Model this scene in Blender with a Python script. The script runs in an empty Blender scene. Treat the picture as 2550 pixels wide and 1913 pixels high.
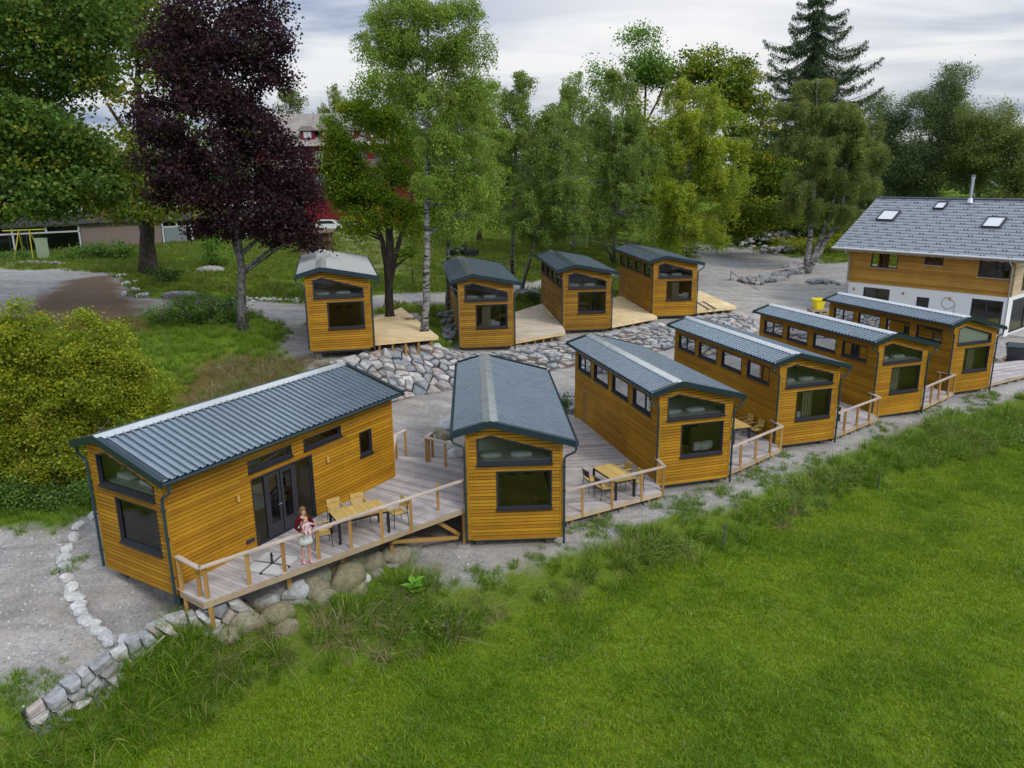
import bpy, math, random
import numpy as np
from mathutils import Vector, Matrix, noise
from mathutils.geometry import delaunay_2d_cdt
from mathutils.bvhtree import BVHTree

random.seed(7)
rng = np.random.default_rng(11)
sc = bpy.context.scene
col = sc.collection
R = math.radians

# ------------------------------------------------------------------ camera
H = 11.8
FPX, PITCH, ROLL = 1930.82, 0.2658128, 0.0129073     # focal length for a 2550 px wide picture
cp, sp, cr, sr = math.cos(PITCH), math.sin(PITCH), math.cos(ROLL), math.sin(ROLL)
v_right, v_fwd, v_down = Vector((1, 0, 0)), Vector((0, cp, -sp)), Vector((0, -sp, -cp))
ax_r = v_right*cr + v_down*sr
ax_d = v_right*-sr + v_down*cr
cam_d = bpy.data.cameras.new('camera')
cam = bpy.data.objects.new('camera', cam_d)
col.objects.link(cam)
cam.matrix_world = Matrix(((ax_r.x, -ax_d.x, -v_fwd.x, 0), (ax_r.y, -ax_d.y, -v_fwd.y, 0),
                           (ax_r.z, -ax_d.z, -v_fwd.z, H), (0, 0, 0, 1)))
cam_d.sensor_width = 36
cam_d.lens = FPX/2550*36
cam_d.clip_start = 0.1
cam_d.clip_end = 9000
sc.camera = cam
K = 2550/2211


def ray(u, v):
    return (ax_r*((u-1275)/FPX) + ax_d*((v-956.5)/FPX) + v_fwd).normalized()


def at(u, v, z):
    d = ray(u, v)
    return Vector((0, 0, H)) + d*((z-H)/d.z)


def atY(u, v, Y):
    d = ray(u, v)
    return Vector((0, 0, H)) + d*(Y/d.y)


# ------------------------------------------------------------------ object helpers
OFF = {}


def tag(o, label=None, cat=None, group=None, kind=None):
    if label: o['label'] = label
    if cat: o['category'] = cat
    if group: o['group'] = group
    if kind: o['kind'] = kind
    return o


def thing(name, label, cat, loc=(0, 0, 0), rz=0.0, group=None):
    o = bpy.data.objects.new(name, None)
    o.empty_display_size = 0.3
    o.location = loc
    o.rotation_euler = (0, 0, rz)
    col.objects.link(o)
    OFF[o.name] = Vector(loc)
    return tag(o, label, cat, group)


def dup(o, parent=None):
    c = o.copy()
    col.objects.link(c)
    if parent: c.parent = parent
    for ch in o.children:
        dup(ch, c)
    return c


class MB:
    """collects faces; becomes one mesh object"""
    def __init__(s):
        s.v, s.f, s.m, s.r = [], [], [], []

    def add(s, vs, fs, mi=0, r=None):
        b = len(s.v)
        s.v += [tuple(p) for p in vs]
        if r is None: r = random.random()
        for f in fs:
            s.f.append(tuple(i+b for i in f)); s.m.append(mi); s.r.append(r)
        return s

    def hexa(s, p, mi=0, r=None):
        # 8 corners: bottom 0-3 counter-clockwise, top 4-7
        return s.add(p, [(3, 2, 1, 0), (4, 5, 6, 7), (0, 1, 5, 4), (1, 2, 6, 5), (2, 3, 7, 6), (3, 0, 4, 7)], mi, r)

    def box(s, c, d, rz=0.0, mi=0, r=None, M=None):
        x, y, z = d[0]/2, d[1]/2, d[2]/2
        pts = [(-x, -y, -z), (x, -y, -z), (x, y, -z), (-x, y, -z), (-x, -y, z), (x, -y, z), (x, y, z), (-x, y, z)]
        if M is None: M = Matrix.Rotation(rz, 3, 'Z')
        c = Vector(c)
        return s.hexa([c + M @ Vector(p) for p in pts], mi, r)

    def b2(s, x0, x1, y0, y1, z0, z1, mi=0, r=None):
        return s.box(((x0+x1)/2, (y0+y1)/2, (z0+z1)/2), (abs(x1-x0), abs(y1-y0), abs(z1-z0)), 0, mi, r)

    def beam(s, a, b, w, h, mi=0, r=None):
        a, b = Vector(a), Vector(b)
        d = b-a
        L = d.length
        x = d.normalized()
        y = Vector((0, 0, 1)).cross(x)
        if y.length < 1e-3: y = Vector((0, 1, 0))
        y.normalize()
        z = x.cross(y)
        M = Matrix((x, y, z)).transposed()
        return s.box((a+b)/2, (L, w, h), mi=mi, r=r, M=M)

    def tube(s, pts, rad, n=8, mi=0, r=None, caps=True):
        pts = [Vector(p) for p in pts]
        if not hasattr(rad, '__len__'): rad = [rad]*len(pts)
        vs, fs = [], []
        prev = None
        for i, p in enumerate(pts):
            if i == 0: t = pts[1]-p
            elif i == len(pts)-1: t = p-pts[i-1]
            else: t = pts[i+1]-pts[i-1]
            t.normalize()
            a = prev if prev is not None else (Vector((1, 0, 0)) if abs(t.x) < .9 else Vector((0, 1, 0)))
            a = (a - t*a.dot(t)).normalized()
            prev = a
            b = t.cross(a)
            for k in range(n):
                an = 2*math.pi*k/n
                vs.append(p + (a*math.cos(an)+b*math.sin(an))*rad[i])
        for i in range(len(pts)-1):
            for k in range(n):
                k2 = (k+1) % n
                fs.append((i*n+k, i*n+k2, (i+1)*n+k2, (i+1)*n+k))
        if caps:
            fs.append(tuple(range(n-1, -1, -1)))
            fs.append(tuple((len(pts)-1)*n+k for k in range(n)))
        return s.add(vs, fs, mi, r)

    def prism(s, poly, z0, z1, mi=0, r=None):
        n = len(poly)
        vs = [(p[0], p[1], z0) for p in poly] + [(p[0], p[1], z1) for p in poly]
        fs = [tuple(range(n-1, -1, -1)), tuple(range(n, 2*n))] + [(i, (i+1) % n, n+(i+1) % n, n+i) for i in range(n)]
        return s.add(vs, fs, mi, r)

    def build(s, name, mats, parent=None, world=False, loc=None, smooth=False):
        me = bpy.data.meshes.new(name)
        off = Vector((0, 0, 0))
        if world and parent is not None:
            off = OFF[parent.name]
        if loc is not None:
            off = Vector(loc)
        vs = s.v if off.length == 0 else [(x-off.x, y-off.y, z-off.z) for x, y, z in s.v]
        me.from_pydata(vs, [], s.f)
        if not isinstance(mats, (list, tuple)): mats = [mats]
        for m in mats: me.materials.append(m)
        if len(mats) > 1: me.polygons.foreach_set('material_index', s.m)
        a = me.attributes.new('rnd', 'FLOAT', 'FACE')
        a.data.foreach_set('value', s.r)
        if smooth: me.polygons.foreach_set('use_smooth', [True]*len(s.f))
        me.update()
        o = bpy.data.objects.new(name, me)
        col.objects.link(o)
        if parent is not None:
            o.parent = parent
            OFF[o.name] = OFF.get(parent.name, Vector((0, 0, 0)))
        if loc is not None and parent is None:
            o.location = loc
            OFF[o.name] = Vector(loc)
        return o


def interval(poly, z):
    xs = []
    n = len(poly)
    for i in range(n):
        (x0, z0), (x1, z1) = poly[i], poly[(i+1) % n]
        if abs(z1-z0) < 1e-9: continue
        if min(z0, z1) <= z <= max(z0, z1):
            xs.append(x0+(x1-x0)*(z-z0)/(z1-z0))
    return (min(xs), max(xs)) if len(xs) > 1 else None


def rows(poly, holes, pitch, gap, z_start=None):
    """cut a polygon with holes into horizontal strips -> (z0, z1, [(a0,b0,a1,b1)...], row)"""
    zmin, zmax = min(p[1] for p in poly), max(p[1] for p in poly)
    z_start = zmin if z_start is None else z_start
    cuts = set([round(zmin, 5), round(zmax, 5)])
    n = int((zmax-z_start)/pitch)+2
    grid = set(round(z_start+i*pitch, 5) for i in range(n))
    cuts |= set(g for g in grid if zmin < g < zmax)
    for q in [poly]+list(holes):
        for p in q:
            if zmin < p[1] < zmax: cuts.add(round(p[1], 5))
    cuts = sorted(cuts)
    out = []
    for z0, z1 in zip(cuts[:-1], cuts[1:]):
        if z1-z0 < 0.004: continue
        e = 1e-4
        A, B = interval(poly, z0+e), interval(poly, z1-e)
        if A is None or B is None: continue
        segs = [(A[0], A[1], B[0], B[1])]
        for h in holes:
            a, b = interval(h, z0+e), interval(h, z1-e)
            if a is None or b is None: continue
            ns = []
            for s_ in segs:
                if b[0] >= s_[3] or b[1] <= s_[2]:
                    ns.append(s_); continue
                if a[0] > s_[0]+.005: ns.append((s_[0], a[0], s_[2], b[0]))
                if a[1] < s_[1]-.005: ns.append((a[1], s_[1], b[1], s_[3]))
            segs = ns
        zz = z1-gap if (z1 in grid) else z1
        out.append((z0, max(zz, z0+.003), segs, int(round((z0-z_start)/pitch-.5+.49))))
    return out


# ------------------------------------------------------------------ material helpers
def mat(name, base=(.5, .5, .5), rough=.7, spec=.3, metal=0.0):
    m = bpy.data.materials.new(name)
    m.use_nodes = True
    nt = m.node_tree
    b = nt.nodes['Principled BSDF']
    b.inputs['Base Color'].default_value = (*base, 1)
    b.inputs['Roughness'].default_value = rough
    b.inputs['Specular IOR Level'].default_value = spec
    b.inputs['Metallic'].default_value = metal
    return m


class NT:
    def __init__(s, m):
        s.t = m.node_tree
        s.b = s.t.nodes.get('Principled BSDF')

    def n(s, typ, **kw):
        nd = s.t.nodes.new(typ)
        for k, v in kw.items():
            if k.startswith('i_'):
                nd.inputs[k[2:].replace('_', ' ')].default_value = v
            else:
                setattr(nd, k, v)
        return nd

    def l(s, a, b):
        s.t.links.new(a, b)

    def coord(s, kind='Object', scale=(1, 1, 1)):
        tc = s.n('ShaderNodeTexCoord')
        mp = s.n('ShaderNodeMapping')
        mp.inputs['Scale'].default_value = scale
        s.l(tc.outputs[kind], mp.inputs['Vector'])
        return mp.outputs['Vector']

    def noise(s, vec, scale=5, detail=4, rough=.55, dist=0):
        n = s.n('ShaderNodeTexNoise')
        n.inputs['Scale'].default_value = scale
        n.inputs['Detail'].default_value = detail
        n.inputs['Roughness'].default_value = rough
        n.inputs['Distortion'].default_value = dist
        s.l(vec, n.inputs['Vector'])
        return n.outputs['Fac']

    def ramp(s, fac, stops):
        r = s.n('ShaderNodeValToRGB')
        el = r.color_ramp.elements
        while len(el) > 1: el.remove(el[-1])
        el[0].position = stops[0][0]; el[0].color = (*stops[0][1], 1)
        for p, c in stops[1:]:
            e = el.new(p); e.color = (*c, 1)
        s.l(fac, r.inputs['Fac'])
        return r.outputs['Color']

    def mix(s, fac, a, b, mode='MIX'):
        m = s.n('ShaderNodeMix', data_type='RGBA', blend_type=mode)
        for sock, v in ((m.inputs[0], fac), (m.inputs[6], a), (m.inputs[7], b)):
            if isinstance(v, (int, float)): sock.default_value = v
            elif isinstance(v, tuple): sock.default_value = (*v, 1)
            else: s.l(v, sock)
        return m.outputs[2]

    def attr(s, name):
        a = s.n('ShaderNodeAttribute')
        a.attribute_name = name
        return a

    def math(s, op, a, b=0.0, c=0.0):
        m = s.n('ShaderNodeMath', operation=op)
        for i, v in enumerate((a, b, c)):
            if isinstance(v, (int, float)): m.inputs[i].default_value = v
            else: s.l(v, m.inputs[i])
        return m.outputs[0]

    def bump(s, h, strength=.3, dist=.02):
        b = s.n('ShaderNodeBump')
        b.inputs['Strength'].default_value = strength
        b.inputs['Distance'].default_value = dist
        s.l(h, b.inputs['Height'])
        s.l(b.outputs['Normal'], s.b.inputs['Normal'])


def grey(v): return (v, v, v)


def wood(name, dark, light, scale=(2.5, 2.5, 45), rough=.65, spec=.25, knots=True):
    m = mat(name, light, rough, spec)
    t = NT(m)
    v = t.coord('Object', scale)
    g = t.noise(v, 1.0, 5, .6, .3)
    a = t.attr('rnd').outputs['Fac']
    f = t.math('ADD', t.math('MULTIPLY', g, .55), t.math('MULTIPLY', a, .45))
    c = t.ramp(f, [(.25, dark), (.75, light)])
    v2 = t.coord('Object', (1, 1, 1))
    big = t.noise(v2, .7, 3)
    c = t.mix(1.0, c, t.ramp(big, [(.3, grey(.8)), (.7, grey(1.1))]), 'MULTIPLY')
    if knots:
        vo = t.n('ShaderNodeTexVoronoi', feature='F1')
        vo.inputs['Scale'].default_value = 4.5
        t.l(v2, vo.inputs['Vector'])
        kf = t.ramp(vo.outputs['Distance'], [(.0, grey(.35)), (.07, grey(.5)), (.12, grey(1))])
        c = t.mix(.8, c, kf, 'MULTIPLY')
    t.l(c, t.b.inputs['Base Color'])
    t.bump(g, .25, .01)
    return m


M = {}
M['clad'] = wood('clad_wood', (.285, .130, .006), (.445, .228, .012), (4, 4, 30), rough=.62)
M['clad_old'] = wood('clad_weathered', (.20, .095, .010), (.40, .215, .024), (4, 4, 30), rough=.65)
M['clad_back'] = mat('clad_gap', (.022, .010, .003), .9)
M['inner'] = wood('inner_wood', (.62, .46, .16), (.80, .62, .26), knots=False)
M['deck'] = wood('deck_weathered', (.33, .30, .295), (.54, .50, .49), (3, 3, 3), .8, .15)
M['deck_new'] = wood('deck_new', (.66, .50, .26), (.84, .68, .42), (3, 3, 3), .7, .2)
M['deck_mid'] = wood('deck_mid', (.50, .42, .32), (.68, .59, .48), (3, 3, 3), .75, .2)
M['rail_top'] = wood('rail_top', (.42, .34, .28), (.58, .49, .42), (4, 4, 4), .75, .2)
M['post'] = wood('post_wood', (.34, .19, .055), (.52, .31, .10), (8, 8, 2), .7, .2)
M['beam'] = wood('beam_wood', (.33, .25, .16), (.50, .40, .28), (4, 4, 12), .75, .2)
M['teak'] = wood('teak', (.46, .30, .08), (.62, .44, .15), (5, 5, 5), .6, .25, False)
M['black'] = mat('black_metal', (.018, .022, .028), .45, .4)
M['frame'] = mat('window_frame', (.030, .032, .042), .45, .4)
M['sill'] = mat('window_sill', (.022, .022, .028), .35, .5)
M['pipe'] = mat('pipe_metal', (.022, .045, .058), .38, .5)
M['concrete'] = mat('concrete', (.34, .34, .34), .9, .1)
M['block'] = mat('dark_block', (.10, .10, .10), .9, .1)
M['slab'] = mat('paving_slab', (.50, .50, .48), .85, .15)
M['white'] = mat('white_plaster', (.78, .80, .82), .9, .1)
M['whitefab'] = mat('white_fabric', (.75, .77, .78), .95, .05)


def roof_metal(name, base, rough=.33):
    m = mat(name, base, rough, .55)
    m.node_tree.nodes['Principled BSDF'].inputs['Metallic'].default_value = .72
    t = NT(m)
    v = t.coord('Object', (1, 1, 1))
    n1 = t.noise(v, 1.6, 5, .6)
    c = t.ramp(n1, [(.3, tuple(x*.90 for x in base)), (.7, tuple(min(1, x*1.08) for x in base))])
    t.l(c, t.b.inputs['Base Color'])
    r = t.n('ShaderNodeMapRange')
    r.inputs['To Min'].default_value = rough-.08
    r.inputs['To Max'].default_value = rough+.12
    t.l(t.noise(v, 3.3, 4), r.inputs['Value'])
    t.l(r.outputs[0], t.b.inputs['Roughness'])
    t.bump(t.noise(v, 1.8, 2), .13, .015)
    return m


M['roof'] = roof_metal('roof_sheet', (.235, .295, .345), .25)
M['roof_dark'] = roof_metal('roof_sheet_dark', (.060, .088, .108), .42)
M['ridge_dark'] = roof_metal('ridge_sheet_dark', (.13, .15, .15), .42)
M['roof_pale'] = roof_metal('roof_sheet_pale', (.36, .38, .38), .42)
M['ridge_pale'] = roof_metal('ridge_sheet_pale', (.62, .62, .60), .4)
M['ridge'] = roof_metal('ridge_sheet', (.55, .59, .61), .26)
M['trim'] = roof_metal('trim_sheet', (.035, .062, .080), .38)


def glass(name, tint=(.62, .66, .60), boost=.06):
    m = bpy.data.materials.new(name)
    m.use_nodes = True
    nt = m.node_tree
    nt.nodes.clear()
    o = nt.nodes.new('ShaderNodeOutputMaterial')
    mx = nt.nodes.new('ShaderNodeMixShader')
    tr = nt.nodes.new('ShaderNodeBsdfTransparent'); tr.inputs[0].default_value = (*tint, 1)
    gl = nt.nodes.new('ShaderNodeBsdfGlossy'); gl.inputs['Roughness'].default_value = .03
    gl.inputs[0].default_value = (.50, .54, .58, 1)
    lw = nt.nodes.new('ShaderNodeFresnel'); lw.inputs['IOR'].default_value = 1.5
    ad = nt.nodes.new('ShaderNodeMath'); ad.operation = 'ADD'; ad.inputs[1].default_value = boost
    nt.links.new(lw.outputs[0], ad.inputs[0])
    nt.links.new(ad.outputs[0], mx.inputs[0])
    nt.links.new(tr.outputs[0], mx.inputs[1]); nt.links.new(gl.outputs[0], mx.inputs[2])
    nt.links.new(mx.outputs[0], o.inputs[0])
    return m


M['glass'] = glass('glass', (.86, .90, .84), .05)
M['glass_dark'] = glass('glass_dark', (.48, .52, .54), .10)


def leafmat(name, trans=.35, gloss=.018):
    m = bpy.data.materials.new(name)
    m.use_nodes = True
    nt = m.node_tree
    nt.nodes.clear()
    o = nt.nodes.new('ShaderNodeOutputMaterial')
    a = nt.nodes.new('ShaderNodeAttribute'); a.attribute_name = 'tint'
    d = nt.nodes.new('ShaderNodeBsdfDiffuse')
    t = nt.nodes.new('ShaderNodeBsdfTranslucent')
    g = nt.nodes.new('ShaderNodeBsdfGlossy'); g.inputs['Roughness'].default_value = .45
    m1 = nt.nodes.new('ShaderNodeMixShader'); m1.inputs[0].default_value = trans
    m2 = nt.nodes.new('ShaderNodeMixShader'); m2.inputs[0].default_value = gloss
    hs = nt.nodes.new('ShaderNodeHueSaturation')
    hs.inputs['Hue'].default_value = .485; hs.inputs['Value'].default_value = 1.35
    nt.links.new(a.outputs['Color'], d.inputs[0])
    nt.links.new(a.outputs['Color'], hs.inputs['Color'])
    nt.links.new(hs.outputs[0], t.inputs[0])
    nt.links.new(d.outputs[0], m1.inputs[1]); nt.links.new(t.outputs[0], m1.inputs[2])
    nt.links.new(m1.outputs[0], m2.inputs[1]); nt.links.new(g.outputs[0], m2.inputs[2])
    nt.links.new(m2.outputs[0], o.inputs[0])
    return m


M['leaf'] = leafmat('leaf')
M['blade'] = leafmat('grass_blade', .30, .03)


def bark(name, dark, light, scale=(3, 3, 1.2), lo=.35, hi=.65):
    m = mat(name, light, .9, .1)
    t = NT(m)
    v = t.coord('Object', scale)
    n = t.noise(v, 2.0, 6, .65, .4)
    t.l(t.ramp(n, [(lo, dark), (hi, light)]), t.b.inputs['Base Color'])
    t.bump(n, .6, .05)
    return m


M['bark'] = bark('bark_brown', (.035, .030, .026), (.10, .088, .075))
M['bark_grey'] = bark('bark_grey', (.07, .07, .075), (.27, .265, .27), (3, 3, 2.2), .38, .56)
M['bark_dim'] = bark('bark_dim', (.05, .05, .052), (.165, .16, .16), (3, 3, 2.2), .38, .58)
M['bark_birch'] = bark('bark_birch', (.035, .035, .035), (.29, .285, .275), (1.1, 1.1, 4.5), .42, .54)


def rockmat(name, cols, dirt=.3):
    m = mat(name, cols[0], .85, .2)
    t = NT(m)
    a = t.attr('rnd').outputs['Fac']
    c = t.ramp(a, [(i/(len(cols)-1), c) for i, c in enumerate(cols)])
    v = t.coord('Object', (1, 1, 1))
    n = t.noise(v, 5, 7, .7, .5)
    c = t.mix(1.0, c, t.ramp(n, [(.3, grey(.55)), (.5, grey(.95)), (.72, grey(1.3))]), 'MULTIPLY')
    t.l(c, t.b.inputs['Base Color'])
    t.bump(n, .55, .06)
    return m


M['rock'] = rockmat('rock_quarry', [(.20, .22, .25), (.36, .36, .37), (.26, .29, .33), (.46, .45, .44), (.40, .32, .28), (.31, .32, .34), (.55, .54, .53), (.22, .23, .25), (.40, .38, .35)])
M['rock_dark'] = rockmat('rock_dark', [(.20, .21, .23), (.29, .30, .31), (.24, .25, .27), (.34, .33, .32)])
M['rock_white'] = rockmat('rock_pale', [(.50, .51, .53), (.62, .62, .61), (.46, .49, .52), (.58, .57, .54)])
M['rock_moss'] = rockmat('rock_round', [(.17, .15, .085), (.27, .25, .18), (.21, .19, .11), (.31, .30, .25)])
M['rock_gap'] = mat('rock_gap', (.05, .047, .042), .95, .05)
M['rubber'] = mat('rubber', (.02, .02, .022), .75, .2)
M['yellow'] = mat('yellow_plastic', (.80, .68, .02), .4, .4)
M['steel'] = mat('steel', (.55, .57, .60), .28, .5, .9)
# ------------------------------------------------------------------ terrain
def A_(u, v, z):
    p = at(u, v, z); return (p.x, p.y, z)


def D_(u, v, z):            # picture point given on the 2211 px wide view
    return A_(u*K, v*K, z)


tin = []
lawn_edge = [(-400, 1860), (0, 1740), (230, 1640), (500, 1530), (800, 1430), (965, 1395), (1300, 1270), (1560, 1190), (1800, 1080), (2000, 1010), (2211, 962), (2600, 860)]
grav_edge = [(870, 1275), (1000, 1255), (1150, 1215), (1300, 1165), (1450, 1108), (1560, 1095), (1700, 1022), (1800, 985), (2000, 903), (2211, 857), (2600, 775)]
wall_foot = [(-60, 1680, -.35), (75, 1592, -.35), (200, 1530, -.35), (330, 1458, -.35), (420, 1422, -.35), (500, 1395, -.35), (600, 1358, -.3), (690, 1316, -.25), (790, 1272, -.2), (860, 1236, -.15), (920, 1205, -.05)]
wall_top = [(-60, 1625, .2), (62, 1546, .25), (180, 1463, .55), (285, 1400, .8), (352, 1358, .88), (440, 1326, .92), (520, 1303, .9), (600, 1284, .82), (690, 1245, .72), (790, 1204, .55), (905, 1158, .3)]
tin += [D_(u, v, -1.0) for u, v in lawn_edge]
tin += [D_(u, v, -.08) for u, v in grav_edge]
tin += [D_(*p) for p in wall_foot]
tin += [D_(*p) for p in wall_top]
tin += [(-16, 5, -1), (16, 5, -1), (40, 5, -1), (-40, 5, -1), (80, 5, -1.2), (60, 30, -.6), (90, 45, -.5), (-25, 12, -.7), (-60, 12, 0)]
# yard beside and behind the front row
tin += [(-11.6, 19.6, .95), (-8.9, 18.0, .95), (-14, 22, .95), (-14, 27, 1.1), (-7.0, 27.8, 1.0), (-4.0, 26.4, .6), (-3.4, 24.0, .15), (-1.5, 22.9, 0), (-2, 26, .1), (1.6, 23, 0), (-2, 32, .1),
        (5.4, 27.3, 0), (11.3, 31.5, 0), (17.4, 35.6, 0), (23, 39.3, 0), (26, 40.5, 0), (3, 36.2, .1), (8.7, 40.4, .15), (14.4, 44.5, .1), (20, 48, .1), (25, 50, .15),
        (-2.5, 29, .5), (-4.8, 28.6, 1.0), (-5.5, 31, 1.0), (0, 35, .45), (0, 38, .8), (5, 41, .7), (12, 48, .7), (18, 52, .5),
        (31, 49, .1), (34.5, 53, .3), (27, 61, .6), (40, 55, .2), (45, 48, .2), (33, 45, 0), (45, 65, .6), (60, 60, .5), (80, 70, .8)]
rev_foot = [(930, 1012, 1.0), (960, 1003, 1.0), (1043, 983, 1.0), (1132, 968, 1.0), (1250, 946, .95), (1367, 922, 1.0), (1429, 910, 1.0), (1540, 888, .95), (1644, 872, .9), (1750, 858, .8), (1850, 848, .8), (1886, 826, .9), (1872, 796, 1.4)]
rev_top = [(820, 912, 2.75), (865, 898, 2.9), (985, 872, 2.9), (1080, 864, 2.9), (1112, 872, 2.5), (1139, 888, 2.15), (1257, 881, 2.05), (1335, 864, 2.0), (1386, 861, 1.95), (1552, 833, 1.95), (1648, 812, 1.95), (1760, 795, 1.95), (1838, 786, 1.9)]
tin += [A_(*p) for p in rev_foot]
tin += [A_(*p) for p in rev_top]
# terraces of the back row
tin += [(-9.8, 37.4, 3.0), (-6.9, 38.2, 3.0), (-4.2, 40.2, 2.95), (-12, 46, 3.1), (-5.2, 46, 3.2), (-3.9, 44.5, 2.95), (-3.2, 42.4, 2.15), (0.2, 43, 2.1), (-4.3, 51, 2.4), (-1, 52, 2.4),
        (3.2, 48.0, 1.95), (6.4, 48.4, 1.95), (2.4, 57, 2.1), (5.4, 57.6, 2.1), (9.6, 52.5, 1.95), (12.8, 53, 1.95), (8.6, 61.6, 2.0), (11.7, 62, 2.0), (-4.6, 43.5, 2.9), (-5, 50, 3.1), (17, 57, 1.9), (19, 57, 1.8)]
# mound, bush slope, left drive
tin += [A_(605, 825, 3.6), A_(500, 805, 3.6), A_(400, 800, 3.6), A_(700, 810, 3.5), A_(760, 860, 3.05), A_(450, 900, 3.0), A_(620, 890, 3.0), A_(720, 900, 2.7), A_(560, 960, 2.1), A_(460, 1000, 1.7),
        A_(330, 960, 2.4), A_(330, 1060, 1.5), A_(130, 1230, 1.1), A_(0, 1130, 1.7), A_(0, 900, 3.0), A_(-300, 1000, 2.6), A_(-300, 1300, 1.0), A_(0, 1420, .75), A_(-300, 1500, .6), A_(0, 1600, .5),
        (-8.5, 30.5, 1.2), (-10.5, 32, 1.8), (-9.4, 35, 2.3), (-12.5, 29, 1.3), A_(0, 800, 3.7), A_(250, 760, 3.9), A_(-300, 800, 3.9)]
tin += [A_(560, 775, 3.6), A_(640, 765, 3.5), A_(700, 760, 3.5), A_(850, 745, 3.45), A_(1000, 735, 3.4), A_(1150, 712, 3.3), A_(1330, 700, 2.9), A_(1450, 690, 2.6),
        A_(0, 700, 4.2), A_(300, 700, 4.2), A_(372, 690, 4.3), A_(500, 690, 4.2), A_(700, 690, 4.0), A_(900, 650, 3.9), A_(1160, 640, 3.6), A_(1400, 620, 3.0), A_(1600, 612, 2.4),
        A_(0, 640, 4.5), A_(300, 622, 4.5), A_(600, 605, 4.5), A_(860, 560, 4.8), A_(1200, 560, 4.3), A_(1500, 580, 3.2), A_(1741, 611, 2.0), A_(1850, 612, 2.0), A_(2000, 640, 1.8), A_(2110, 646, 1.6),
        A_(1750, 640, 1.9), A_(1900, 700, 1.2), A_(2000, 700, 1.3), A_(1850, 740, 1.4), A_(1760, 700, 1.8), A_(2060, 780, .5), A_(1700, 540, 4.0), A_(1850, 560, 3.6), A_(2000, 585, 3.2), A_(2120, 600, 3.0)]
for X in (-3500, -600, -200, -90, 0, 90, 200, 600, 3500):
    for Y, z in ((150, 5.0), (400, 6.0), (1200, 7.5), (3500, 9.5)):
        tin.append((X + .01*Y, Y, z))
tin += [(-3500, 5, 3), (3500, 5, -1), (-200, 40, 4), (-200, 5, 2), (200, 60, 1), (200, 5, -1), (-70, 40, 4), (-60, 70, 4.3), (95, 100, 2.5), (60, 90, 2.2), (50, 80, 1.6)]
pts2 = [Vector((p[0], p[1])) for p in tin]
cv, ce, cf, ov, oe, of = delaunay_2d_cdt(pts2, [], [], 0, 1e-4)
tv = []
for i, p in enumerate(cv):
    src = ov[i][0] if ov[i] else 0
    tv.append(Vector((p.x, p.y, tin[src][2])))
bvh = BVHTree.FromPolygons(tv, cf)


def tinz(x, y):
    h = bvh.ray_cast(Vector((x, y, 50)), Vector((0, 0, -1)))
    return h[0].z if h[0] else 0.0


def axis(lo, hi, step, flo, fhi):
    a = list(np.arange(lo, hi+step/2, step))
    s, x = step, lo
    L = []
    while x > flo:
        s *= 1.18; x -= s; L.append(x)
    s, x = step, hi
    Hh = []
    while x < fhi:
        s *= 1.18; x += s; Hh.append(x)
    return np.array(L[::-1] + a + Hh)


gx = axis(-34, 46, .28, -3300, 3300)
gy = axis(9, 66, .28, 6, 3300)
NX, NY = len(gx), len(gy)
GZ = np.array([[tinz(float(x), float(y)) for x in gx] for y in gy])
for _ in range(2):
    P = np.pad(GZ, 1, mode='edge')
    GZ = (P[1:-1, 1:-1]*4 + P[:-2, 1:-1] + P[2:, 1:-1] + P[1:-1, :-2] + P[1:-1, 2:])/8
GX, GY = np.meshgrid(gx, gy)


def vnoise(x, y, s, seed=0):
    """cheap vectorised value noise"""
    x = np.asarray(x)/s + 137.3*seed; y = np.asarray(y)/s + 71.9*seed
    xi = np.floor(x).astype(np.int64); yi = np.floor(y).astype(np.int64)
    fx, fy = x-xi, y-yi
    fx, fy = fx*fx*(3-2*fx), fy*fy*(3-2*fy)

    def h(a, b):
        n = (a*374761393 + b*668265263 + seed*974711) & 0x7fffffff
        n = ((n ^ (n >> 13))*1274126177) & 0x7fffffff
        return ((n ^ (n >> 16)) & 0xffff)/65535.0
    return (h(xi, yi)*(1-fx)+h(xi+1, yi)*fx)*(1-fy)+(h(xi, yi+1)*(1-fx)+h(xi+1, yi+1)*fx)*fy


def zat(x, y):
    i = int(np.clip(np.searchsorted(gx, x)-1, 0, NX-2)); j = int(np.clip(np.searchsorted(gy, y)-1, 0, NY-2))
    a = (x-gx[i])/(gx[i+1]-gx[i]); b = (y-gy[j])/(gy[j+1]-gy[j])
    a = min(max(a, 0), 1); b = min(max(b, 0), 1)
    return float((GZ[j, i]*(1-a)+GZ[j, i+1]*a)*(1-b)+(GZ[j+1, i]*(1-a)+GZ[j+1, i+1]*a)*b)


def hit(u, v):
    d = ray(u, v)
    t, o = 8.0, Vector((0, 0, H))
    prev = t
    while t < 4000:
        p = o+d*t
        if p.z < zat(p.x, p.y): break
        prev = t
        t += max(.25, t*.01)
    lo, hi = prev, t
    for _ in range(20):
        m = (lo+hi)/2
        p = o+d*m
        if p.z < zat(p.x, p.y): hi = m
        else: lo = m
    return o+d*hi


def dh(u, v):
    return hit(u*K, v*K)


def pip(x, y, poly):
    x = np.asarray(x); y = np.asarray(y)
    ins = np.zeros(x.shape, bool)
    n = len(poly)
    for i in range(n):
        x0, y0 = poly[i]; x1, y1 = poly[(i+1) % n]
        c = ((y0 > y) != (y1 > y))
        with np.errstate(divide='ignore', invalid='ignore'):
            xx = (x1-x0)*(y-y0)/(y1-y0+1e-12)+x0
        ins ^= c & (x < xx)
    return ins


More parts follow.
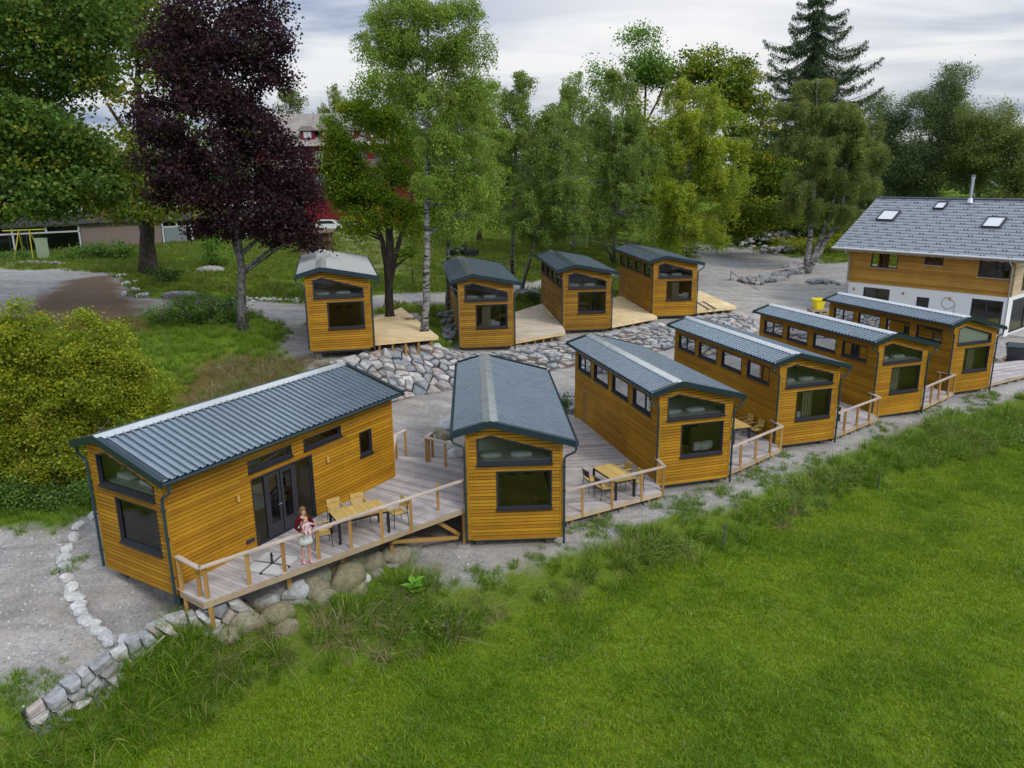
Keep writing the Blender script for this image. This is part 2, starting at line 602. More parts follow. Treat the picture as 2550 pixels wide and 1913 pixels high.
def zone(x, y, polys, amp=.35, n=5, seed=3, sc_=1.0):
    out = np.zeros(np.shape(x))
    for k in range(n):
        dx = (vnoise(x, y, .9*sc_, seed+k)+.6*vnoise(x, y, .35*sc_, seed+k+20)-.8)*amp*2
        dy = (vnoise(x, y, .9*sc_, seed+k+7)+.6*vnoise(x, y, .35*sc_, seed+k+30)-.8)*amp*2
        m = np.zeros(np.shape(x), bool)
        for p in polys: m |= pip(x+dx, y+dy, p)
        out += m
    return out/n


def dz(lst):
    return [(p.x, p.y) for p in (dh(*q) for q in lst)]


wt = [(at(u*K, v*K, z).x, at(u*K, v*K, z).y) for u, v, z in wall_top]
wf = [(at(u*K, v*K, z).x, at(u*K, v*K, z).y) for u, v, z in wall_foot]
ge = [(at(u*K, v*K, -.08).x, at(u*K, v*K, -.08).y) for u, v in grav_edge]
le = [(at(u*K, v*K, -1.0).x, at(u*K, v*K, -1.0).y) for u, v in lawn_edge]
P_yard = dz([(-200, 1420), (-60, 1468), (0, 1478), (62, 1500)]) + wt[1:] + ge + [(70, 50), (60, 62), (46, 72)] + dz([(1830, 562), (1750, 560), (1640, 540), (1530, 528), (1500, 520), (1498, 570), (1390, 600)]) + \
         [(7.3, 59), (6.5, 58), (2, 50), (0.8, 46), (-2.2, 43.2), (-3.3, 43.0), (-3.8, 40.6), (-4.6, 41.0), (-5.4, 47), (-6, 50), (-12.4, 48), (-12.3, 40), (-10.4, 37.0), (-9.3, 35.0), (-7.4, 32.0), (-7.6, 29.0), (-9.5, 27.8)] + \
         dz([(190, 1110), (120, 1150), (60, 1130), (-60, 1140), (-200, 1140)])
P_drive = dz([(-60, 572), (60, 585), (130, 580), (250, 592), (272, 620), (296, 642), (420, 650), (540, 650), (640, 656), (830, 636), (960, 632), (1100, 615), (1180, 603), (1330, 590), (1330, 598), (1180, 622), (1100, 632), (965, 655), (830, 662), (700, 690),
              (650, 700), (668, 740), (640, 735), (610, 700), (560, 682), (430, 668), (330, 680), (200, 692), (0, 690), (-80, 690)])
P_litter = dz([(90, 640), (140, 605), (250, 592), (285, 640), (330, 690), (320, 725), (120, 715), (20, 700), (40, 670)])
P_dirt = dz([(360, 900), (395, 800), (450, 770), (560, 765), (690, 765), (700, 790), (560, 850), (450, 890)])
P_dirt2 = dz([(0, 1250), (60, 1180), (150, 1230), (120, 1330), (0, 1360)])
P_pale = dz([(1530, 575), (1700, 570), (1830, 600), (1830, 640), (1700, 650), (1560, 620)])
P_meadow = dz([(720, 485), (900, 500), (900, 560), (860, 590), (700, 590), (690, 530)]) 
P_bank = wf + [g for g in ge] + le[::-1]
P_field = le + [(60, 6), (-40, 6)]

# ------------------------------------------------------------------ ground masks and mesh
gmask = np.maximum(zone(GX, GY, [P_yard], .35), zone(GX, GY, [P_drive], .3, seed=31))
lmask = np.maximum(zone(GX, GY, [P_litter, P_dirt], .9, seed=51, sc_=2), .22*zone(GX, GY, [P_dirt2], 1.2, seed=53, sc_=2))
bmask = zone(GX, GY, [P_bank], .3, seed=71)
fmask = zone(GX, GY, [P_field], .2, seed=91)
mmask = zone(GX, GY, [P_meadow], 2.5, seed=101, sc_=6)
near = np.clip((70-GY)/30, 0, 1)
hgt = GZ + (vnoise(GX, GY, 1.7, 5)-.5)*.10*(1-gmask*.6) + (vnoise(GX, GY, .55, 6)-.5)*.05*(1-gmask*.5) + (vnoise(GX, GY, 5, 8)-.5)*.12*fmask
hgt += bmask*(vnoise(GX, GY, .8, 9))*.18
hgt -= .004
for fo, to in ((rev_foot, rev_top),):
    pr = [at(*q) for q in fo]; qr = [at(*q) for q in to]
    hgt -= .38*pip(GX, GY, [(p.x, p.y-.05) for p in pr]+[(p.x, p.y+.15) for p in qr][::-1])
hgt -= .30*pip(GX, GY, wf[:7]+wt[:7][::-1])
GZ = hgt


def grid_obj(name, sel, m, kind, label=None, cat=None, lift=0.0):
    """sel: boolean per cell (NY-1, NX-1)"""
    js, is_ = np.nonzero(sel)
    idx = np.arange(NX*NY).reshape(NY, NX)
    q = np.stack([idx[js, is_], idx[js, is_+1], idx[js+1, is_+1], idx[js+1, is_]], 1)
    used, inv = np.unique(q, return_inverse=True)
    inv = inv.reshape(q.shape)
    co = np.stack([GX.ravel()[used], GY.ravel()[used], GZ.ravel()[used]+lift], 1).astype(np.float32)
    me = bpy.data.meshes.new(name)
    me.vertices.add(len(used)); me.vertices.foreach_set('co', co.ravel())
    me.loops.add(inv.size); me.loops.foreach_set('vertex_index', inv.ravel().astype(np.int32))
    me.polygons.add(len(q)); me.polygons.foreach_set('loop_start', (np.arange(len(q))*4).astype(np.int32))
    me.update(calc_edges=True)
    me.polygons.foreach_set('use_smooth', np.ones(len(q), bool))
    for nm, arr in (('gravel', gmask), ('litter', lmask), ('bank', bmask), ('dry', mmask)):
        a = me.attributes.new(nm, 'FLOAT', 'POINT')
        a.data.foreach_set('value', arr.ravel()[used].astype(np.float32))
    if m: me.materials.append(m)
    o = bpy.data.objects.new(name, me)
    col.objects.link(o)
    tag(o, label, cat, None, kind)
    return o


def ground_mat():
    m = mat('ground', (.1, .1, .1), .95, .08)
    t = NT(m)
    v = t.coord('Object', (1, 1, 1))
    # grass soil
    n1 = t.noise(v, .35, 4, .6); n2 = t.noise(v, 9, 5, .7); n3 = t.noise(v, 1.6, 4, .6)
    g = t.ramp(n2, [(.3, (.050, .095, .006)), (.5, (.105, .200, .010)), (.72, (.160, .265, .018))])
    g = t.mix(t.ramp(n1, [(.35, grey(0)), (.65, grey(.55))]), g, (.16, .20, .022))
    g = t.mix(t.math('MULTIPLY', t.attr('dry').outputs['Fac'], .8), g, t.ramp(n3, [(.3, (.13, .15, .04)), (.7, (.26, .22, .12))]))
    soil = t.ramp(n2, [(.3, (.030, .024, .014)), (.7, (.10, .085, .045))])
    g = t.mix(t.math('MULTIPLY', t.attr('bank').outputs['Fac'], .25), g, soil)
    # gravel
    vo = t.n('ShaderNodeTexVoronoi', feature='F1'); vo.inputs['Scale'].default_value = 17
    t.l(v, vo.inputs['Vector'])
    sp_ = t.ramp(vo.outputs['Color'], [(.0, (.15, .145, .15)), (.35, (.32, .31, .315)), (.7, (.46, .45, .45)), (1, (.74, .73, .72))])
    nn = t.noise(v, 40, 3, .8)
    gr = t.mix(.5, sp_, t.ramp(nn, [(.35, (.22, .21, .215)), (.65, (.60, .59, .58))]))
    gr = t.mix(t.ramp(t.noise(v, .28, 5, .65), [(.38, grey(0)), (.68, grey(.75))]), gr, t.ramp(n2, [(.3, (.33, .295, .24)), (.7, (.50, .46, .40))]))
    gr = t.mix(1.0, gr, t.ramp(n3, [(.25, grey(.74)), (.7, grey(1.10))]), 'MULTIPLY')
    trk = t.noise(t.coord('Object', (.16, 1.1, 1)), 1.0, 4, .6, .8)
    gr = t.mix(1.0, gr, t.ramp(trk, [(.38, grey(.80)), (.52, grey(1.0)), (.66, grey(1.08))]), 'MULTIPLY')
    mossy = t.ramp(t.noise(v, .9, 6, .75), [(.60, grey(0)), (.70, grey(.55))])
    gr = t.mix(mossy, gr, (.10, .13, .03))
    c = t.mix(t.attr('gravel').outputs['Fac'], g, gr)
    lit = t.ramp(t.noise(v, 14, 5, .8), [(.3, (.06, .035, .018)), (.55, (.15, .085, .04)), (.75, (.27, .20, .11))])
    c = t.mix(t.math('MULTIPLY', t.attr('litter').outputs['Fac'], .85), c, lit)
    t.l(c, t.b.inputs['Base Color'])
    h = t.math('ADD', t.math('MULTIPLY', vo.outputs['Distance'], -.6), nn)
    t.bump(h, .8, .04)
    return m


M['ground'] = ground_mat()


def cellavg(a):
    return (a[:-1, :-1]+a[1:, :-1]+a[:-1, 1:]+a[1:, 1:])/4


cg, cb, cfm = cellavg(gmask), cellavg(bmask), cellavg(fmask)
cx, cy = cellavg(GX), cellavg(GY)
driv = cellavg(zone(GX, GY, [P_drive], .3, seed=31)) > .5
yard = (cg > .5) & ~driv
field = (cfm > .5) & ~yard & ~driv
bank = (cb > .5) & ~yard & ~field & ~driv
rest = ~(driv | yard | field | bank)
grid_obj('gravel_yard', yard, M['ground'], 'structure')
grid_obj('gravel_road', driv, M['ground'], 'structure')
grid_obj('meadow', field, M['ground'], 'structure')
grid_obj('grass_bank', bank, M['ground'], 'structure')
grid_obj('ground', rest, M['ground'], 'structure')
# ------------------------------------------------------------------ cabins
W = 3.0
XR, OL, OR_, OF, OB = .749, .40, .40, .25, .206
TH = .13


def cabin(label, loc, yaw, L, hl, hz, hr, clad, interior=0, lamps=False, metal='roof', ridge='ridge', view='A'):
    M.setdefault('blindcloth', mat('blind_cloth', (.78, .80, .76), .9, .05)); M.setdefault('curtain', mat('curtain', (.42, .36, .26), .9, .05))
    root = thing('tiny_cabin', label, 'cabin', loc, yaw, 'small wooden cabins')

    def zt(x):
        return hz+(hl-hz)*(XR-x)/(XR+OL) if x < XR else hz+(hr-hz)*(x-XR)/(W+OR_-XR)
    k = -.045
    gable = [(0, 0), (W, 0), (W, zt(W)-TH+k), (XR, hz-TH+k), (0, zt(0)-TH+k)]
    sl = [(0, 0), (L, 0), (L, zt(0)-TH+k), (0, zt(0)-TH+k)]
    sr_ = [(0, 0), (L, 0), (L, zt(W)-TH+k), (0, zt(W)-TH+k)]
    up = [(.33, 2.58), (2.68, 2.58), (2.68, 2.97), (.75, 3.52), (.33, 3.41)]
    low = [(.93, 1.05), (2.67, 1.05), (2.67, 2.31), (.93, 2.31)]
    rect = lambda a, b, c, d: [(a, c), (b, c), (b, d), (a, d)]
    s_ = L/8.907
    lw = [rect(a*s_, b*s_, 2.57, 3.26) for a, b in ((.68, 2.30), (2.79, 4.41), (4.88, 6.50), (6.90, 8.50))]
    rw = [rect(2.68, 4.28, 2.50, 2.80), rect(4.80, 6.38, 2.50, 2.80), rect(7.24, 7.80, 1.49, 2.29), rect(2.72, 5.05, .18, 2.24)]
    faces = {'F': (gable, [up, low], lambda u, w, z: (u, -w, z)),
             'L': (sl, lw, lambda u, w, z: (-w, u, z)),
             'R': (sr_, rw, lambda u, w, z: (W+w, u, z)),
             'B': (gable, [], lambda u, w, z: (u, L+w, z))}
    b = MB()
    brow = {}
    for key, (poly, holes, fm) in faces.items():
        inset = .0
        for z0, z1, segs, rw_ in rows(poly, holes, .115, .023):
            for a0, a1, b0, b1 in segs:
                # split long boards for colour variation
                cuts = [0.0]
                n = max(1, int((a1-a0)/2.9)); 
                for q in range(1, n): cuts.append(q/n + random.uniform(-.1, .1))
                cuts.append(1.0)
                for c0, c1 in zip(cuts[:-1], cuts[1:]):
                    p = []
                    for zz, e0, e1, wo in ((z0, a0, a1, .034), (z1, b0, b1, .018)):
                        x0, x1 = e0+(e1-e0)*c0, e0+(e1-e0)*c1
                        p += [fm(x0, 0.0, zz), fm(x1, 0.0, zz), fm(x1, wo, zz), fm(x0, wo, zz)]
                    q = [p[0], p[1], p[2], p[3], p[4], p[5], p[6], p[7]]
                    b.hexa(q, 0, random.random())
        for z0, z1, segs, rw_ in rows(poly, holes, 5, 0):
            for a0, a1, b0, b1 in segs:
                p = []
                for zz, e0, e1 in ((z0, a0, a1), (z1, b0, b1)):
                    p += [fm(e0, -.10, zz), fm(e1, -.10, zz), fm(e1, -.001, zz), fm(e0, -.001, zz)]
                b.hexa(p, 1, .3)
                p = []
                for zz, e0, e1 in ((z0, a0, a1), (z1, b0, b1)):
                    p += [fm(e0, -.125, zz), fm(e1, -.125, zz), fm(e1, -.102, zz), fm(e0, -.102, zz)]
                b.hexa(p, 2, .5)
    # corner boards
    for cx_, cy_, h in ((0, 0, zt(0)), (W, 0, zt(W)), (0, L, zt(0)), (W, L, zt(W))):
        sx = -1 if cx_ == 0 else 1
        sy = -1 if cy_ == 0 else 1
        b.b2(cx_+sx*.036, cx_-sx*.05, cy_+sy*.036, cy_+sy*.001, -.02, h-TH-.09, 0, .75)
        b.b2(cx_+sx*.036, cx_+sx*.001, cy_, cy_-sy*.05, -.02, h-TH-.09, 0, .72)
    b.b2(-.03, W+.03, -.03, .1, -.03, -.002, 0, .6)
    walls = b.build('wall', [M[clad], M['clad_back'], M['inner']], root)
    f = MB(); f.b2(.12, W-.12, .12, L-.12, -.12, .02); f.build('floor', M['inner'], root)
    f = MB()
    f.b2(.13, W-.13, .3, L-.4, -.26, -.14)
    for y in (.4, L*.33, L*.66, L-.4):
        for x_ in (.35, W-.35): f.b2(x_-.14, x_+.14, y-.2, y+.2, -.55, -.12)
    f.build('foundation_block', M['block'], root)

    # roof: ribbed sheets on both slopes
    def slope(x_top, z_top, x_bot, z_bot, name):
        r = MB()
        pitch, hr_ = .225, .052
        y = -OF+.20
        prof = [(-OF, 0), (-OF+.17, 0)]
        while y < L+OB-.24:
            prof += [(y, 0), (y+.014, hr_), (y+.066, hr_), (y+.080, 0)]
            y += pitch
        prof += [(L+OB, 0)]
        dx, dz_ = x_bot-x_top, z_bot-z_top
        ln = math.hypot(dx, dz_)
        nx, nz = -dz_/ln, dx/ln
        if nz < 0: nx, nz = -nx, -nz
        vs, fs = [], []
        for yy, h in prof:
            vs += [(x_top+nx*h, yy, z_top+nz*h), (x_bot+nx*h, yy, z_bot+nz*h)]
        for i in range(len(prof)-1):
            q = (2*i, 2*i+1, 2*i+3, 2*i+2)
            fs.append(q if dx > 0 else q[::-1])
        r.add(vs, fs, 0, .5)
        # boarded underside
        r.hexa([(x_top-nx*.12, -OF+.01, z_top-nz*.12), (x_bot-nx*.12, -OF+.01, z_bot-nz*.12), (x_bot-nx*.12, L+OB-.01, z_bot-nz*.12), (x_top-nx*.12, L+OB-.01, z_top-nz*.12),
                (x_top-nx*.008, -OF+.01, z_top-nz*.008), (x_bot-nx*.008, -OF+.01, z_bot-nz*.008), (x_bot-nx*.008, L+OB-.01, z_bot-nz*.008), (x_top-nx*.008, L+OB-.01, z_top-nz*.008)], 1, .4)
        return r.build(name, [M[metal], M['trim']], root)
    slope(XR, hz, -OL, hl, 'roof')
    slope(XR, hz, W+OR_, hr, 'roof')
    c = MB()
    for sgn, (xb, zb) in ((-1, (-OL, hl)), (1, (W+OR_, hr))):
        dx, dz_ = xb-XR, zb-hz
        ln = math.hypot(dx, dz_); ux, uz = dx/ln, dz_/ln
        wv = .26
        n_ = 14
        for i in range(n_):
            y0, y1 = -OF-.01+(L+OF+OB+.02)*i/n_, -OF-.01+(L+OF+OB+.02)*(i+1)/n_
            j0 = random.uniform(-.006, .006)
            vs = [(XR, y0, hz+.062), (XR+ux*wv, y0, hz+uz*wv+.052), (XR+ux*wv, y1, hz+uz*wv+.052), (XR, y1, hz+.062)]
            c.add(vs, [(0, 1, 2, 3) if sgn > 0 else (3, 2, 1, 0)], 0, random.random())
            vs = [(XR+ux*wv, y0, hz+uz*wv+.052), (XR+ux*wv, y0, hz+uz*wv+.03), (XR+ux*wv, y1, hz+uz*wv+.03), (XR+ux*wv, y1, hz+uz*wv+.052)]
            c.add(vs, [(0, 1, 2, 3)], 0, .5)
    c.build('ridge_cap', M[ridge], root)
    for y0, y1 in ((-OF-.035, -OF-.002), (L+OB+.002, L+OB+.03)):
        g = MB()
        for xa, za, xb, zb in ((-OL-.02, hl, XR, hz), (XR, hz, W+OR_+.02, hr)):
            g.hexa([(xa, y0, za-.15), (xb, y0, zb-.15), (xb, y1, zb-.15), (xa, y1, za-.15), (xa, y0, za+.05), (xb, y0, zb+.05), (xb, y1, zb+.05), (xa, y1, za+.05)])
            yi = y1+.13 if y0 < 0 else y0-.13
            g.hexa([(xa, min(y0, yi), za+.051), (xb, min(y0, yi), zb+.051), (xb, max(y1, yi), zb+.051), (xa, max(y1, yi), za+.051), (xa, min(y0, yi), za+.056), (xb, min(y0, yi), zb+.056), (xb, max(y1, yi), zb+.056), (xa, max(y1, yi), za+.056)])
        g.build('verge_trim', M['trim'], root)
    for sx, xe, ze, xw in ((-1, -OL, hl, 0), (1, W+OR_, hr, W)):
        g = MB()
        xo = xe+sx*.055
        # half-round gutter
        n = 8
        vs, fs = [], []
        for yy in (-OF-.02, L+OB+.02):
            for i in range(n+1):
                a = math.pi*i/n
                vs.append((xo+math.cos(a)*.062, yy, ze-.035-math.sin(a)*.062))
        for i in range(n): fs.append((i, i+1, n+1+i+1, n+1+i))
        fs += [tuple(range(n+1)), tuple(range(2*n+1, n, -1))]
        g.add(vs, fs)
        g.build('gutter', M['pipe'], root)
        d = MB()
        yq = -OF+.16
        pts = [(xo, yq, ze-.09), (xo, yq, ze-.27), (xo-sx*.05, yq-.03, ze-.36), (xw+sx*.14, -.075, ze-.50), (xw+sx*.085, -.085, ze-.56), (xw+sx*.075, -.085, ze-.66), (xw+sx*.075, -.085, -.22 if sx > 0 else .02)]
        d.tube(pts, .040, 8)
        for zc in (.5, 1.6, 2.4): d.b2(xw+sx*.02, xw+sx*.13, -.13, -.03, zc, zc+.03)
        d.build('downpipe', M['pipe'], root, smooth=False)

    # windows
    def window(poly, fm, mull=None, sill_=True, dark=False):
        pts = poly
        n = len(pts)
        cxm = sum(p[0] for p in pts)/n; czm = sum(p[1] for p in pts)/n
        fw = .055

        def inset(d):
            out = []
            for i in range(n):
                p0, p1, p2 = Vector(pts[i-1]), Vector(pts[i]), Vector(pts[(i+1) % n])
                e1 = (p1-p0).normalized(); e2 = (p2-p1).normalized()
                n1 = Vector((-e1.y, e1.x)); n2 = Vector((-e2.y, e2.x))
                bis = (n1+n2).normalized()
                q = p1 + bis*(d/max(.3, bis.dot(n1)))
                out.append((q.x, q.y))
            return out
        m_ = MB()
        i1, i2 = inset(.012), inset(fw)
        o_ = inset(-.018)
        for ring, ring2, w0, w1 in ((o_, i1, -.10, .045), (i1, i2, -.055, -.010)):
            for i in range(n):
                j = (i+1) % n
                p = [fm(ring[i][0], w0, ring[i][1]), fm(ring[j][0], w0, ring[j][1]), fm(ring2[j][0], w0, ring2[j][1]), fm(ring2[i][0], w0, ring2[i][1]),
                     fm(ring[i][0], w1, ring[i][1]), fm(ring[j][0], w1, ring[j][1]), fm(ring2[j][0], w1, ring2[j][1]), fm(ring2[i][0], w1, ring2[i][1])]
                m_.hexa(p)
        zlo, zhi = min(p[1] for p in pts), max(p[1] for p in pts)
        for mu in (mull or []):
            m_.hexa([fm(mu-.04, -.055, zlo+.04), fm(mu+.04, -.055, zlo+.04), fm(mu+.04, -.008, zlo+.04), fm(mu-.04, -.008, zlo+.04),
                     fm(mu-.04, -.055, zhi-.04), fm(mu+.04, -.055, zhi-.04), fm(mu+.04, -.008, zhi-.04), fm(mu-.04, -.008, zhi-.04)])
        wobj = m_.build('window', M['frame'], root)
        g = MB()
        gi = inset(fw-.012)
        g.add([fm(p[0], -.036, p[1]) for p in gi], [tuple(range(n))])
        g.build('pane', M['glass_dark'] if dark else M['glass'], wobj)
        if sill_:
            u0, u1 = min(p[0] for p in pts)-.04, max(p[0] for p in pts)+.04
            s = MB()
            s.hexa([fm(u0, -.02, zlo-.045), fm(u1, -.02, zlo-.045), fm(u1, .095, zlo-.075), fm(u0, .095, zlo-.075),
                    fm(u0, -.02, zlo-.0), fm(u1, -.02, zlo-.0), fm(u1, .095, zlo-.035), fm(u0, .095, zlo-.035)])
            s.build('sill', M['sill'], wobj)
        return wobj
    F, Lf, Rf = faces['F'][2], faces['L'][2], faces['R'][2]
    window(up, F)
    window(low, F)
    for i, h in enumerate(lw):
        a, b_ = h[0][0], h[1][0]
        window(h, Lf, mull=[a+(b_-a)*(.36 if i == 0 else .55)] if i in (0, 3) else None)
    window(rw[0], Rf); window(rw[1], Rf); window(rw[2], Rf)
    # terrace door: fixed side lights and a double leaf
    window(rw[3], Rf, sill_=False)
    d = MB()
    for y0, y1 in ((3.26, 3.76), (3.80, 4.30)):
        for a0, a1, c0, c1 in ((y0, y1, .24, .62), (y0, y1, 2.08, 2.18), (y0, y0+.09, .62, 2.08), (y1-.09, y1, .62, 2.08)):
            d.b2(W-.05, W+.005, a0, a1, c0, c1)
    d.b2(W-.07, W+.012, 3.18, 3.26, .2, 2.2); d.b2(W-.07, W+.012, 4.30, 4.38, .2, 2.2)
    dd = d.build('door', M['frame'], root)
    p = MB(); p.b2(W-.03, W-.026, 3.35, 3.67, .62, 2.08); p.b2(W-.03, W-.026, 3.89, 4.21, .62, 2.08); p.build('pane', M['glass_dark'], dd)
    p = MB(); p.tube([(W+.005, 3.73, 1.15), (W+.055, 3.73, 1.15), (W+.055, 3.60, 1.15)], .010, 6); p.build('handle', M['steel'], dd)
    p = MB(); p.b2(W-.02, W+.06, 2.75, 5.03, .12, .165); p.build('threshold', M['steel'], root)
    # service hatch on the other long side
    h = MB()
    for z0, z1, segs, r_ in rows(rect(7.27*s_, 7.83*s_, .36, 1.68), [], .115, .014, .345):
        for a0, a1, b0, b1 in segs: h.b2(-.052, -.031, a0, a1, z0, z1, 0, random.random()*.7)
    for a0, a1, z0, z1 in ((7.23*s_, 7.27*s_, .32, 1.72), (7.83*s_, 7.87*s_, .32, 1.72), (7.27*s_, 7.83*s_, 1.68, 1.72), (7.27*s_, 7.83*s_, .32, .36)):
        h.b2(-.060, -.031, a0, a1, z0, z1, 1)
    h.build('hatch', [M[clad], M['beam']], root)
    # interior seen through the glazing
    bd = MB()
    bd.b2(.14, W-.14, .14, 2.4, 2.38, 2.46, 1)
    bd.b2(.25, W-.25, .2, 2.3, 2.46, 2.62, 0)
    bed = bd.build('loft_bed', [M['whitefab'], M['inner']], root)
    pl = MB()
    for cx0 in (.75, 1.75):
        n, m2 = 12, 6
        vs, fs = [], []
        for j in range(m2+1):
            for i in range(n):
                a = 2*math.pi*i/n; bb = math.pi*j/m2
                ww = .38*abs(math.cos(a))**.6*(1 if math.cos(a) > 0 else -1); hh = .22*abs(math.sin(a))**.6*(1 if math.sin(a) > 0 else -1)
                vs.append((cx0+ww*math.sin(bb)**.5, .55+hh*math.sin(bb)**.5, 2.70+.09*math.cos(bb)))
        for j in range(m2):
            for i in range(n): fs.append((j*n+i, (j+1)*n+i, (j+1)*n+(i+1) % n, j*n+(i+1) % n))
        pl.add(vs, fs)
    pl.build('pillow', M['whitefab'], bed, smooth=True)
    if interior:
        tb = MB()
        tb.b2(1.3, 2.2, .5, 1.7, .74, .78)
        tb.b2(1.68, 1.82, 1.0, 1.2, .02, .74, 1)
        tb.b2(.5, 1.0, .2, 1.9, .02, .46); tb.b2(2.4, 2.85, .2, 1.9, .02, .46)
        tb.build('dining_nook', [M['teak'], M['black']], root)
        lp = MB()
        for x_ in (1.45, 2.0): lp.tube([(x_, .9, 1.86), (x_, .9, 1.95), (x_, .9, 2.0), (x_, .9, 2.36)], [.16, .10, .012, .01], 12, 0)
        lp.build('pendant_lamp', M['black'], root)
        for x_, y_ in ((1.15, .45), (2.45, .45)):
            cu = MB()
            cu.box((x_, y_, .58), (.38, .14, .36), M=Matrix.Rotation(.35, 3, 'X'))
            cu.build('cushion', M['whitefab'], root)
    # inner fittings: kitchen run and bath wall, partly behind the windows
    kt = MB()
    kt.b2(.14, .72, 2.9, 5.2, .02, .90, 0); kt.b2(.14, .48, 2.9, 5.2, 1.45, 2.1, 0); kt.b2(.13, .74, 2.88, 5.22, .90, .94, 1)
    kt.b2(.14, W-.14, 6.3, 6.38, .02, 2.35, 2)
    if not interior:
        kt.b2(.14, W-.14, 3.2, 3.26, .02, 2.2, 2)
    kt.build('fitted_furniture', [M['white'], M['black'], M['inner']], root)
    if view == 'C':
        q = MB(); q.b2(1.15, 1.40, 1.6, 1.9, .02, 2.3); q.build('white_post', M['white'], root)
        for x_, y_ in ((1.9, .5), (2.2, .45), (2.4, .55)):
            q = MB(); q.box((x_, y_, 1.18), (.34, .14, .30), M=Matrix.Rotation(.3, 3, 'X')); q.build('cushion', M['whitefab'], root)
    if view == 'F':
        q = MB(); q.prism([(.36, 2.6), (2.66, 2.6), (2.66, 2.95), (.75, 3.48), (.36, 3.38)], .0, .02)
        q.v = [(x_, .135-z_, y_) for x_, y_, z_ in q.v]
        q.build('window_blind', M['blindcloth'], root)
    if view in 'DEFHJ':
        q = MB(); xa = random.uniform(1.0, 1.5)
        for i in range(7): q.b2(xa+i*.07, xa+i*.07+.05, .22+.03*(i % 2), .25+.03*(i % 2), .6, 2.34, 0)
        q.build('curtain', M['curtain'], root)
        for k_ in range(random.randint(1, 3)):
            q = MB(); q.box((random.uniform(1.1, 2.5), random.uniform(.35, .8), random.uniform(.95, 1.25)), (.42, .16, .34), random.uniform(-.4, .4)); q.build('cushion', M['whitefab'] if k_ else M['curtain'], root)
    if lamps:
        for y_ in (2.19, 5.68):
            lp = MB(); lp.tube([(W+.085, y_, 1.80), (W+.085, y_, 1.98)], .045, 12); lp.b2(W+.02, W+.06, y_-.03, y_+.03, 1.86, 1.92)
            lp.build('wall_lamp', M['teak'], root)
        vb = MB(); vb.b2(W+.031, W+.055, 2.32, 2.62, .40, .52); vb.build('vent_grille', M['frame'], root)
    return root


FR = (8.907, 3.703, 4.028, 3.293)
BK = (9.209, 3.688, 4.010, 3.486)
A = dict(A=(-11.44, 19.78, 1.25, -.5481), B=(-1.45, 22.97, .35, .0497), C=(5.45, 27.40, .29, .2703), D=(11.31, 31.62, .30, .2992), E=(17.37, 35.75, .24, .3361), F=(22.96, 39.40, .29, .3545),
         G=(-9.85, 37.25, 3.51, .2270), H=(-2.86, 42.34, 2.47, .1265), I=(3.27, 47.94, 2.28, .1084), J=(9.68, 52.45, 2.27, .1179))
LBL = dict(
    A='cabin turned with its terrace door and long sheet roof to view, beside the woman',
    B='cabin seen end on with rippled shiny ridge strip, between the two nearest dining terraces',
    C='cabin whose terrace holds brown backed chairs, with a small service hatch in its long wall',
    D='cabin beside the terrace with two slatted armchairs, third from the building site in its row',
    E='cabin next to last in the lower row, grey bedding behind its upper window',
    F='cabin standing closest to the white and timber house, its upper window blocked pale',
    G='cabin on the highest terrace with pale weathered roof, beside the deck pierced by two trees',
    H='cabin above the stone slope with stained brownish boards, pine interior door showing',
    I='cabin on the stone terrace between two new decks, red and white reflection upstairs',
    J='cabin at the far end of the upper terrace, last before the open gravel')
CAB = {}


def cabpt(k, p):
    X, Y, Z, a = A[k]
    ca, sa = math.cos(a), math.sin(a)
    return Vector((X+ca*p[0]-sa*p[1], Y+sa*p[0]+ca*p[1], Z+p[2]))


for kk in A:
    X, Y, Z, a = A[kk]
    s_ = BK if kk in 'GHIJ' else FR
    CAB[kk] = cabin(LBL[kk], (X, Y, Z), a, *s_, clad='clad_old' if kk in 'HI' else 'clad', interior=1 if kk in 'ABCGHI' else 0, lamps=(kk == 'A'), view=kk,
                    metal='roof_pale' if kk == 'G' else ('roof_dark' if kk in 'HIJ' else 'roof'), ridge='ridge_pale' if kk == 'G' else ('ridge_dark' if kk in 'HIJ' else 'ridge'))


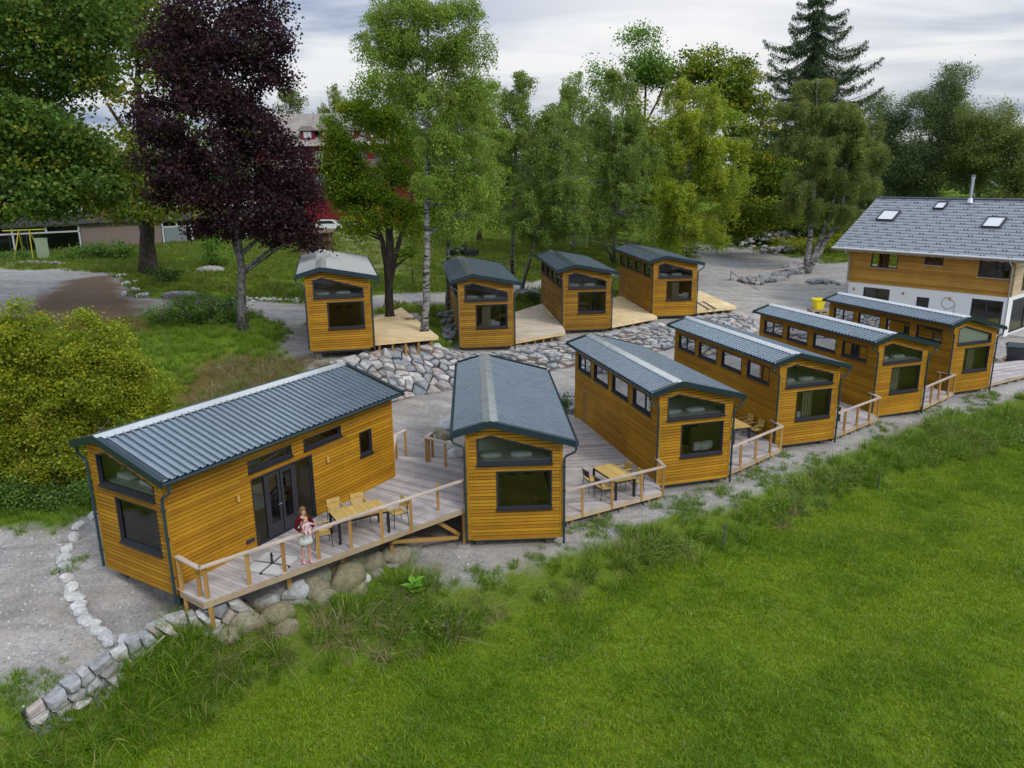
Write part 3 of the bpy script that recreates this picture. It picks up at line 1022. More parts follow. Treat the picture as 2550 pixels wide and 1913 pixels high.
# ------------------------------------------------------------------ terraces
def terrace(label, poly, z, ang, m, group='timber terraces', edge=None, posts=(), pitch=.145, fas='beam', holes=()):
    """poly in world xy; boards run along angle ang"""
    ca, sa = math.cos(ang), math.sin(ang)
    loc = Vector((sum(p[0] for p in poly)/len(poly), sum(p[1] for p in poly)/len(poly), z))
    root = thing('terrace', label, 'terrace', loc, 0, group)
    q = [(ca*p[0]+sa*p[1], -sa*p[0]+ca*p[1]) for p in poly]
    hq = [[(ca*p[0]+sa*p[1], -sa*p[0]+ca*p[1]) for p in h] for h in holes]
    b = MB()
    for v0, v1, segs, r_ in rows(q, hq, pitch, .010):
        for a0, a1, b0, b1 in segs:
            n = max(1, int((a1-a0)/3.2))
            cu = [0.0]+[i/n+random.uniform(-.12, .12)/n for i in range(1, n)]+[1.0]
            for c0, c1 in zip(cu[:-1], cu[1:]):
                dzz = random.uniform(-.002, .002)
                pp = []
                for (u, v) in ((a0+(a1-a0)*c0+.002, v0), (a0+(a1-a0)*c1-.002, v0), (b0+(b1-b0)*c1-.002, v1), (b0+(b1-b0)*c0+.002, v1)):
                    pp.append((ca*u-sa*v, sa*u+ca*v))
                b.hexa([(x, y, z-.032) for x, y in pp]+[(x, y, z+dzz) for x, y in pp])
    b.build('boards', M[m], root, world=True)
    f = MB()
    for (p0, p1) in (edge or []):
        f.beam((p0[0], p0[1], z-.115), (p1[0], p1[1], z-.115), .045, .155)
    # joists
    f2 = MB()
    lo, hi = min(p[0] for p in q), max(p[0] for p in q)
    u = lo+.3
    qt = [(p[1], p[0]) for p in q]
    while u < hi-.2:
        iv = interval(qt, u)
        if iv and iv[1]-iv[0] > .4:
            pa = (ca*u-sa*(iv[0]+.1), sa*u+ca*(iv[0]+.1)); pb = (ca*u-sa*(iv[1]-.1), sa*u+ca*(iv[1]-.1))
            f2.beam((*pa, z-.105), (*pb, z-.105), .06, .14)
        u += .6
    if f.v: f.build('edge_beam', M[fas], root, world=True)
    f2.build('joists', M['beam'], root, world=True)
    for (x, y) in posts:
        s = MB()
        g = zat(x, y)
        s.b2(x-.05, x+.05, y-.05, y+.05, g-.1, z-.19)
        s.build('support_post', M['post'], root, world=True)
        s = MB(); s.b2(x-.2, x+.2, y-.2, y+.2, g-.04, g+.05); s.build('footing', M['concrete'], root, world=True)
    return root


ZA = 1.42
a_fl = at(506, 1500, ZA).to_2d(); a_fr = at(1163, 1262, ZA).to_2d()
A_FR, A_BR = cabpt('A', (3.04, .0, 0)).to_2d(), cabpt('A', (3.04, 8.907, 0)).to_2d()
e = (a_fr-a_fl).normalized()
a_l = at(449, 1470, ZA).to_2d()
B_l = cabpt('B', (-.04, .6, 0)).to_2d(); B_l2 = cabpt('B', (-.04, 4.0, 0)).to_2d()
polyA = [a_fl, a_fr+e*.12, B_l2, at(1105, 1141, ZA).to_2d(), at(985, 1136, ZA).to_2d(), A_BR, A_FR]
polyA = [tuple(p) for p in polyA]
angA = A['A'][3]


def along(a, b, n, off=.12):
    a, b = Vector(a[:2]), Vector(b[:2])
    d = (b-a).normalized(); nn = Vector((-d.y, d.x))
    return [tuple(a+(b-a)*((i+.5)/n)+nn*off) for i in range(n)]


terrace('big grey board terrace where the woman stands, on short posts above round boulders', polyA, ZA, angA, 'deck',
        edge=[(a_fl, a_fr+e*.1), (a_l, a_fl)], posts=[tuple(a_fl+Vector((.12, .12)))]+[tuple(a_l+Vector((.15, -.05)))]+along(a_fl, a_fr, 5, .55)[:-1]+[tuple(a_fr+Vector((-.12, .1)))])
ZB = .42


def two(v): return (v.x, v.y)


polyBC = [two(at(1395, 1290, ZB)), two(at(1652, 1222, ZB)), two(cabpt('C', (-.04, .05, 0))), two(cabpt('C', (-.04, 8.3, 0))), two(at(1330, 1040, ZB))]
terrace('grey board terrace with brown backed chairs and square table, reaching far back between cabins', polyBC, ZB, A['B'][3]+.06, 'deck', edge=[(polyBC[0], polyBC[1]), (polyBC[1], polyBC[2])], posts=along(polyBC[0], polyBC[1], 4)+[tuple(Vector(polyBC[1])+Vector((-.15, .05)))])


def gapdeck(label, k1, k2, pf0, pf1, z, m, back=(6.5, 6.5), nposts=5):
    poly = [two(at(*pf0, z)), two(at(*pf1, z)), two(cabpt(k2, (-.04, .2, 0))), two(cabpt(k2, (-.04, back[1], 0))), two(cabpt(k1, (3.04, back[0], 0))), two(cabpt(k1, (3.04, 1.6, 0)))]
    return terrace(label, poly, z, (A[k1][3]+A[k2][3])/2, m, edge=[(poly[0], poly[1]), (poly[1], poly[2])], posts=along(poly[0], poly[1], nposts)), poly


_, polyCD = gapdeck('grey board terrace with two slatted armchairs, beside a patch of green weeds', 'C', 'D', (1812, 1174), (1944, 1115), .40, 'deck')
_, polyDE = gapdeck('grey board terrace with one table and a lone chair behind its handrail', 'D', 'E', (2076, 1082), (2186, 1038), .40, 'deck')
_, polyEF = gapdeck('narrow grey board terrace with a dark stool, nearest the white and timber house', 'E', 'F', (2296, 1012), (2374, 976), .38, 'deck', nposts=6)
polyF = [two(at(2461, 955, .36)), two(at(2620, 916, .36)), two(at(2600, 890, .36)), two(cabpt('F', (3.04, 3.6, 0))), two(cabpt('F', (3.04, .9, 0)))]
terrace('bare grey terrace without handrail at the outer end of the lower row', polyF, .36, A['F'][3], 'deck', edge=[(polyF[0], polyF[1])], posts=along(polyF[0], polyF[1], 7))
# upper row
zG = 3.56
pG = [two(at(929, 852, zG)), two(at(1091, 837, zG)), two(at(1000, 766, zG)), two(cabpt('G', (3.05, 7.2, 0))), two(cabpt('G', (3.05, .5, 0)))]
tree_p, birch_p = at(970, 786, zG), at(1056, 824, zG)
hol = []
for c, r_ in ((tree_p, .42), (birch_p, .30)):
    hol.append([(c.x+r_*math.cos(a), c.y+r_*math.sin(a)) for a in [i*math.pi/4+.2 for i in range(8)]])
terrace('new yellow board terrace pierced by two tree trunks', pG, zG, A['G'][3], 'deck_new', edge=[(pG[0], pG[1]), (pG[1], pG[2])], posts=along(pG[0], pG[1], 5), fas='deck_new', holes=hol)
zH = 2.52
pH = [two(at(1281, 849, zH)), two(at(1408, 826, zH)), two(cabpt('I', (-.05, .3, 0))), two(cabpt('I', (-.05, 8.6, 0))), two(cabpt('H', (3.05, 8.4, 0))), two(cabpt('H', (3.05, .4, 0)))]
terrace('greying terrace with a loose plank, between the brownish cabin and the next one', pH, zH, A['H'][3], 'deck_mid', edge=[(pH[0], pH[1])], posts=along(pH[0], pH[1], 6), fas='deck_new')
zI = 2.38
pI = [two(at(1521, 810, zI)), two(at(1636, 788, zI)), two(cabpt('J', (-.05, .3, 0))), two(cabpt('J', (-.05, 8.2, 0))), two(cabpt('I', (3.05, 8.4, 0))), two(cabpt('I', (3.05, .4, 0)))]
terrace('clean new board terrace between the last two cabins of the upper row', pI, zI, A['I'][3], 'deck_new', edge=[(pI[0], pI[1])], posts=along(pI[0], pI[1], 5), fas='deck_new')
pJ = [two(at(1731, 774, zI)), two(at(1834, 763, zI)), two(at(1736, 722, zI)), two(cabpt('J', (3.05, 5.8, 0))), two(cabpt('J', (3.05, .5, 0)))]
terrace('new pinkish board terrace at the end of the upper row with steel mats on it', pJ, zI, A['J'][3], 'deck_new', edge=[(pJ[0], pJ[1]), (pJ[1], pJ[2])], posts=along(pJ[0], pJ[1], 5), fas='deck_new')
s = MB()
for p0, p1 in (((1734, 752), (1765, 771)), ((1751, 751), (1784, 770))):
    a_, b_ = at(*p0, zI+.03), at(*p1, zI+.03)
    s.beam(a_, b_, .08, .03)
for t_ in (.1, .3, .5, .7, .9):
    a_ = at(1734+(1765-1734)*t_, 752+19*t_, zI+.05); b_ = at(1751+33*t_, 751+19*t_, zI+.05)
    s.beam(a_, b_, .03, .02)
tag(s.build('steel_mat', M['black'], loc=at(1755, 760, zI)), 'rusty steel reinforcement mat lying on the end terrace', 'steel mat')
s = MB(); a_, b_ = at(1352, 764, zH+.06), at(1378, 791, zH+.06); s.beam(a_, b_, .16, .05)
tag(s.build('loose_plank', M['deck_new'], loc=(a_+b_)/2), 'fresh loose plank lying against the cabin wall', 'plank')


# ------------------------------------------------------------------ handrails
def railing(label, pts, z, posts, h=.95, extra=()):
    """pts: world xy polyline of the top rail; posts: world xy"""
    root = thing('handrail', label, 'railing', (pts[0][0], pts[0][1], z), 0, 'timber handrails')
    b = MB()
    for p0, p1 in zip(pts[:-1], pts[1:]):
        b.beam((p0[0], p0[1], z+h), (p1[0], p1[1], z+h), .13, .045)
    b.build('top_rail', M['rail_top'], root, world=True)
    for x, y in posts:
        s = MB(); s.b2(x-.042, x+.042, y-.042, y+.042, z-.18, z+h-.024); s.build('post', M['post'], root, world=True)
    return root


def inn(p0, p1, d):      # point offset inward (left of direction)
    a, b = Vector(p0), Vector(p1)
    e_ = (b-a).normalized(); n_ = Vector((-e_.y, e_.x))
    return a+n_*d, b+n_*d


i0, i1 = inn(a_fl, a_fr, -.0)
pp = [at(150+x*.40687, 880+y*.40687, ZA) for x, y in ((905, 1497), (1160, 1413), (1375, 1335), (1585, 1257), (1783, 1190), (1972, 1127), (2150, 1064))]
pp += [at(850+x*.3858, 640+y*.3858, ZA) for x, y in ((625, 1640-6),)] + [at(1158, 1256, ZA)]
railing('long handrail in front of the woman and the slatted dining table', [tuple(a_l+Vector((-.0, .05))), tuple(a_fl), tuple(a_fr+e*.05)], ZA, [(p.x, p.y) for p in pp]+[tuple(at(150+860*.40687, 880+1500*.40687, ZA).to_2d()+Vector((-.05, .12))), tuple(a_l+Vector((.05, .0)))])
# short rails at the back gap
g0, g1 = at(988, 1143, ZA), at(1011, 1130, ZA)
railing('short two post handrail behind the corner of the nearest cabin', [two(cabpt('A', (3.0, 8.9, 0))), two(g0), two(g1)], ZA, [two(g0), two(g1)])
q0, q1, q2, q3 = at(1063, 1150, ZA), at(1078, 1136, ZA), at(1110, 1162, ZA), at(1150, 1172, ZA)
railing('cornered handrail stub with a thick post beside the pale boulders', [two(q1), two(q0), two(q2), two(q3)], ZA, [two(q0), (q0.x+.1, q0.y+.02), two(q1), two(q2)])


def deckrail(label, poly, z, fr, ret=1.1):
    p0, p1, p2 = Vector(poly[0]), Vector(poly[1]), Vector(poly[2])
    d = (p2-p1)
    d = (d.normalized() if d.length > .05 else Vector((0, 1)))*ret
    pl = [p0+(p1-p0)*t for t in fr]
    railing(label, [tuple(p0), tuple(p1), tuple(p1+d)], z, [tuple(q) for q in pl]+[tuple(p1-(p1-p0).normalized()*.03), tuple(p1+d*.8)])


deckrail('handrail in front of the square table and brown backed chairs', polyBC, ZB, (.2, .48, .77), .9)
deckrail('handrail in front of the two slatted armchairs', polyCD, .40, (.22, .5, .78), .9)
deckrail('handrail in front of the single table, over bare gravel', polyDE, .40, (.22, .5, .78), .9)
deckrail('handrail farthest along the lower row, before the dark stool', polyEF, .38, (.25, .5, .8), .9)
# brace under the big terrace
s = MB()
b0 = at(1146, 1258, ZA)
s.beam((b0.x-2.0, b0.y-1.6, .95), (b0.x-.1, b0.y-.02, .28), .06, .12)
s.beam((b0.x-.9, b0.y-.6, 1.25), (b0.x-.05, b0.y+.05, .35), .06, .12)
tag(s.build('terrace_brace', M['post'], loc=(b0.x, b0.y, 0)), 'crossed timber braces under the big terrace corner', 'brace')
# ------------------------------------------------------------------ stones
def polyline_at(pl, t):
    n = len(pl)-1
    x = t*n
    i = min(int(x), n-1)
    f = x-i
    return pl[i]*(1-f)+pl[i+1]*f


def resample(pl, n):
    pl = [Vector(p) for p in pl]
    d = [0]
    for a, b in zip(pl[:-1], pl[1:]): d.append(d[-1]+(b-a).length)
    out = []
    for k in range(n+1):
        s = d[-1]*k/n
        i = 0
        while i < len(d)-2 and d[i+1] < s: i += 1
        f = (s-d[i])/(d[i+1]-d[i]+1e-9)
        out.append(pl[i]*(1-f)+pl[i+1]*f)
    return out, d[-1]


def clip(poly, a, b, c):
    """keep the part of poly with a*x + b*y <= c"""
    out = []
    n = len(poly)
    for i in range(n):
        p, q = poly[i], poly[(i+1) % n]
        dp, dq = a*p[0]+b*p[1]-c, a*q[0]+b*q[1]-c
        if dp <= 0: out.append(p)
        if (dp < 0) != (dq < 0):
            t = dp/(dp-dq)
            out.append((p[0]+(q[0]-p[0])*t, p[1]+(q[1]-p[1])*t))
    return out


def stone_ribbon(name, foot, top, cell, m, label, cat, depth=.30, rise=(.04, .20), gap=.028, thick=0.0, ragged=.0, keep=1.0, seed=1):
    rnd = random.Random(seed)
    N_ = 60
    f, Lf_ = resample(foot, N_)
    t, Lt_ = resample(top, N_)
    Ln = (Lf_+Lt_)/2
    wd = sum((t[i]-f[i]).length for i in range(N_+1))/(N_+1)

    def P(s, h):
        x = max(0, min(N_-1e-6, s/Ln*N_)); i = int(x); fr = x-i
        a = f[i]*(1-fr)+f[i+1]*fr; b = t[i]*(1-fr)+t[i+1]*fr
        return a+(b-a)*(h/wd)

    def nrm(s, h):
        e1 = P(s+.1, h)-P(s-.1, h); e2 = P(s, h+.05)-P(s, h-.05)
        n = e1.cross(e2)
        if n.length < 1e-6: return Vector((0, 0, 1))
        n.normalize()
        return n if n.z > 0 or n.y < 0 else -n
    pts = []
    rowsn = max(2, int(wd/cell+.5)+1)
    for j in range(rowsn):
        s = rnd.uniform(0, cell)
        while s < Ln:
            pts.append((s+rnd.uniform(-.2, .2)*cell, (j+.5)/rowsn*wd+rnd.uniform(-.38, .38)*cell))
            s += cell*rnd.uniform(.55, 1.9)
    b = MB()
    # dark backing between the stones
    for i in range(N_):
        q = [f[i], f[i+1], f[i+1].lerp(t[i+1], .72), f[i].lerp(t[i], .72)]
        n = nrm((i+.5)/N_*Ln, wd/2)
        lo = [p-n*(.30+depth) for p in q]; hi = [p-n*.10 for p in q]
        b.hexa(lo+hi, 1, .5)
    for (sx, sy) in pts:
        if rnd.random() > keep: continue
        poly = [(sx-cell*1.3, sy-cell*1.3), (sx+cell*1.3, sy-cell*1.3), (sx+cell*1.3, sy+cell*1.3), (sx-cell*1.3, sy+cell*1.3)]
        for (qx, qy) in pts:
            if (qx, qy) == (sx, sy) or abs(qx-sx) > cell*3 or abs(qy-sy) > cell*3: continue
            a, c = qx-sx, qy-sy
            L2 = math.hypot(a, c)
            if L2 < 1e-6: continue
            poly = clip(poly, a/L2, c/L2, (a*(qx+sx)/2+c*(qy+sy)/2)/L2-gap/2)
            if len(poly) < 3: break
        poly = clip(poly, 0, 1, wd+rnd.uniform(0, .15)) if len(poly) > 2 else poly
        poly = clip(poly, 0, -1, .1) if len(poly) > 2 else poly
        if len(poly) < 3: continue
        n_ = len(poly)
        cxp = sum(p[0] for p in poly)/n_; cyp = sum(p[1] for p in poly)/n_
        r_ = rnd.uniform(*rise)
        nn = nrm(sx, sy)
        tilt = Vector((rnd.uniform(-.14, .14), rnd.uniform(-.14, .14), rnd.uniform(-.14, .14)))
        rings = []
        for sc__, hh in ((1.0, -depth*.6), (1.0, r_*.25), (.93, r_*.75), (.74, r_)):
            rg = []
            for p in poly:
                x, y = cxp+(p[0]-cxp)*sc__, cyp+(p[1]-cyp)*sc__
                q = P(x, y)
                jj = Vector((rnd.uniform(-1, 1), rnd.uniform(-1, 1), rnd.uniform(-1, 1)))*.022
                rg.append(q+nn*(hh+tilt.dot(q-P(cxp, cyp)))+jj)
            rings.append(rg)
        vs = [p for rg in rings for p in rg]
        cpt = P(cxp, cyp)+nn*(r_*1.06)
        vs.append(cpt)
        fs = []
        for k in range(3):
            for i in range(n_):
                i2 = (i+1) % n_
                fs.append((k*n_+i, k*n_+i2, (k+1)*n_+i2, (k+1)*n_+i))
        for i in range(n_): fs.append((3*n_+i, 3*n_+(i+1) % n_, 4*n_))
        b.add(vs, fs, 0, rnd.random())
    o = b.build(name, [m, M['rock_gap']], loc=f[N_//2])
    return tag(o, label, cat)


def w3(lst, dz_=0.0): return [at(u, v, z)+Vector((0, 0, dz_)) for u, v, z in lst]


ft, tp = w3(rev_foot[:5]), w3(rev_top[:6])
stone_ribbon('stone_revetment', w3(rev_foot), w3(rev_top, .05), .46, M['rock'], 'long sloping bank of fitted pale quarry stones below the upper row of cabins', 'stone wall', rise=(.07, .34), gap=.05, seed=4)
# upright dry wall in front, low end to the round boulders
wfw = [at(u*K, v*K, z) for u, v, z in wall_foot][1:7]; wtw = [at(u*K, v*K, z) for u, v, z in wall_top][1:7]
wfw = [p+Vector((.06, -.10, 0)) for p in wfw]
stone_ribbon('dry_stone_wall', wfw, [p+Vector((0, 0, .10)) for p in wtw], .33, M['rock'], 'low dry stone wall of big grey blocks along the gravel edge, sinking into tall grass', 'stone wall', rise=(.06, .34), gap=.035, seed=9)


def rock(seed, dims, m, flat=.0, smooth=False, sub=2, rough=.22, cuts=7):
    rnd = random.Random(seed)
    import bmesh
    bm = bmesh.new()
    bmesh.ops.create_icosphere(bm, subdivisions=sub, radius=1)
    pl = []
    for _ in range(cuts):
        n = Vector((rnd.gauss(0, 1), rnd.gauss(0, 1), rnd.gauss(0, 1))).normalized()
        pl.append((n, rnd.uniform(.62, .92)))
    o_ = Vector((rnd.uniform(0, 50), rnd.uniform(0, 50), rnd.uniform(0, 50)))
    for v in bm.verts:
        for n, d in pl:
            k = v.co.dot(n)
            if k > d: v.co -= n*(k-d)
        v.co *= 1+rough*(noise.noise(v.co*1.3+o_))+rough*.4*noise.noise(v.co*3.1+o_)
        v.co = Vector((v.co.x*dims[0], v.co.y*dims[1], v.co.z*dims[2]))
    me = bpy.data.meshes.new('rock')
    bm.to_mesh(me); bm.free()
    me.materials.append(m)
    a = me.attributes.new('rnd', 'FLOAT', 'FACE')
    a.data.foreach_set('value', [rnd.random()]*len(me.polygons))
    if smooth: me.polygons.foreach_set('use_smooth', [True]*len(me.polygons))
    me.update()
    return me


def put(me, name, loc, rz=0, s=1.0, label=None, cat=None, group=None, tilt=0.0):
    o = bpy.data.objects.new(name, me)
    o.location = loc; o.rotation_euler = (tilt, tilt*.5, rz); o.scale = (s, s, s) if not hasattr(s, '__len__') else s
    col.objects.link(o)
    return tag(o, label, cat, group)


# big boulders under the terrace edge (picture x, y of the centre on the 2211 wide view, half width px)
bl = [(528, 1345, 28, 'mossy'), (577, 1302, 25, 'pale'), (600, 1326, 30, 'flat'), (624, 1280, 16, 'small'), (650, 1275, 27, 'grey'), (678, 1268, 31, 'tall square'), (492, 1376, 24, 'half sunk'), (560, 1345, 20, 'low'),
      (743, 1246, 42, 'long egg shaped'), (700, 1293, 26, 'sloping'), (805, 1212, 27, 'upright'), (850, 1200, 34, 'broad leaning'), (768, 1276, 22, 'wedge'), (885, 1178, 26, 'shaded'), (812, 1238, 14, 'small wedged'), (783, 1252, 15, 'chip'), (618, 1355, 22, 'buried')]
where = ['standing at the left end under the terrace post', 'just beneath the terrace beam near the paving slabs', 'below the paving slabs, lying lengthwise', 'tucked under the terrace beam', 'under the beam next to the square boulder',
         'directly below the woman', 'in the grass below the mossy boulder', 'between the mossy boulder and the flat one', 'below the dining table, the largest of them', 'in the grass beneath the egg shaped boulder',
         'under the terrace beam past the egg shaped boulder', 'leaning under the far table end', 'at the foot of the upright boulder', 'last one, deep under the terrace corner', 'wedged between the upright and leaning boulders', 'beside the egg shaped boulder', 'sunk in grass below the flat boulder']
kinds_ = []
for i, (u, v, hw, adj) in enumerate(bl):
    p = dh(u, v+hw*.25)
    depth = (p-Vector((0, 0, H))).length
    r_ = hw*K/FPX*depth*1.12
    me = rock(100+i, (1.0, .75, .78), M['rock_moss'] if adj not in ('pale', 'grey', 'small', 'chip') else M['rock_white'], rough=.16, cuts=4, sub=3, smooth=True)
    put(me, 'boulder', p+Vector((0, .08, r_*.10)), random.uniform(.2, .9), (r_, r_*.9, r_), '%s round boulder %s' % (adj, where[i]), 'boulder', 'boulders under the terrace edge')
# pale edging stones along the gravel (picture x, y)
es = [(205, 1118), (172, 1138), (158, 1162), (146, 1188), (139, 1210), (141, 1226), (146, 1250), (155, 1272), (160, 1292), (170, 1310), (176, 1325), (185, 1342), (198, 1352), (210, 1365), (226, 1376), (238, 1388), (270, 1386), (288, 1394)]
ew = ['under the leafy bush by the downpipe', 'second after the bush', 'long one at the bend near the bush', 'at the outer bend', 'smallest at the outer bend', 'beside the grass tuft', 'above the grass tuft', 'with a tilted face past the tuft', 'midway along the row', 'yellowish, just past the middle',
      'white one after the yellowish stone', 'square one in the lower half', 'wide block in the lower half', 'sharp edged block in the lower half', 'brightest block near the wall', 'double topped block near the wall', 'last but one before the dry wall', 'joining the dry wall']
for i, (u, v) in enumerate(es):
    p = dh(u, v)
    me = rock(200+i, (.34*random.uniform(.8, 1.25), .25, .21), M['rock_white'], rough=.3, cuts=9)
    put(me, 'edging_stone', p+Vector((0, 0, .03)), random.uniform(0, 3), .80, 'pale edging stone %s' % ew[i], 'stone', 'row of pale edging stones')
me = rock(290, (.45, .30, .3), M['rock_white'], cuts=9); put(me, 'edging_stone', dh(345, 1362)+Vector((0, 0, .1)), .4, 1.0, 'flat topped grey capstone at the wall corner by the gravel', 'stone', 'row of pale edging stones')
# boulders at the back stair of the terrace
for i, (u, v, r_, lb) in enumerate([(962, 925, .5, 'pale boulder on top of the heap by the terrace steps'), (958, 948, .42, 'tan boulder behind the thick rail post'), (970, 968, .38, 'grey boulder in the heap below the tan one'), (948, 935, .3, 'small white stone at the outer side of the stair heap'), (985, 985, .4, 'shaded boulder lowest beside the terrace steps')]):
    me = rock(300+i, (1, .8, .7), M['rock_moss'] if i % 2 else M['rock_white'], rough=.2, cuts=5, sub=3, smooth=True)
    put(me, 'boulder', dh(u, v)+Vector((0, 0, r_*.2)), i, r_, lb, 'boulder', 'boulders by the terrace steps')
for i, (u, v, r_, lb) in enumerate([(1222, 870, .5, 'white boulder with weeds between two cabins'), (1236, 890, .35, 'small pale boulder at the cabin foot beside weeds')]):
    me = rock(310+i, (1, .8, .8), M['rock_white'], rough=.3, cuts=8)
    put(me, 'boulder', dh(u, v)+Vector((0, 0, .1)), i, r_, lb, 'boulder', 'boulders between cabins')
# quarry stone heap and the dug bed
b = MB()


def heap(name, cs, m, label, cat, seed, kind='stuff'):
    rnd = random.Random(seed)
    vs_all, fs_all = [], []
    mb = MB()
    base = Vector((0, 0, 0))
    for (u, v, n, sx, sy, hh, size) in cs:
        c = dh(u, v)
        for _ in range(n):
            dx, dy = rnd.gauss(0, .42), rnd.gauss(0, .42)
            k = max(0, 1-(dx*dx+dy*dy)*.9)
            x, y = c.x+dx*sx, c.y+dy*sy
            z = zat(x, y)+hh*k*rnd.uniform(.5, 1)
            s_ = size*rnd.uniform(.6, 1.3)
            me = rock(rnd.randint(0, 9999), (s_, s_*.8, s_*.6), m, rough=.3, cuts=8, sub=1)
            R3 = Matrix.Rotation(rnd.uniform(0, 6), 3, 'Z') @ Matrix.Rotation(rnd.uniform(-.7, .7), 3, 'X')
            mb.add([Vector((x, y, z))+R3 @ v_.co for v_ in me.vertices], [tuple(p.vertices) for p in me.polygons], 0, rnd.random())
            bpy.data.meshes.remove(me)
    o = mb.build(name, m, loc=dh(cs[0][0], cs[0][1]))
    return tag(o, label, cat, kind=kind)


heap('rubble_pile', [(1655, 528, 130, 5.0, 3, 1.6, .42), (1610, 520, 60, 4, 2, .8, .35), (1690, 545, 60, 3.2, 2, .7, .4)], M['rock'], 'long heap of grey quarry stones where the gravel meets the grass', 'rubble pile', 5)
heap('rock_cluster', [(1622, 612, 26, 1.6, 1.0, .5, .45), (1652, 610, 14, 1.5, 1, .5, .6), (1680, 603, 12, 1.5, .8, .6, .6), (1712, 590, 10, 1.0, .8, .8, .9)], M['rock_dark'], 'dark excavated rocks in a row around the dug bed by the birch', 'rocks', 6)
heap('rock_cluster', [(1775, 612, 22, 2.2, 1.2, .3, .42)], M['rock_dark'], 'scattered dark rock slabs on gravel close to the timber house', 'rocks', 7)
heap('rock_cluster', [(975, 690, 26, .8, 2.4, .5, .30), (968, 720, 20, .5, 1.6, .3, .25)], M['rock_dark'], 'dark tumbled stones on the slope beside the brownish cabin', 'rocks', 8)
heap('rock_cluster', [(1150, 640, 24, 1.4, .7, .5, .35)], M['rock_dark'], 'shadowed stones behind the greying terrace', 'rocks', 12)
heap('stone_kerb', [(262, 598, 5, .4, 1.2, .1, .30), (275, 615, 4, .3, 1.2, .1, .32), (283, 630, 5, .3, 1.5, .1, .26), (300, 641, 4, .8, .5, .1, .30)], M['rock_white'], 'broken line of pale kerb stones beside the leaf strewn drive', 'kerb stones', 9)
heap('stone_kerb', [(560, 648, 14, 2.5, .4, .1, .26), (620, 650, 14, 2.5, .4, .1, .26)], M['rock_white'], 'low pale stone kerb between lawn and road behind the purple tree', 'kerb stones', 10)
for i, (u, v, s3, lb) in enumerate([(395, 642, (1.5, .5, .38), 'long dark stone block at the edge of the lawn and drive'), (455, 588, (1.15, .6, .42), 'lone squared stone block in the grass under the trees')]):
    me = rock(330+i, s3, M['rock_dark'], rough=.12, cuts=10)
    put(me, 'stone_block', dh(u, v)+Vector((0, 0, .15)), .1, 1.0, lb, 'stone block')
# loose cobbles on the open gravel
# ------------------------------------------------------------------ timber and plaster house
hL, hD, hN = Vector((26.96, 61.75, 0)), Vector((.63846, -.76965, 0)), Vector((.76965, .63846, 0))
hyaw = math.atan2(hD.y, hD.x)
house = thing('house', 'large new house with white ground floor, timber upper floor and grey tiled roof', 'house', hL, hyaw)
M['pine'] = wood('pine_wall', (.30, .145, .022), (.50, .27, .055), (1.2, 1.2, 14), .6)
M['pine_light'] = wood('pine_pale', (.50, .38, .24), (.66, .54, .38), (1.5, 1.5, 10), .7)
M['tile'] = roof_metal('roof_tile', (.20, .225, .265), .40)
M['tile'].node_tree.nodes['Principled BSDF'].inputs['Metallic'].default_value = .15
HL, HD_, HE = 11.45, 11.5, 5.78      # facade length, depth, wall top
wins = [((1.62, 4.40, 3.68, 5.62), 2, True), ((5.61, 4.91, 6.92, 5.62), 2, True), ((9.29, 4.35, 11.32, 5.62), 2, True)]
lows = [((1.28, .45, 3.3, 2.79), 2, False), ((5.38, 1.35, 6.25, 2.47), 1, False), ((9.16, .45, 11.16, 2.77), 2, False)]


def rect4(a): return [(a[0], a[1]), (a[2], a[1]), (a[2], a[3]), (a[0], a[3])]


b = MB()
for z0, z1, segs, _r in rows([(0, 3.1), (HL, 3.1), (HL, HE), (0, HE)], [rect4(q[0]) for q in wins], .17, .006, 3.1):
    for a0, a1, b0, b1 in segs: b.b2(a0, a1, .0, .12, z0, z1, 0)
for z0, z1, segs, _r in rows([(.12, 3.1), (HD_, 3.1), (HD_, HE), (HD_/2, 9.1), (.12, HE)], [rect4((2.2, 3.3, 4.6, 5.4)), rect4((6.4, 3.3, 8.6, 5.4))], .17, .006, 3.1):
    for a0, a1, b0, b1 in segs:
        for xx in (0, HL-.12):
            b.hexa([(xx, a0, z0), (xx+.12, a0, z0), (xx+.12, a1, z0), (xx, a1, z0), (xx, b0, z1), (xx+.12, b0, z1), (xx+.12, b1, z1), (xx, b1, z1)], 1 if xx > 1 else 0)
b.b2(0, HL, HD_-.12, HD_, 3.1, HE, 0)
# log ends at the corners
z = 3.15
while z < 5.7:
    for cx0 in (-.16, HL+.02):
        b.b2(cx0, cx0+.14, .02, .12, z, z+.10, 1); b.b2(cx0+(.02 if cx0 < 0 else 0), cx0+.14, -.13, -.004, z+.085, z+.165, 0)
    z += .17
b.build('timber_wall', [M['pine'], M['pine_light']], house)
b = MB()
for z0, z1, segs, _r in rows([(0.03, -.6), (HL-.03, -.6), (HL-.03, 3.095), (.03, 3.095)], [rect4(q[0]) for q in lows], 9, 0):
    for a0, a1, b0, b1 in segs: b.b2(a0, a1, .03, .25, z0, z1)
for z0, z1, segs, _r in rows([(0.25, -.6), (HD_, -.6), (HD_, 3.095), (.25, 3.095)], [rect4((1.0, .45, 6.5, 2.8))], 9, 0):
    for a0, a1, b0, b1 in segs: b.b2(HL-.25, HL-.03, a0, a1, z0, z1)
b.b2(.03, .25, .25, HD_-.1, -.6, 3.095); b.b2(.03, HL-.03, HD_-.3, HD_-.1, -.6, 3.095)
b.build('plaster_wall', M['white'], house)
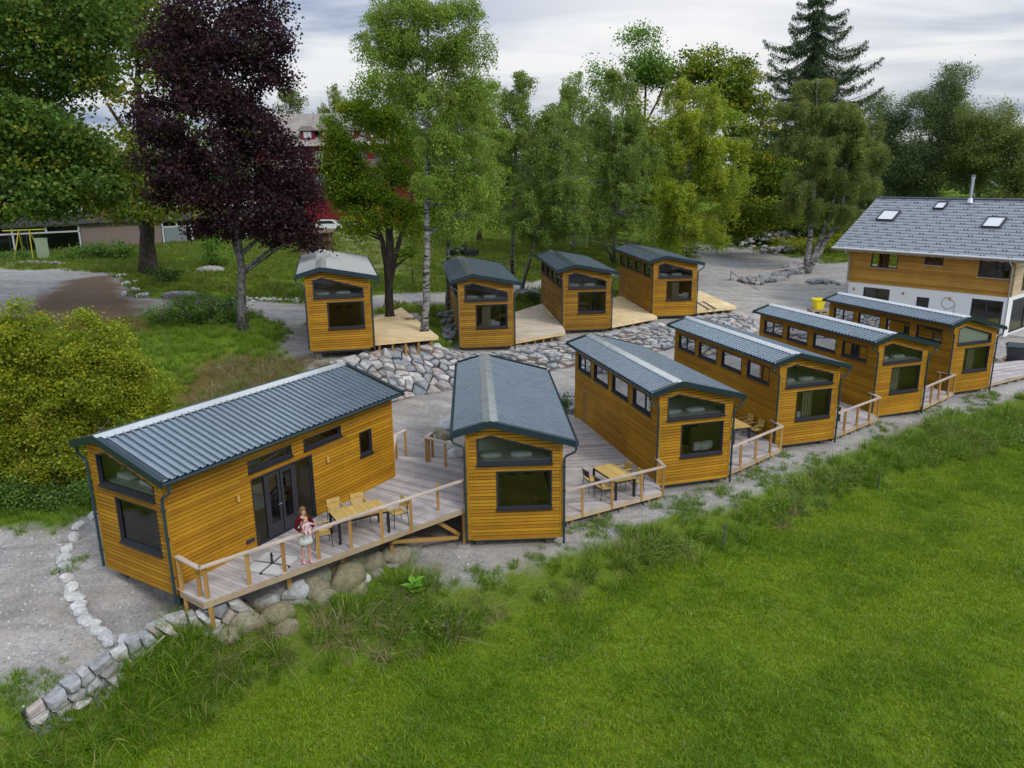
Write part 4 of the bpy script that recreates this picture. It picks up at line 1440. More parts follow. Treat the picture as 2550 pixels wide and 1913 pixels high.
b = MB(); b.b2(.2, HL-.2, .3, HD_-.4, .3, .42); b.b2(.2, HL-.2, .3, HD_-.4, 3.0, 3.12); b.build('floor_slab', M['inner'], house)
for q, nm, sill_ in wins+lows:
    x0, z0, x1, z1 = q
    wb = MB()
    yo = .02
    fr_ = .085
    wb.b2(x0-.01, x1+.01, yo, yo+.10, z1-fr_, z1+.01); wb.b2(x0-.01, x1+.01, yo, yo+.10, z0-.01, z0+fr_)
    wb.b2(x0-.01, x0+fr_, yo, yo+.10, z0+fr_, z1-fr_); wb.b2(x1-fr_, x1+.01, yo, yo+.10, z0+fr_, z1-fr_)
    if nm == 2: wb.b2((x0+x1)/2-.06, (x0+x1)/2+.06, yo+.005, yo+.095, z0+fr_, z1-fr_)
    wo = wb.build('window', M['frame'], house)
    g = MB(); g.add([(x0+.05, yo+.06, z0+.05), (x1-.05, yo+.06, z0+.05), (x1-.05, yo+.06, z1-.05), (x0+.05, yo+.06, z1-.05)], [(0, 1, 2, 3)]); g.build('pane', M['glass'], wo)
    if sill_:
        g = MB(); g.b2(x0-.05, x1+.05, -.10, .015, z0-.06, z0-.015); g.build('sill', M['steel'], wo)
for q in ((2.2, 3.3, 4.6, 5.4), (6.4, 3.3, 8.6, 5.4), (1.0, .45, 6.5, 2.8)):
    wb = MB(); y0, z0, y1, z1 = q; X_ = HL-.12
    for a_, c_, d_, e_ in ((y0, y1, z1-.1, z1), (y0, y1, z0, z0+.1), (y0, y0+.1, z0+.1, z1-.1), (y1-.1, y1, z0+.1, z1-.1), ((y0+y1)/2-.05, (y0+y1)/2+.05, z0+.1, z1-.1)): wb.b2(X_, X_+.08, a_, c_, d_, e_)
    wo = wb.build('window', M['frame'], house)
    g = MB(); g.add([(X_+.04, y0+.05, z0+.05), (X_+.04, y1-.05, z0+.05), (X_+.04, y1-.05, z1-.05), (X_+.04, y0+.05, z1-.05)], [(0, 1, 2, 3)]); g.build('pane', M['glass'], wo)
# roof: stepped tile courses
EX0, EX1 = -1.15, 14.0
b = MB()
RZ, RY, EY, EZ = 9.42, 5.75, -.85, 5.80
NC = 19
for side in (0, 1):
    for i in range(NC):
        t0, t1 = i/NC, (i+1)/NC
        y0, y1 = EY+(RY-EY)*t0, EY+(RY-EY)*t1
        z0, z1 = EZ+(RZ-EZ)*t0, EZ+(RZ-EZ)*t1
        if side: y0, y1 = 2*RY-y0, 2*RY-y1
        x = EX0
        vs = [(EX0, y0, z0+.05), (EX1, y0, z0+.05), (EX1, y1, z1+.012), (EX0, y1, z1+.012), (EX0, y0, z0-.02), (EX1, y0, z0-.02), (EX1, y1, z1-.04), (EX0, y1, z1-.04)]
        fs = [(0, 1, 2, 3), (7, 6, 5, 4), (0, 4, 5, 1), (3, 2, 6, 7), (0, 3, 7, 4), (1, 5, 6, 2)]
        if side: fs = [f_[::-1] for f_ in fs]
        b.add(vs, fs, 0, random.random())
        # snow guards on every second course
        if not side:
            x = EX0+.5+(i % 3)*.55
            while x < EX1-.3:
                for dx in (0, .22): b.b2(x+dx, x+dx+.07, y0+.02, y0+.10, z0+.05, z0+.12, 1)
                x += 1.7
roofo = b.build('roof', [M['tile'], M['trim']], house)
b = MB(); b.b2(EX0-.02, EX1, RY-.16, RY+.16, RZ+.02, RZ+.09); b.build('ridge_tile', M['tile'], house)
b = MB()
b.b2(EX0, EX1, EY+.02, EY+.06, EZ-.22, EZ-.03, 0)
b.hexa([(EX0+.02, EY+.1, EZ-.14), (EX1, EY+.1, EZ-.14), (EX1, RY, RZ-.16), (EX0+.02, RY, RZ-.16), (EX0+.02, EY+.1, EZ-.06), (EX1, EY+.1, EZ-.06), (EX1, RY, RZ-.06), (EX0+.02, RY, RZ-.06)], 0)
x = EX0+.3
while x < EX1: b.b2(x, x+.1, EY+.08, .0, EZ-.28, EZ-.15, 0); x += .9
b.build('rafters', M['beam'], house)
b = MB(); b.tube([(EX0-.05, EY-.06, EZ-.02), (EX1, EY-.06, EZ-.02)], .075, 8)
for xq in (-.02, HL+.05):
    b.tube([(xq, EY-.06, EZ-.05), (xq, EY-.02, EZ-.3), (xq, -.22, EZ-.7), (xq, -.22, .1)], .05, 8)
b.build('gutter', M['steel'], house)


def on_roof(x, t, lift=0.0):
    return (x, EY+(RY-EY)*t, EZ+(RZ-EZ)*t+lift)


for xa, xb, ta, tb in ((1.55, 2.85, .535, .72), (5.12, 5.85, .785, .905), (9.42, 10.6, .48, .652)):
    wb = MB()
    xa, xb = xa+EX0, xb+EX0
    P0, P1, P2, P3 = on_roof(xa, ta, .05), on_roof(xb, ta, .05), on_roof(xb, tb, .05), on_roof(xa, tb, .05)
    up_ = Vector((0, -.06, .11))
    for p, q in ((P0, P1), (P1, P2), (P2, P3), (P3, P0)): wb.beam(Vector(p)+up_*.5, Vector(q)+up_*.5, .09, .14)
    wo = wb.build('skylight', M['frame'], house)
    g = MB(); g.add([Vector(p)+up_*.6 for p in (P0, P1, P2, P3)], [(0, 1, 2, 3)])
    M.setdefault('blind', mat('skylight_blind', (.56, .60, .64), .25, .6))
    g.build('pane', M['blind'], wo)
b = MB(); p = Vector(on_roof(7.33+EX0, .93)); b.tube([p, p+Vector((0, 0, .35))], [.28, .16], 12); b.tube([p+Vector((0, 0, .3)), p+Vector((0, 0, 1.75))], .13, 12); b.tube([p+Vector((0, 0, 1.05)), p+Vector((0, 0, 1.1))], .145, 12); b.tube([p+Vector((0, 0, 1.75)), p+Vector((0, 0, 1.9))], [.15, .15], 12); b.tube([p+Vector((0, 0, 1.9)), p+Vector((0, 0, 2.0))], [.15, .04], 12); b.tube([p+Vector((0, 0, 2.02)), p+Vector((0, 0, 2.05))], [.17, .17], 12)
b.build('chimney_pipe', M['steel'], roofo)
b = MB()
for xq, zq in ((.5, 2.57), (4.33, 2.61), (7.67, 2.58)): b.b2(xq-.06, xq+.06, -.06, .03, zq-.08, zq+.1)
b.build('wall_socket_box', M['post'], house)
b = MB(); pts = [(7.67+.42*math.sin(a_)-.1, .0, 2.25+.42*math.cos(a_)) for a_ in np.linspace(-.2, -4.4, 14)]+[]
b.tube([(7.67, .0, 2.6)]+pts, .012, 5); b.tube([(7.67, 0, 2.6), (8.05, .0, 2.35), (8.05, .0, 1.0)], .012, 5)
b.build('loose_cable', M['black'], house)
# balcony/terrace slab at the gable end, with glass corner
b = MB(); b.b2(HL, HL+4.5, 1.0, 7.5, .12, .36); b.build('terrace_slab', M['slab'], house)

# ------------------------------------------------------------------ long low building behind the trees
q0, q1 = at(-140, 640.5, 4.55), at(640, 594.5, 4.55)
dv = (q1-q0); LB = dv.length; lyaw = math.atan2(dv.y, dv.x)
lb = thing('long_building', 'long low building with white window bands and flat dark fascia behind the maples', 'building', (q0.x, q0.y, 4.3), lyaw)
M['darkwall'] = mat('dark_fascia', (.07, .07, .075), .8)
M['bluegrey'] = mat('blue_grey_panel', (.17, .21, .22), .8)
M['brownwall'] = mat('brown_panel', (.19, .155, .135), .85)
M['whiteframe'] = mat('white_frame', (.46, .48, .52), .6)
b = MB()
b.b2(-8, LB+6, .25, 8, 0, 2.95, 2)
b.b2(-8, LB+6, -.5, 9, 2.9, 4.2, 0)
b.b2(-8, LB+6, -.9, 9.5, 4.2, 4.35, 3)
b.b2(LB*.395, LB*.655, .05, .25, .0, 2.9, 1)
b.build('wall', [M['darkwall'], M['brownwall'], M['glass_dark'], M['slab']], lb)
b = MB(); b.b2(-8, LB+6, .6, 7.5, .1, 2.8); b.build('dark_interior', M['black'], lb)


def band(x0, x1, n):
    f = MB()
    f.b2(x0, x1, 0, .24, 2.72, 2.9); f.b2(x0, x1, 0, .24, 2.05, 2.2); f.b2(x0, x1, 0, .24, .1, .25)
    for i in range(n+1):
        x = x0+(x1-x0)*i/n
        f.b2(x-.09, x+.09, -.005, .235, 2.2, 2.72)
        if i % 2 == 0: f.b2(x-.09, x+.09, -.005, .235, .25, 2.05)
    return f.build('window_band', M['whiteframe'], lb)


band(-6, LB*.39, 6); band(LB*.66, LB+5, 10)
b = MB(); b.b2(LB*.665, LB*.74, .0, .2, .25, 2.05); b.build('door_panel', M['bluegrey'], lb)
# brick red tiled roof and lattice above
M['clay'] = wood('clay_roof', (.22, .07, .02), (.38, .15, .06), (1, 1, 9), .8, .1, False)
b = MB()
b.hexa([(-8, 2, 4.9), (LB*.55, 2, 4.9), (LB*.55, 9.5, 4.9), (-8, 9.5, 4.9), (-8, 6.5, 8.8), (LB*.55, 6.5, 8.8), (LB*.55, 9.5, 8.8), (-8, 9.5, 8.8)], 0)
b.b2(-8, LB*.55, 2.2, 9.3, 4.35, 4.9, 1)
b.build('tiled_roof', [M['clay'], M['brownwall']], lb)
f = MB()
x = -8
while x < LB*.5: f.b2(x, x+.05, -.6, -.55, 4.35, 5.2); x += .45
for z_ in (4.55, 4.85, 5.15): f.b2(-8, LB*.5, -.62, -.53, z_, z_+.04)
f.build('lattice_railing', M['post'], lb)

# ------------------------------------------------------------------ red hotel
M['redwall'] = mat('red_wall', (.16, .012, .020), .9)
M['greytile'] = wood('grey_tile', (.16, .14, .13), (.30, .27, .25), (2, 2, 12), .85, .1, False)
Yr = 118.0
ra, rb = atY(640, 480, Yr), atY(1010, 470, Yr)
red = thing('red_house', 'distant red walled house with grey tiled roof, dormers and wooden balcony', 'house', (ra.x, Yr, 5.0), 0.0)
Lr = rb.x-ra.x


def zr(v): return atY(800, v, Yr).z-5.0


eave, ridge_z = zr(358), zr(299)
b = MB(); b.b2(0, Lr, 0, 12, -1, eave); b.build('wall', M['redwall'], red)
b = MB()
b.hexa([(-1, -1.0, eave-.35), (Lr+1, -1.0, eave-.35), (Lr+1, 13, eave-.35), (-1, 13, eave-.35), (-1, 5.9, ridge_z+1.3), (Lr+1, 5.9, ridge_z+1.3), (Lr+1, 6.1, ridge_z+1.3), (-1, 6.1, ridge_z+1.3)])
rro = b.build('roof', M['greytile'], red)
for cxu in (764, 812, 870, 930):
    xx = atY(cxu, 330, Yr).x-ra.x
    zb = zr(338)
    d = MB(); d.b2(xx-1.0, xx+1.0, .3, 4, zb-.5, zb+.95); d.hexa([(xx-1.5, .0, zb+.7), (xx+1.5, .0, zb+.7), (xx+1.5, 5, zb+.7), (xx-1.5, 5, zb+.7), (xx-.7, .0, zb+1.35), (xx+.7, .0, zb+1.35), (xx+.7, 5, zb+1.35), (xx-.7, 5, zb+1.35)], 1)
    do = d.build('dormer', [M['redwall'], M['greytile']], rro)
    d = MB()
    for a_, c_ in ((-.55, -.03), (.03, .55)):
        d.b2(xx+a_, xx+c_, .18, .3, zb-.3, zb+.55)
    d.build('dormer_window', M['whiteframe'], do)
for vt, vb in ((377, 401), (433, 460)):
    for cu in (745, 795, 842, 895, 950):
        xx = atY(cu, 390, Yr).x-ra.x
        z0, z1 = zr(vb), zr(vt)
        d = MB()
        d.b2(xx-.5, xx+.5, -.08, -.002, z1-.12, z1); d.b2(xx-.5, xx+.5, -.08, -.002, z0, z0+.12)
        for x_ in (-.5, .38, -.06): d.b2(xx+x_, xx+x_+.12, -.081, -.002, z0+.12, z1-.12)
        wo = d.build('window', M['whiteframe'], red)
        d = MB(); d.b2(xx-.4, xx+.4, -.04, -.003, z0+.1, z1-.1); d.build('pane', M['black'], wo)
        d = MB()
        for sx_ in (-1, 1): d.b2(xx+sx_*.82-.26, xx+sx_*.82+.26, -.06, -.002, z0, z1)
        d.build('shutter', M['darkwall'], wo)
d = MB()
zb = zr(417)
d.b2(0, Lr, -1.3, -.01, zb-.1, zb)
for i in range(5): d.b2(0, Lr, -1.3, -1.25, zb+.1+i*.2, zb+.22+i*.2)
x = 0
while x < Lr: d.b2(x, x+.1, -1.25, -1.2, zb, zb+1.05); x += 1.5
d.build('balcony', M['greytile'], red)

# ------------------------------------------------------------------ garden shed
M['oldwood'] = wood('old_boards', (.085, .05, .03), (.20, .14, .095), (22, 22, 1.2), .85, .1)
s0 = dh(682, 553)
shed = thing('garden_shed', 'small weathered plank shed with lean-to roof under the purple tree', 'shed', (s0.x, s0.y, s0.z), .15)
b = MB()
for i in range(14): b.b2(-1.5+i*.22, -1.5+i*.22+.212, -.01, .04, 0, 2.0+i*.015)
for i in range(12): b.b2(-1.56, -1.51, .04+i*.22, .04+i*.22+.212, 0, 2.0)
b.b2(-1.5, 1.55, .05, 2.7, 0, 1.98); b.build('wall', M['oldwood'], shed)
b = MB(); b.hexa([(-1.9, -.4, 2.0), (1.9, -.4, 2.25), (1.9, 3.0, 2.35), (-1.9, 3.0, 2.1), (-1.9, -.4, 2.1), (1.9, -.4, 2.35), (1.9, 3.0, 2.45), (-1.9, 3.0, 2.2)]); b.build('roof', M['oldwood'], shed)
b = MB(); b.b2(-1.2, -.6, -.05, -.012, 1.0, 1.7); b.build('window', M['frame'], shed)
s1 = dh(735, 560)
b = MB(); b.b2(s1.x-.9, s1.x+.9, s1.y-.3, s1.y+.3, s1.z-.1, s1.z+.22)
tag(b.build('timber_sleeper', M['beam'], loc=s1), 'old pale timber beam lying in the grass beside the shed', 'timber beam')

# ------------------------------------------------------------------ cars parked at the red house


def car(label, u, v, Y, rz, m):
    p = atY(u, v, Y)
    r = thing('parked_car', label, 'car', (p.x, Y, zat(p.x, Y)+.0), rz, 'cars parked at the red house')
    b = MB()
    prof = [(-2.1, .35), (2.1, .35), (2.15, .75), (1.2, .92), (.55, 1.42), (-1.2, 1.45), (-1.95, 1.0), (-2.15, .8)]
    vs = [(x, -.85, z) for x, z in prof]+[(x, .85, z) for x, z in prof]
    n = len(prof)
    b.add(vs, [tuple(range(n)), tuple(range(2*n-1, n-1, -1))]+[(i+n, (i+1) % n+n, (i+1) % n, i) for i in range(n)])
    b.build('body', m, r)
    b = MB()
    for y in (-.86, .86): b.hexa([(-1.5, y-.004, .98), (1.0, y-.004, .98), (1.0, y+.004, .98), (-1.5, y+.004, .98), (-1.15, y-.004, 1.36), (.55, y-.004, 1.36), (.55, y+.004, 1.36), (-1.15, y+.004, 1.36)])
    b.build('side_window', M['black'], r)
    for x in (-1.35, 1.35):
        for y in (-.8, .8):
            b = MB(); b.tube([(x, y-.1, .32), (x, y+.1, .32)], .32, 12); b.build('wheel', M['rubber'], r)


M['carwhite'] = mat('car_paint_white', (.72, .74, .78), .25, .5)
M['cargrey'] = mat('car_paint_grey', (.20, .23, .27), .25, .5)
car('white car glimpsed in front of the red house', 812, 470, 106, .1, M['carwhite'])
car('grey car next to the white one by the red house', 862, 470, 107, .0, M['cargrey'])
# ------------------------------------------------------------------ tables and chairs
M['brownback'] = wood('brown_plastic', (.085, .035, .022), (.13, .06, .038), (3, 3, 3), .5, .3, False)


def make_chair(arms=True):
    root = thing('garden_armchair' if arms else 'garden_chair', 'x', 'chair')
    for i in range(7):
        s = None
    b = MB()
    for i in range(8): b.b2(-.21+i*.0535, -.21+i*.0535+.045, -.21, .21, .425, .445)
    b.build('seat', M['teak'], root)
    b = MB()
    bm_ = M['teak'] if arms else M['brownback']
    if arms:
        for i in range(6):
            z = .52+i*.055
            y = .225+(z-.45)*.16
            b.hexa([(-.22, y, z), (.22, y, z), (.22, y+.018, z), (-.22, y+.018, z), (-.22, y+.007, z+.044), (.22, y+.007, z+.044), (.22, y+.025, z+.044), (-.22, y+.025, z+.044)])
    else:
        n = 8
        for i in range(n):
            x0, x1 = -.21+.42*i/n, -.21+.42*(i+1)/n
            c0, c1 = .03*(1-(x0/.21)**2), .03*(1-(x1/.21)**2)
            b.hexa([(x0, .235+c0, .58), (x1, .235+c1, .58), (x1, .25+c1, .58), (x0, .25+c0, .58), (x0, .275+c0, .84), (x1, .275+c1, .84), (x1, .29+c1, .84), (x0, .29+c0, .84)])
    b.build('backrest', bm_, root)
    for sx in (-1, 1):
        b = MB(); b.tube([(sx*.225, -.215, .64 if arms else .43), (sx*.235, -.235, 0)], .011, 6); b.build('leg', M['black'], root)
        b = MB(); b.tube([(sx*.225, .31, .85), (sx*.225, .235, .45), (sx*.235, .28, 0)], .011, 6); b.build('leg', M['black'], root)
        if arms:
            b = MB(); b.b2(sx*.225-.022, sx*.225+.022, -.25, .27, .64, .662); b.build('armrest', M['teak'], root)
    b = MB()
    for y in (-.215, .22): b.tube([(-.225, y, .415), (.225, y, .415)], .010, 6)
    for x in (-.225, .225): b.tube([(x, -.215, .415), (x, .235, .415)], .010, 6)
    b.build('seat_frame', M['black'], root)
    return root


ch_arm, ch_brown = make_chair(True), make_chair(False)
used = {0: False, 1: False}


def chair(arms, x, y, z, rz, label, group='garden chairs on the terraces'):
    src = ch_arm if arms else ch_brown
    k = 0 if arms else 1
    o = src if not used[k] else dup(src)
    used[k] = True
    o.location = (x, y, z); o.rotation_euler = (0, 0, rz)
    o['label'] = label; o['group'] = group


def table(label, c, yaw, L_, W_, z, slat=True, group='outdoor dining tables'):
    root = thing('garden_table', label, 'table', (c[0], c[1], z), yaw, group)
    b = MB()
    n = int(L_/.058) if slat else int(W_/.14)
    for i in range(n):
        if slat: b.b2(-L_/2+i*L_/n, -L_/2+i*L_/n+L_/n-.008, -W_/2, W_/2, .712, .738)
        else: b.b2(-L_/2, L_/2, -W_/2+i*W_/n, -W_/2+(i+1)*W_/n-.003, .712, .738)
    b.build('table_top', M['teak'], root)
    b = MB()
    for y in (-W_/2+.03, W_/2-.03): b.b2(-L_/2+.02, L_/2-.02, y-.02, y+.02, .65, .71)
    for x in (-L_/2+.03, L_/2-.03): b.b2(x-.02, x+.02, -W_/2+.05, W_/2-.05, .65, .71)
    b.build('table_frame', M['black'], root)
    for x in (-L_/2+.04, L_/2-.04):
        for y in (-W_/2+.04, W_/2-.04):
            b = MB(); b.b2(x-.035, x+.035, y-.035, y+.035, 0, .65); b.build('leg', M['black'], root)
    return root


def fr(c, yaw, x, y):
    return c[0]+math.cos(yaw)*x-math.sin(yaw)*y, c[1]+math.sin(yaw)*x+math.cos(yaw)*y


c1 = lambda x, y, z: at(150+x*.40687, 880+y*.40687, z)
p0, p1, p3 = c1(1640, 962, ZA+.74), c1(1948, 893, ZA+.74), c1(1755, 1056, ZA+.74)
yaw = math.atan2(p1.y-p0.y, p1.x-p0.x)
L_, W_ = (p1-p0).length, .92
cc = p0+(p1-p0)/2+Vector((math.sin(yaw), -math.cos(yaw), 0))*(W_/2)
table('long slatted dining table on the big terrace beside the woman', cc, yaw, L_, W_, ZA)
for x, y, r_, lb in ((-L_*.27, W_/2+.30, .12, 'slatted armchair at the wall side of the long table, next to the glass door'), (L_*.18, W_/2+.30, -.05, 'slatted armchair at the wall side of the long table, farther from the door'),
                     (L_/2+.38, -.05, -math.pi/2+.15, 'slatted armchair at the far head of the long table'), (-L_/2-.42, -.25, math.pi/2-.1, 'slatted armchair right behind the woman at the table head')):
    X, Y = fr(cc, yaw, x, y)
    chair(True, X, Y, ZA, yaw+r_, lb)
c3 = lambda x, y, z: at(1400+x*.27723, 800+y*.27723, z)
p0, p1, p3 = c3(272, 1310, ZB+.74), c3(450, 1272, ZB+.74), c3(482, 1443, ZB+.74)
yaw = math.atan2(p3.y-p0.y, p3.x-p0.x)
L_ = (p3-p0).length; W_ = .86
lat = Vector((-math.sin(yaw), math.cos(yaw), 0))
if lat.dot(p1-p0) < 0: lat = -lat
cc = p0+(p3-p0)/2+lat*(W_/2)
sg = 1 if lat.dot(Vector((-math.sin(yaw), math.cos(yaw), 0))) > 0 else -1
table('plain topped square-ended table with brown backed chairs around it', cc, yaw, L_, W_, ZB, False)
for x, y, arms, lb in ((-L_*.28, -(W_/2+.22)*sg, False, 'brown backed chair nearer the neighbouring cabin wall, at the back corner of the table'), (L_*.24, -(W_/2+.22)*sg, False, 'brown backed chair close behind the handrail post'),
                       (-L_*.25, (W_/2+.2)*sg, True, 'slatted chair across from the brown backed pair, farther back'), (L_*.25, (W_/2+.2)*sg, True, 'slatted chair across from the brown backed pair, close to the handrail')):
    X, Y = fr(cc, yaw, x, y)
    rz = yaw + (0 if y > 0 else math.pi)
    chair(arms, X, Y, ZB, rz, lb)
yawD = A['D'][3]
p = c3(1700, 945, .40+.74)
cc = Vector(fr((p.x, p.y), yawD, -.43, .85)).to_3d()
table('table half hidden behind a cabin corner with two armchairs facing it', cc, yawD+math.pi/2, 1.7, .86, .40, False)
for dy, lb in ((-.42, 'slatted armchair nearer the handrail on the weedy side terrace'), (.38, 'slatted armchair set farther back on the weedy side terrace')):
    X, Y = fr((cc.x, cc.y), yawD, .95, dy)
    chair(True, X, Y, .40, yawD-math.pi/2, lb)
yawE = A['E'][3]
p = at(1640+1800*.25316, 760+992*.25316, .40+.74)
cc = Vector(fr((p.x, p.y), yawE, -.43, .75)).to_3d()
table('small plain table alone on the terrace over bare gravel', cc, yawE+math.pi/2, 1.5, .86, .40, False)
X, Y = fr((cc.x, cc.y), yawE, 0.1, 1.25)
chair(True, X, Y, .40, yawE+.1, 'lone slatted chair at the end of the small plain table')
p = at(1990+1275*.25316, 700+1000*.25316, .38)
r_ = thing('bar_stool', 'dark stool with pale seat on the farthest railed terrace', 'stool', (p.x, p.y, .38))
b = MB(); b.tube([(0, 0, .70), (0, 0, .75)], .19, 12); b.build('seat', M['beam'], r_)
for i in range(4):
    a_ = i*math.pi/2+.4; b = MB(); b.tube([(.1*math.cos(a_), .1*math.sin(a_), .70), (.2*math.cos(a_), .2*math.sin(a_), 0)], .016, 6); b.build('leg', M['black'], r_)

# ------------------------------------------------------------------ parasol base
p = c1(1298, 1296, ZA)
ub = thing('parasol_base', 'parasol stand of four pale slabs and a black cross foot without its parasol', 'parasol base', (p.x, p.y, ZA), angA+.25)
for sx in (-1, 1):
    for sy in (-1, 1):
        b = MB(); b.b2(sx*.035, sx*.52, sy*.035, sy*.52, .012, .06); b.build('slab', M['slab'], ub)
b = MB(); b.b2(-.56, .56, -.025, .025, .01, .045); b.b2(-.025, .025, -.56, -.0255, .01, .045); b.b2(-.025, .025, .0255, .56, .01, .045); b.build('cross_foot', M['black'], ub)
b = MB(); b.tube([(0, 0, .04), (0, 0, .36)], .032, 10); b.tube([(0, 0, .30), (.07, 0, .30)], .012, 6); b.build('tube', M['black'], ub)

# ------------------------------------------------------------------ people
import bmesh


def skinned(name, pts, edges, m, parent, sub=2, root=0):
    """pts: list of (x, y, z, radius)"""
    me = bpy.data.meshes.new(name)
    bm = bmesh.new()
    ly = bm.verts.layers.skin.verify()
    vs = []
    for i, p in enumerate(pts):
        v = bm.verts.new(p[:3])
        r = p[3]
        v[ly].radius = (r, r) if not hasattr(r, '__len__') else r
        v[ly].use_root = (i == root)
        vs.append(v)
    for a, c in edges: bm.edges.new((vs[a], vs[c]))
    bm.to_mesh(me); bm.free()
    me.materials.append(m)
    o = bpy.data.objects.new(name, me)
    col.objects.link(o)
    sk = o.modifiers.new('skin', 'SKIN'); sk.use_smooth_shade = True
    ss = o.modifiers.new('sub', 'SUBSURF'); ss.levels = sub; ss.render_levels = sub
    if parent: o.parent = parent
    return o


M['skin'] = mat('skin', (.52, .30, .21), .5, .3)
M['skin_baby'] = mat('skin_baby', (.62, .38, .28), .5, .3)
M['burgundy'] = mat('burgundy_knit', (.095, .007, .011), .9, .1)
M['dress'] = mat('pale_dress', (.58, .62, .58), .9, .1)
M['pink'] = mat('pink_shoe', (.72, .30, .36), .7, .2)
M['babypink'] = mat('baby_clothes', (.62, .42, .46), .9, .1)
M['hair'] = mat('hair', (.16, .085, .035), .6, .3)
M['blond'] = mat('baby_hair', (.45, .30, .14), .6, .3)
M['eye'] = mat('eye', (.02, .015, .012), .3, .5)
M['lips'] = mat('lips', (.40, .12, .10), .5, .3)


def hand(pts, edges, wrist, palm, dirs, up, s=1.0):
    """palm: Vector of the palm end; dirs: finger direction; up: palm normal"""
    w_i = wrist
    pts.append((*palm, .026*s)); pi = len(pts)-1
    edges.append((w_i, pi))
    side = dirs.cross(up).normalized()
    for k, (off, ln) in enumerate(((-.028, .062), (-.009, .074), (.010, .070), (.028, .055))):
        a = palm+side*off*s+dirs*.02*s
        b_ = a+dirs*ln*.5*s-up*.012*s
        c_ = b_+dirs*ln*.38*s-up*.030*s
        pts.append((*a, .010*s)); i0 = len(pts)-1; edges.append((pi, i0))
        pts.append((*b_, .009*s)); edges.append((i0, i0+1))
        pts.append((*c_, .007*s)); edges.append((i0+1, i0+2))
    th = palm-dirs*.015*s-side*.030*s
    pts.append((*th, .011*s)); i0 = len(pts)-1; edges.append((pi, i0))
    t2 = th-side*.022*s+dirs*.030*s
    pts.append((*t2, .009*s)); edges.append((i0, i0+1))
    pts.append((*(t2+dirs*.025*s), .008*s)); edges.append((i0+1, i0+2))


fp = at(765, 1400, ZA)
yw = math.atan2(-fp.x, fp.y)
woman = thing('person', 'woman in burgundy cardigan and white skirt with pink shoes holding a baby', 'person', (fp.x, fp.y+.0, ZA), yw+.15)
P_, E_ = [], []


def ad(x, y, z, r, to=None):
    P_.append((x, y, z, r)); i = len(P_)-1
    if to is not None: E_.append((to, i))
    return i


pel = ad(0, 0, .88, (.125, .095))
wa = ad(0, 0, 1.03, (.105, .085), pel)
chs = ad(0, .0, 1.20, (.125, .09), wa)
shc = ad(0, .01, 1.33, (.09, .065), chs)
nk = ad(.0, .01, 1.41, .042, shc)
hd = ad(.012, .0, 1.50, (.068, .078), nk)
hd2 = ad(.016, -.005, 1.585, (.066, .080), hd)
hands_ = []
for sx in (-1, 1):
    sh = ad(sx*.155, .01, 1.32, .048, shc)
    if sx < 0:
        el = ad(-.215, .0, 1.07, .038, sh); wr = ad(-.04, -.20, .99, .026, el)
        pm = Vector((.03, -.225, .995)); dr = Vector((.95, -.15, .12)).normalized(); upv = Vector((0, -1, .1)).normalized()
    else:
        el = ad(.245, -.03, 1.08, .038, sh); wr = ad(.12, -.23, 1.07, .026, el)
        pm = Vector((.05, -.26, 1.075)); dr = Vector((-.95, -.1, .0)).normalized(); upv = Vector((0, -1, .1)).normalized()
    hands_.append((wr, pm, dr, upv))
for wr, pm, dr, upv in hands_: hand(P_, E_, wr, pm, dr, upv)
for sx in (-1, 1):
    hp = ad(sx*.085, 0, .82, .080, pel)
    kn = ad(sx*.085+(.01 if sx > 0 else -.01), -.015, .47, .050, hp)
    cf = ad(sx*.090, .015, .33, .048, kn)
    an = ad(sx*.085, .01, .085, .030, cf)
    ft_ = ad(sx*.095, -.075, .035, .030, an)
    ad(sx*.10, -.135, .028, .022, ft_)
skinned('body', P_, E_, M['skin'], woman)
# face and ears: head looks towards her left hand side
fc = MB()


def ball(mb, c, r, n=8, mi=0):
    vs, fs = [], []
    rx, ry, rz = r if hasattr(r, '__len__') else (r, r, r)
    for j in range(n//2+1):
        for i in range(n):
            a = 2*math.pi*i/n; bb = math.pi*j/(n//2)
            vs.append((c[0]+rx*math.cos(a)*math.sin(bb), c[1]+ry*math.sin(a)*math.sin(bb), c[2]+rz*math.cos(bb)))
    for j in range(n//2):
        for i in range(n): fs.append((j*n+i, (j+1)*n+i, (j+1)*n+(i+1) % n, j*n+(i+1) % n))
    mb.add(vs, fs, mi)


for dx in (.035, .083):
    b = MB(); ball(b, (dx, -.066 if dx < .05 else -.040, 1.545), .0085); b.build('eye', M['eye'], woman)
b = MB(); ball(b, (.068, -.078, 1.522), (.012, .016, .018)); b.build('nose', M['skin'], woman, smooth=True)
b = MB(); ball(b, (.062, -.067, 1.492), (.020, .008, .006)); b.build('mouth', M['lips'], woman)
b = MB(); ball(b, (-.055, -.010, 1.53), (.008, .018, .025)); b.build('ear', M['skin'], woman, smooth=True)
